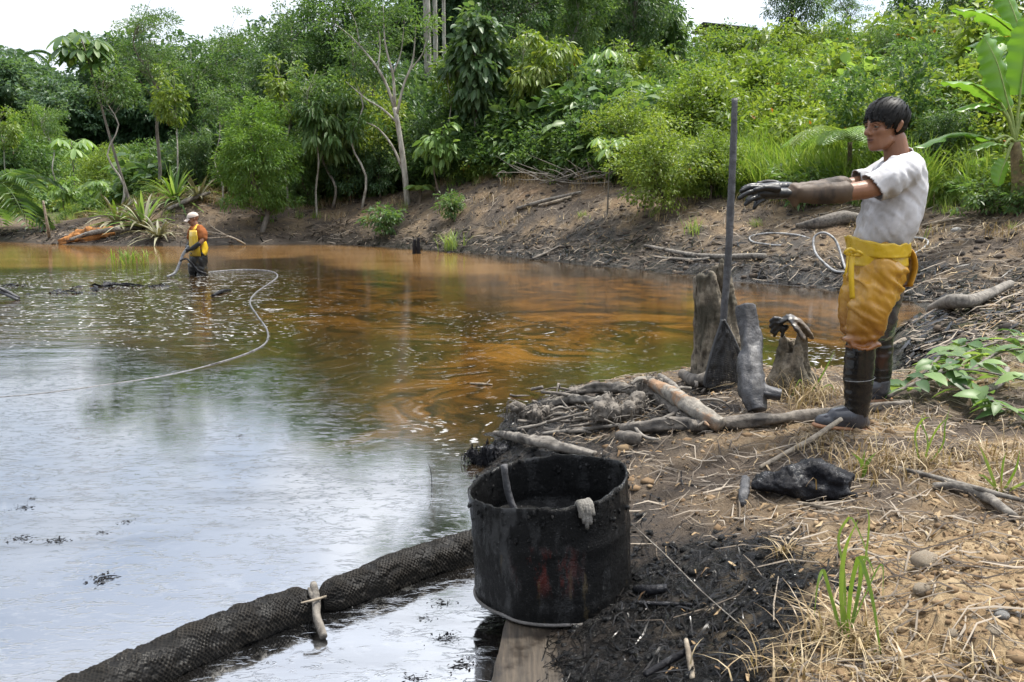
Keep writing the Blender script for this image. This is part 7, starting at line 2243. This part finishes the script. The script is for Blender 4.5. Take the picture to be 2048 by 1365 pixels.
# shirt
sh_ = MB()
loft(sh_, [prow(294, 1791, 1817, 0.059), prow(306, 1784, 1821, 0.081), prow(318, 1775, 1829, 0.128), prow(330, 1765, 1836, 0.157), prow(352, 1753, 1842, 0.173), prow(385, 1741, 1843, 0.171),
           prow(420, 1731, 1838, 0.163), prow(450, 1723, 1830, 0.158), prow(478, 1718, 1815, 0.148), prow(494, 1723, 1803, 0.135), prow(515, 1727, 1797, 0.129)], 56, 60, 2.2)
cap(sh_, [A(1812, 340, -.10), A(1795, 350, -.155), A(1765, 366, -.185), A(1732, 382, -.205)], [.080, .080, .074, .072], 1.0, 22, 26)
cap(sh_, [A(1808, 334, .10), A(1790, 340, .155), A(1745, 358, .175), A(1704, 368, .155)], [.080, .076, .066, .060], 1.0, 22, 26)
me = remesh(sh_, 'shirt', 0.0065, 3, M_SHIRT)
displace(me, folds(6, 6, 0.009, 11, 1.6))
displace(me, folds(14, 9, 0.005, 13, -1.2))
displace(me, lambda V, N: 0.010 * (1 - 2.6 * np.abs(fbm(V * np.array([15, 15, 3.2]), 3, 9))) * smooth(A(1780, 385)[2], A(1780, 450)[2], V[:, 2]))
displace(me, lambda V, N: 0.007 * (1 - 2.6 * np.abs(fbm((V @ np.array([[.8, 0, .6], [0, 1, 0], [-.6, 0, .8]])) * np.array([6, 10, 26]), 2, 19))) * np.exp(-np.linalg.norm(V - A(1790, 385, -.15), axis=1) ** 2 / .02))
def _cuff(p0, p1, f):
    d = norm((p1 - p0)[None])[0]
    return p0 + d * f, d
cn = A(1748, 377, -.20)
cut_open(me, cn, A(1690, 395, -.20) - cn + np.array([0, 0, -.055]), 0.125)
cf = A(1712, 361, .16)
cut_open(me, cf, A(1660, 370, .15) - cf, 0.12)
cut_open(me, A(1794, 309), HM.to_3x3() @ Vector((0.62, 0, 1.0)), 0.115)
o = link('shirt', me, None, man)
sd_ = o.modifiers.new('thick', 'SOLIDIFY'); sd_.thickness = 0.005; sd_.offset = -1

# trousers
tr = MB()
loft(tr, [prow(482, 1708, 1804, 0.138), prow(500, 1704, 1805, 0.145), prow(525, 1700, 1807, 0.152), prow(560, 1702, 1804, 0.155), prow(592, 1710, 1794, 0.138), prow(610, 1723, 1782, 0.110)], 48, 40, 2.3)
cap(tr, [A(1760, 540, -.07), A(1746, 596, -.08), A(1732, 640, -.075), A(1720, 700, -.06)], [.108, .098, .086, .070], 1.0, 26, 34)
fk = far_leg[2]
ft_ = MB()
cap(ft_, [A(1732, 545, .08), A(1716, 600, .10), A(1708, 648, .11)], [.100, .092, .074], 1.0, 26, 34)
me = remesh(ft_, 'far_thigh', .0075, 3, M_YELLOW)
displace(me, folds(4, 14, .011, 29, .6))
link('trouser_leg', me, None, man)
fl_ = MB()
cap(fl_, [A(1768, 585, .06), A(1756, 640, .10) * .8 + fk * .2, fk + np.array([0, 0, .06])], [.088, .084, .074], 1.0, 22, 26)
me = remesh(fl_, 'far_trouser_leg', .0075, 3, M_BOOTFOOT)
displace(me, folds(6, 16, .010, 27, .6))
link('trouser_leg', me, None, man)['label'] = 'grey oil wet trouser leg'
me = remesh(tr, 'trousers', 0.0065, 3, M_YELLOW)
displace(me, folds(3.0, 13, 0.008, 21, 0.6))
displace(me, folds(7, 15, 0.005, 24, 1.4))
displace(me, lambda V, N: .010 * np.maximum(-.5, 1 - 5.0 * np.abs(fbm(V * np.array([4.5, 4.5, 13]) + np.stack([0 * V[:, 0], 0 * V[:, 0], 7 * V[:, 0]], 1), 2, 37))))
_zh = A(1722, 692)[2]
displace(me, lambda V, N: .009 * np.sin((V[:, 2] - _zh) * 150 + 3 * fbm(V * 9, 2, 3)) * np.exp(-((V[:, 2] - _zh) / .07) ** 2))
cut_open(me, A(1722, 695, -.06), (-.05, 0, -1), .16)
o = link('trousers', me, None, man)
sd_ = o.modifiers.new('thick', 'SOLIDIFY'); sd_.thickness = 0.004; sd_.offset = -1

def band(name, m, y0, y1, x0, x1, ry, flare, seed, wob=.006, lift=0.0, n=80, rows=9):
    """open belt of cloth round the waist"""
    c0 = A((x0 + x1) / 2, y0); c1 = A((x0 + x1) / 2, y1); rx = (x1 - x0) / 2 / SC
    a = np.linspace(0, 2 * math.pi, n, endpoint=False)
    V = []
    for r in range(rows):
        t = r / (rows - 1)
        c = c0 * (1 - t) + c1 * t
        f = 1 + flare * t
        w = wob * vnoise(np.stack([np.cos(a) * 3 + t * 1.5, np.sin(a) * 3], 1), seed) + wob * .5 * vnoise(np.stack([a * 5, a * 0 + t * 5], 1), seed + 1)
        zz_ = c[2] + t * lift * np.maximum(0, -np.cos(a)) ** 2 + .006 * t * vnoise(np.stack([np.cos(a) * 4, np.sin(a) * 4], 1), seed + 2)
        V.append(np.stack([c[0] + (rx * f + w) * np.cos(a), c[1] + (ry * f + w) * np.sin(a), zz_], 1))
    V = np.concatenate(V)
    i = (np.arange(rows - 1)[:, None] * n + np.arange(n)[None, :]); j = (np.arange(rows - 1)[:, None] * n + (np.arange(n)[None, :] + 1) % n)
    o = MB().add(V, np.stack([i, j, j + n, i + n], -1).reshape(-1, 4)).build(name, m, man, True)
    sd_ = o.modifiers.new('thick', 'SOLIDIFY'); sd_.thickness = .005; sd_.offset = 0
    return o
band('waistband', M_YELLOWB, 530, 498, 1700, 1809, .157, 0.0, 3, .004)
band('folded_bib', M_YELLOWB, 512, 484, 1700, 1811, .164, 0.05, 5, .006, .028)
def strap(name, pts, w, m, side=(0, -1.0, 0.0), th_=.003):
    P = catmull(np.array(pts), 18); T_ = norm(np.gradient(P, axis=0)); S = norm(np.cross(T_, np.array(side))); Nn = np.cross(S, T_)
    mbq = []
    for s, n_ in ((1, 1), (-1, 1), (-1, -1), (1, -1)):
        mbq.append(P + S * w / 2 * s + Nn * th_ / 2 * n_)
    V = np.stack(mbq, 1).reshape(-1, 3)
    i = np.arange(17)[:, None] * 4; F = np.vstack([i + np.array(f) for f in ([0, 1, 5, 4], [1, 2, 6, 5], [2, 3, 7, 6], [3, 0, 4, 7])])
    F = np.vstack([F, [[3, 2, 1, 0], [68, 69, 70, 71]]])
    return MB().add(V, F).build(name, m, man, True)
strap('hanging_strap', [A(1706, 508, -.19), A(1703, 530, -.20), A(1703, 565, -.20), A(1705, 598, -.18)], .024, M_YELLOWB)
strap('hanging_strap', [A(1698, 512, -.18), A(1694, 530, -.20), A(1691, 545, -.20), A(1689, 552, -.19)], .009, M_YELLOWB)
strap('strap_bow', [A(1712, 505, -.20), A(1700, 498, -.22), A(1690, 506, -.22), A(1702, 510, -.20)], .014, M_YELLOWB)
strap('strap_bow', [A(1704, 506, -.20), A(1716, 503, -.22), A(1724, 510, -.21), A(1706, 511, -.20)], .012, M_YELLOWB)
strap('back_flap', [A(1808, 505, -.02), A(1822, 515, -.03), A(1824, 540, -.03), A(1814, 574, -.04)], .11, M_YELLOW, side=(1.0, 0, .1), th_=.006)

# boots
def boot(parent, top, ank, heel, toe, r_top, r_ank, hb=0.0, shaft_mid=None):
    b = MB()
    top, ank, heel, toe = map(np.asarray, (top, ank, heel, toe))
    mid = (top + ank) / 2 if shaft_mid is None else shaft_mid
    cap(b, [top, mid, ank + (0, 0, .02)], [r_top, r_top * .97, r_ank], .95, 22, 26)
    me = remesh(b, 'boot', 0.0065, 3, M_BOOT)
    displace(me, folds(6, 18, 0.0055, 31))
    o = link('boot', me, None, parent)
    f = MB()
    cap(f, [ank + (0, 0, .03), ank + (0, 0, -.01)], [r_ank, r_ank], 1, 18)
    d = norm((toe - heel)[None])[0]
    cap(f, [heel + d * .045 + (0, 0, .045), (heel + toe) / 2 + (0, 0, .048), toe - d * .045 + (0, 0, .040)], [.043, .044, .038], .95, 18, 20)
    cap(f, [ank + (0, 0, .01), (ank + toe) / 2 + (0, 0, .035)], [r_ank, .042], 1, 16, 12)
    me = remesh(f, 'foot', 0.006, 3, M_BOOTFOOT)
    link('foot', me, None, o)
    s = MB()
    cap(s, [heel + d * .04 + (0, 0, .016), (heel + toe) / 2 + (0, 0, .016), toe - d * .040 + (0, 0, .020)], [.046, .043, .046], .36, 18, 18)
    V = np.vstack(s.V)
    me = remesh(s, 'sole', 0.005, 1, M_SOLE)
    link('sole', me, None, o)
    return o
nb = boot(man, A(1721, 690, -.06), A(1712, 836, -.03), A(1738, 864, -.01), A(1626, 858, -.05), .070, .056)
fbz = FB_ - MF
fb = boot(man, far_leg[2] + np.array([0, 0, .10]), fbz + np.array([-.03, 0, .09]), fbz + np.array([.05, .03, 0]), fbz + np.array([-.21, -.03, 0]), .068, .054)
P = np.array([A(1718, 757, -.05) + .0705 * np.array([math.cos(a), math.sin(a), .12 * math.cos(a)]) for a in np.linspace(0, 2 * math.pi, 40, endpoint=False)])
V, Q = ring_tube(P, .0014, 5); MB().add(V, Q).build('trim_line', M_HOSE, nb, True)

# gloves
def glove(parent, cuff, wrist, hand, flare_droop=True, seed=1):
    """gauntlet sleeve plus a hand of five separate fingers"""
    g0 = MB()
    cuff, wrist = np.asarray(cuff), np.asarray(wrist)
    mid = (cuff + wrist) / 2
    cap(g0, [cuff, mid + (0, 0, -.003), wrist], [.053, .045, .035], .95, 20, 24)
    if flare_droop:
        d = norm((wrist - cuff)[None])[0]
        cap(g0, [wrist - d * .012 + (0, 0, .012), wrist - d * .014 + (0, 0, -.02), wrist - d * .016 + (0, 0, -.048)], [.034, .030, .016], .9, 14, 12)
    me = remesh(g0, 'gauntlet', 0.005, 2, M_GAUNT)
    displace(me, folds(14, 9, 0.0055, 41 + seed))
    o = link('glove', me, None, parent)
    o.name = 'glove'
    h = MB()
    palm, fingers, thumb = hand
    cap(h, palm, [.033, .037, .036], .72, 16, 14)
    for f, r in fingers:
        cap(h, f, [r * 1.15, r * 1.02, r * .88], 1.0, 10, 12)
    cap(h, thumb, [.015, .0125, .0105], 1.0, 10, 12)
    me = remesh(h, 'hand', 0.0035, 2, M_BLACKGLOVE)
    displace(me, lambda V, N: .0022 * fbm(V * 60, 3, 3))
    link('hand', me, None, o)
    return o
glove(man, A(1686, 385, -.22), A(1584, 387, -.20), (
    [A(1578, 387, -.20), A(1550, 387, -.20), A(1522, 387, -.205)],
    [([A(1524, 376, -.195), A(1502, 375, -.20), A(1482, 383, -.20)], .0115), ([A(1520, 384, -.215), A(1498, 386, -.225), A(1480, 396, -.225)], .012),
     ([A(1522, 393, -.22), A(1503, 399, -.235), A(1491, 409, -.235)], .0115), ([A(1528, 400, -.215), A(1514, 408, -.23), A(1508, 417, -.23)], .010)],
    [A(1556, 378, -.235), A(1532, 376, -.25), A(1510, 381, -.255)]), True, 1)
glove(man, A(1684, 374, .13), A(1580, 382, .0), (
    [A(1575, 374, .0), A(1550, 376, -.02), A(1522, 379, -.04)],
    [([A(1524, 372, -.03), A(1502, 372, -.04), A(1486, 378, -.05)], .0115), ([A(1522, 378, -.05), A(1500, 381, -.06), A(1484, 388, -.07)], .012),
     ([A(1524, 386, -.06), A(1506, 392, -.07), A(1494, 400, -.08)], .0115), ([A(1530, 392, -.06), A(1517, 400, -.08), A(1510, 408, -.09)], .010)],
    [A(1555, 368, .02), A(1535, 365, .03), A(1516, 368, .03)]), False, 2)

# ---------------------------------------------------------------- the wading man
Y2 = at(397, 551, z=0)[1]
W2 = at(397, 551, z=0); W2[2] = 0.0
man2 = thing('person', 'man in cap, orange shirt and yellow bib wading with a hose', 'person', tuple(W2))
def B2(px, py, dy=0.0):
    return at(px, py, Y=Y2 + dy) - W2
S2 = 1800.0 / Y2
def prow2(y, x0, x1, ry, dy=0.0, rot=0.3):
    return (B2((x0 + x1) / 2, y, dy), (x1 - x0) / 2 / S2, ry, rot)
HM2 = head_frame(B2(386, 438.5), math.pi + 0.45, 0.28, 1.0)
b = MB()
add_head(b, HM2)
cap(b, [B2(389, 445), B2(392, 453)], [.052, .058], 1, 14)
loft(b, [prow2(452, 388, 398, .08), prow2(458, 384, 404, .13), prow2(480, 382, 406, .13), prow2(500, 383, 407, .13), prow2(515, 384, 408, .14)], 24, 24)
cap(b, [B2(402, 461, -.14), B2(406, 474, -.22), B2(402, 485, -.28), B2(384, 498, -.30)], [.05, .046, .040, .030], 1, 12, 20)
cap(b, [B2(388, 460, .14), B2(382, 474, .20), B2(380, 486, .18), B2(376, 492, .05)], [.05, .044, .038, .030], 1, 12, 20)
cap(b, [B2(402, 512, -.06), B2(402, 530, -.06), B2(404, 552, -.06), B2(404, 585, -.06)], [.085, .07, .055, .05], 1, 12, 20)
cap(b, [B2(394, 512, .06), B2(390, 530, .06), B2(391, 548, .06), B2(391, 585, .06)], [.085, .07, .055, .05], 1, 12, 20)
link('body', remesh(b, 'body', 0.009, 1, M_SKIN), None, man2)
s = MB()
loft(s, [prow2(451, 388, 399, .08), prow2(456, 384, 405, .15), prow2(464, 381, 408, .18), prow2(480, 380, 408, .17), prow2(500, 381, 408, .165), prow2(508, 383, 407, .16)], 36, 36)
cap(s, [B2(400, 459, -.12), B2(405, 466, -.18), B2(406, 476, -.22)], [.085, .085, .080], 1, 16, 16)
cap(s, [B2(389, 459, .12), B2(384, 466, .17), B2(382, 475, .19)], [.085, .082, .075], 1, 16, 16)
me = remesh(s, 'shirt', 0.010, 2, M_ORANGE)
displace(me, folds(8, 7, .010, 3))
link('shirt', me, None, man2)
t2 = MB()
loft(t2, [prow2(498, 380, 409, .18), prow2(510, 380, 410, .185), prow2(524, 379, 411, .18), prow2(534, 383, 409, .13)], 30, 24)
cap(t2, [B2(402, 515, -.07), B2(403, 535, -.07), B2(405, 552, -.07), B2(405, 580, -.07)], [.12, .11, .095, .09], 1, 16, 20)
cap(t2, [B2(392, 515, .07), B2(389, 535, .07), B2(389, 548, .07), B2(390, 580, .07)], [.12, .115, .10, .09], 1, 16, 20)
me = remesh(t2, 'trousers', 0.011, 2, M_DARKTROUSER)
displace(me, folds(5, 9, .020, 7, .5))
link('trousers', me, None, man2)
def wrap(name, rows, m, off, seed, th_=.008, n=20):
    """cloth panel lying on the body; rows are (py, px_left, px_right, dy_left, dy_right)"""
    V = []
    for (y, x0, x1, d0, d1) in rows:
        for t in np.linspace(0, 1, n):
            bul = math.sin(t * math.pi)
            V.append(B2(x0 + (x1 - x0) * t, y, d0 + (d1 - d0) * t - off * bul))
    V = np.array(V); V[:, 1] += .010 * vnoise(V * 9, seed)
    nr2 = len(rows)
    i = (np.arange(nr2 - 1)[:, None] * n + np.arange(n - 1)[None, :])
    o = MB().add(V, np.stack([i, i + 1, i + n + 1, i + n], -1).reshape(-1, 4)).build(name, m, man2, True)
    sd_ = o.modifiers.new('thick', 'SOLIDIFY'); sd_.thickness = th_; sd_.offset = 0
wrap('bib', [(461, 379, 393, -.10, -.28), (474, 378, 395, -.12, -.30), (488, 378, 397, -.12, -.30), (500, 379, 400, -.12, -.31), (513, 380, 402, -.12, -.30)], M_YELLOWB, .03, 4)
wrap('bib_strap', [(449.5, 393, 397, -.10, -.09), (453, 391, 396, -.16, -.14), (458, 387, 392, -.205, -.20), (464, 383, 388, -.19, -.22)], M_YELLOWB, .006, 5)
wrap('tied_apron', [(480, 405, 411, -.18, -.03), (488, 404, 414, -.20, -.02), (496, 403, 416.5, -.21, -.02), (504, 404, 415, -.21, -.03), (511, 409, 413.5, -.20, -.06)], M_YELLOWB, .02, 6)
# cap
cp_ = MB()
u = np.linspace(0, math.pi * .5, 9); w = np.linspace(0, 2 * math.pi, 25)[:-1]
V = np.array([[math.sin(a) * math.cos(b_) * .108 - .008, math.sin(a) * math.sin(b_) * .090, .036 + math.cos(a) * .092] for a in u for b_ in w])
F = [[i * 24 + j, i * 24 + (j + 1) % 24, (i + 1) * 24 + (j + 1) % 24, (i + 1) * 24 + j] for i in range(8) for j in range(24)]
capo = MB().add(xf(HM2, V), F).build('cap', M_CAP, man2, True)
V = []
for r_ in np.linspace(.085, .175, 5):
    for a in np.linspace(-.75, .75, 13):
        V.append((r_ * math.cos(a) * (1 if r_ < .1 else 1), .105 * math.sin(a) * (1.0 if r_ < .13 else .92), .040 - .35 * (r_ - .085) - .05 * a * a))
F = [[i * 13 + j, i * 13 + j + 1, (i + 1) * 13 + j + 1, (i + 1) * 13 + j] for i in range(4) for j in range(12)]
o = MB().add(xf(HM2, np.array(V)), F).build('peak', M_CAP, capo, True)
sd_ = o.modifiers.new('thick', 'SOLIDIFY'); sd_.thickness = .006; sd_.offset = 0
def glove2(p_el, p_wr, p_hand, seed):
    h = MB()
    cap(h, [p_el, p_wr], [.046, .042], 1, 12, 10)
    d = norm((p_hand - p_wr)[None])[0]
    cap(h, [p_wr, p_wr + d * .06], [.038, .040], .8, 12, 8)
    for k in range(4):
        b0_ = p_wr + d * .07 + np.array([0, 0, .022 - .016 * k])
        cap(h, [b0_, b0_ + d * .05 + np.array([.0, -.012, 0]), b0_ + d * .055 + np.array([.01, .03, -.01])], [.012, .011, .010], 1, 8, 8)
    cap(h, [p_wr + d * .03, p_wr + d * .06 + np.array([0, .03, .03])], [.014, .011], 1, 8, 6)
    me = remesh(h, 'glove', .0065, 1, M_BLACKGLOVE)
    link('glove', me, None, man2)
glove2(B2(398, 488, -.29), B2(384, 498, -.30), B2(372, 502, -.28), 1)
glove2(B2(380, 487, .16), B2(376, 493, .04), B2(371, 499, -.16), 2)
# the hose in his hands
hp = [at(378, 492, Y=Y2 - .26), at(367, 508, Y=Y2 - .30), at(360, 526, Y=Y2 - .34), at(350, 546, Y=Y2 - .42), at(335, 570, Y=Y2 - .5)]
hp[-1][2] = 0.02
stick('suction_hose', 'pale hose nozzle held down into the water by the wading man', hp, [.024, .026, .026, .024, .022], M_HOSE, 'hose', 9, 40, .003, 8, 3)
stick('suction_hose', 'black hose loop hanging from the nozzle to the wading man\'s knees', [at(361, 522, Y=Y2 - .36), at(372, 518, Y=Y2 - .42), at(384, 528, Y=Y2 - .42), at(396, 542, Y=Y2 - .38), at(412, 548, Y=Y2 - .30)], [.018, .018, .018], M_TARWOOD, 'hose', 8, 40, .002, 8, 4)

# ---------------------------------------------------------------- repeats share a group
GROUPS = {'leafy_bush': 'bushes on the bank and the slopes', 'slim_tree': 'slim trees rising behind the bank', 'broadleaf_tree': 'broadleaf trees behind the bank',
          'dark_broadleaf_tree': 'dark broadleaf trees behind the bank', 'airy_tree': 'airy small leaved trees', 'straight_trunk_tree': 'trees with straight trunks',
          'drooping_leaf_tree': 'trees with drooping leaves', 'umbrella_leaf_sapling': 'umbrella leaved saplings', 'broadleaf_sapling': 'broadleaf saplings',
          'tall_palm': 'feather palms of the far forest', 'banana_plant': 'banana plants at the right edge', 'ground_fern': 'low ferns', 'spiky_plant': 'spiky plants on the left bank',
          'oil_boom': 'netted oil booms', 'muddy_log': 'muddy logs of the wood pile', 'grey_stick': 'grey sticks on the near bank', 'oily_stick': 'oily sticks in the mud',
          'root_lump': 'matted root lumps of the wood pile', 'stone': 'stones on the banks', 'floating_debris': 'debris floating on the water', 'charred_stake': 'charred stakes at the waterline',
          'floating_pipe': 'poles entering at the left edge', 'grass_tuft': 'green grass tufts', 'dry_grass_tuft': 'dry grass tufts of the near bank', 'green_grass_tuft': 'green grass tufts of the near bank',
          'weathered_pole': 'poles lying on the far bank', 'grey_pole': 'poles behind the upright pole', 'coiled_hose': 'hose loops on the far bank', 'fallen_pale_trunk': 'fallen trunks on the left bank',
          'branch_tangle': 'dead branch heaps on the far bank', 'suction_hose': 'hoses at the wading man', 'person': 'men working at the pond'}
for ob in C.objects:
    if ob.parent is None and 'category' in ob.keys():
        stem_ = ob.name.split('.')[0]
        if stem_ in GROUPS and 'group' not in ob.keys():
            ob['group'] = GROUPS[stem_]
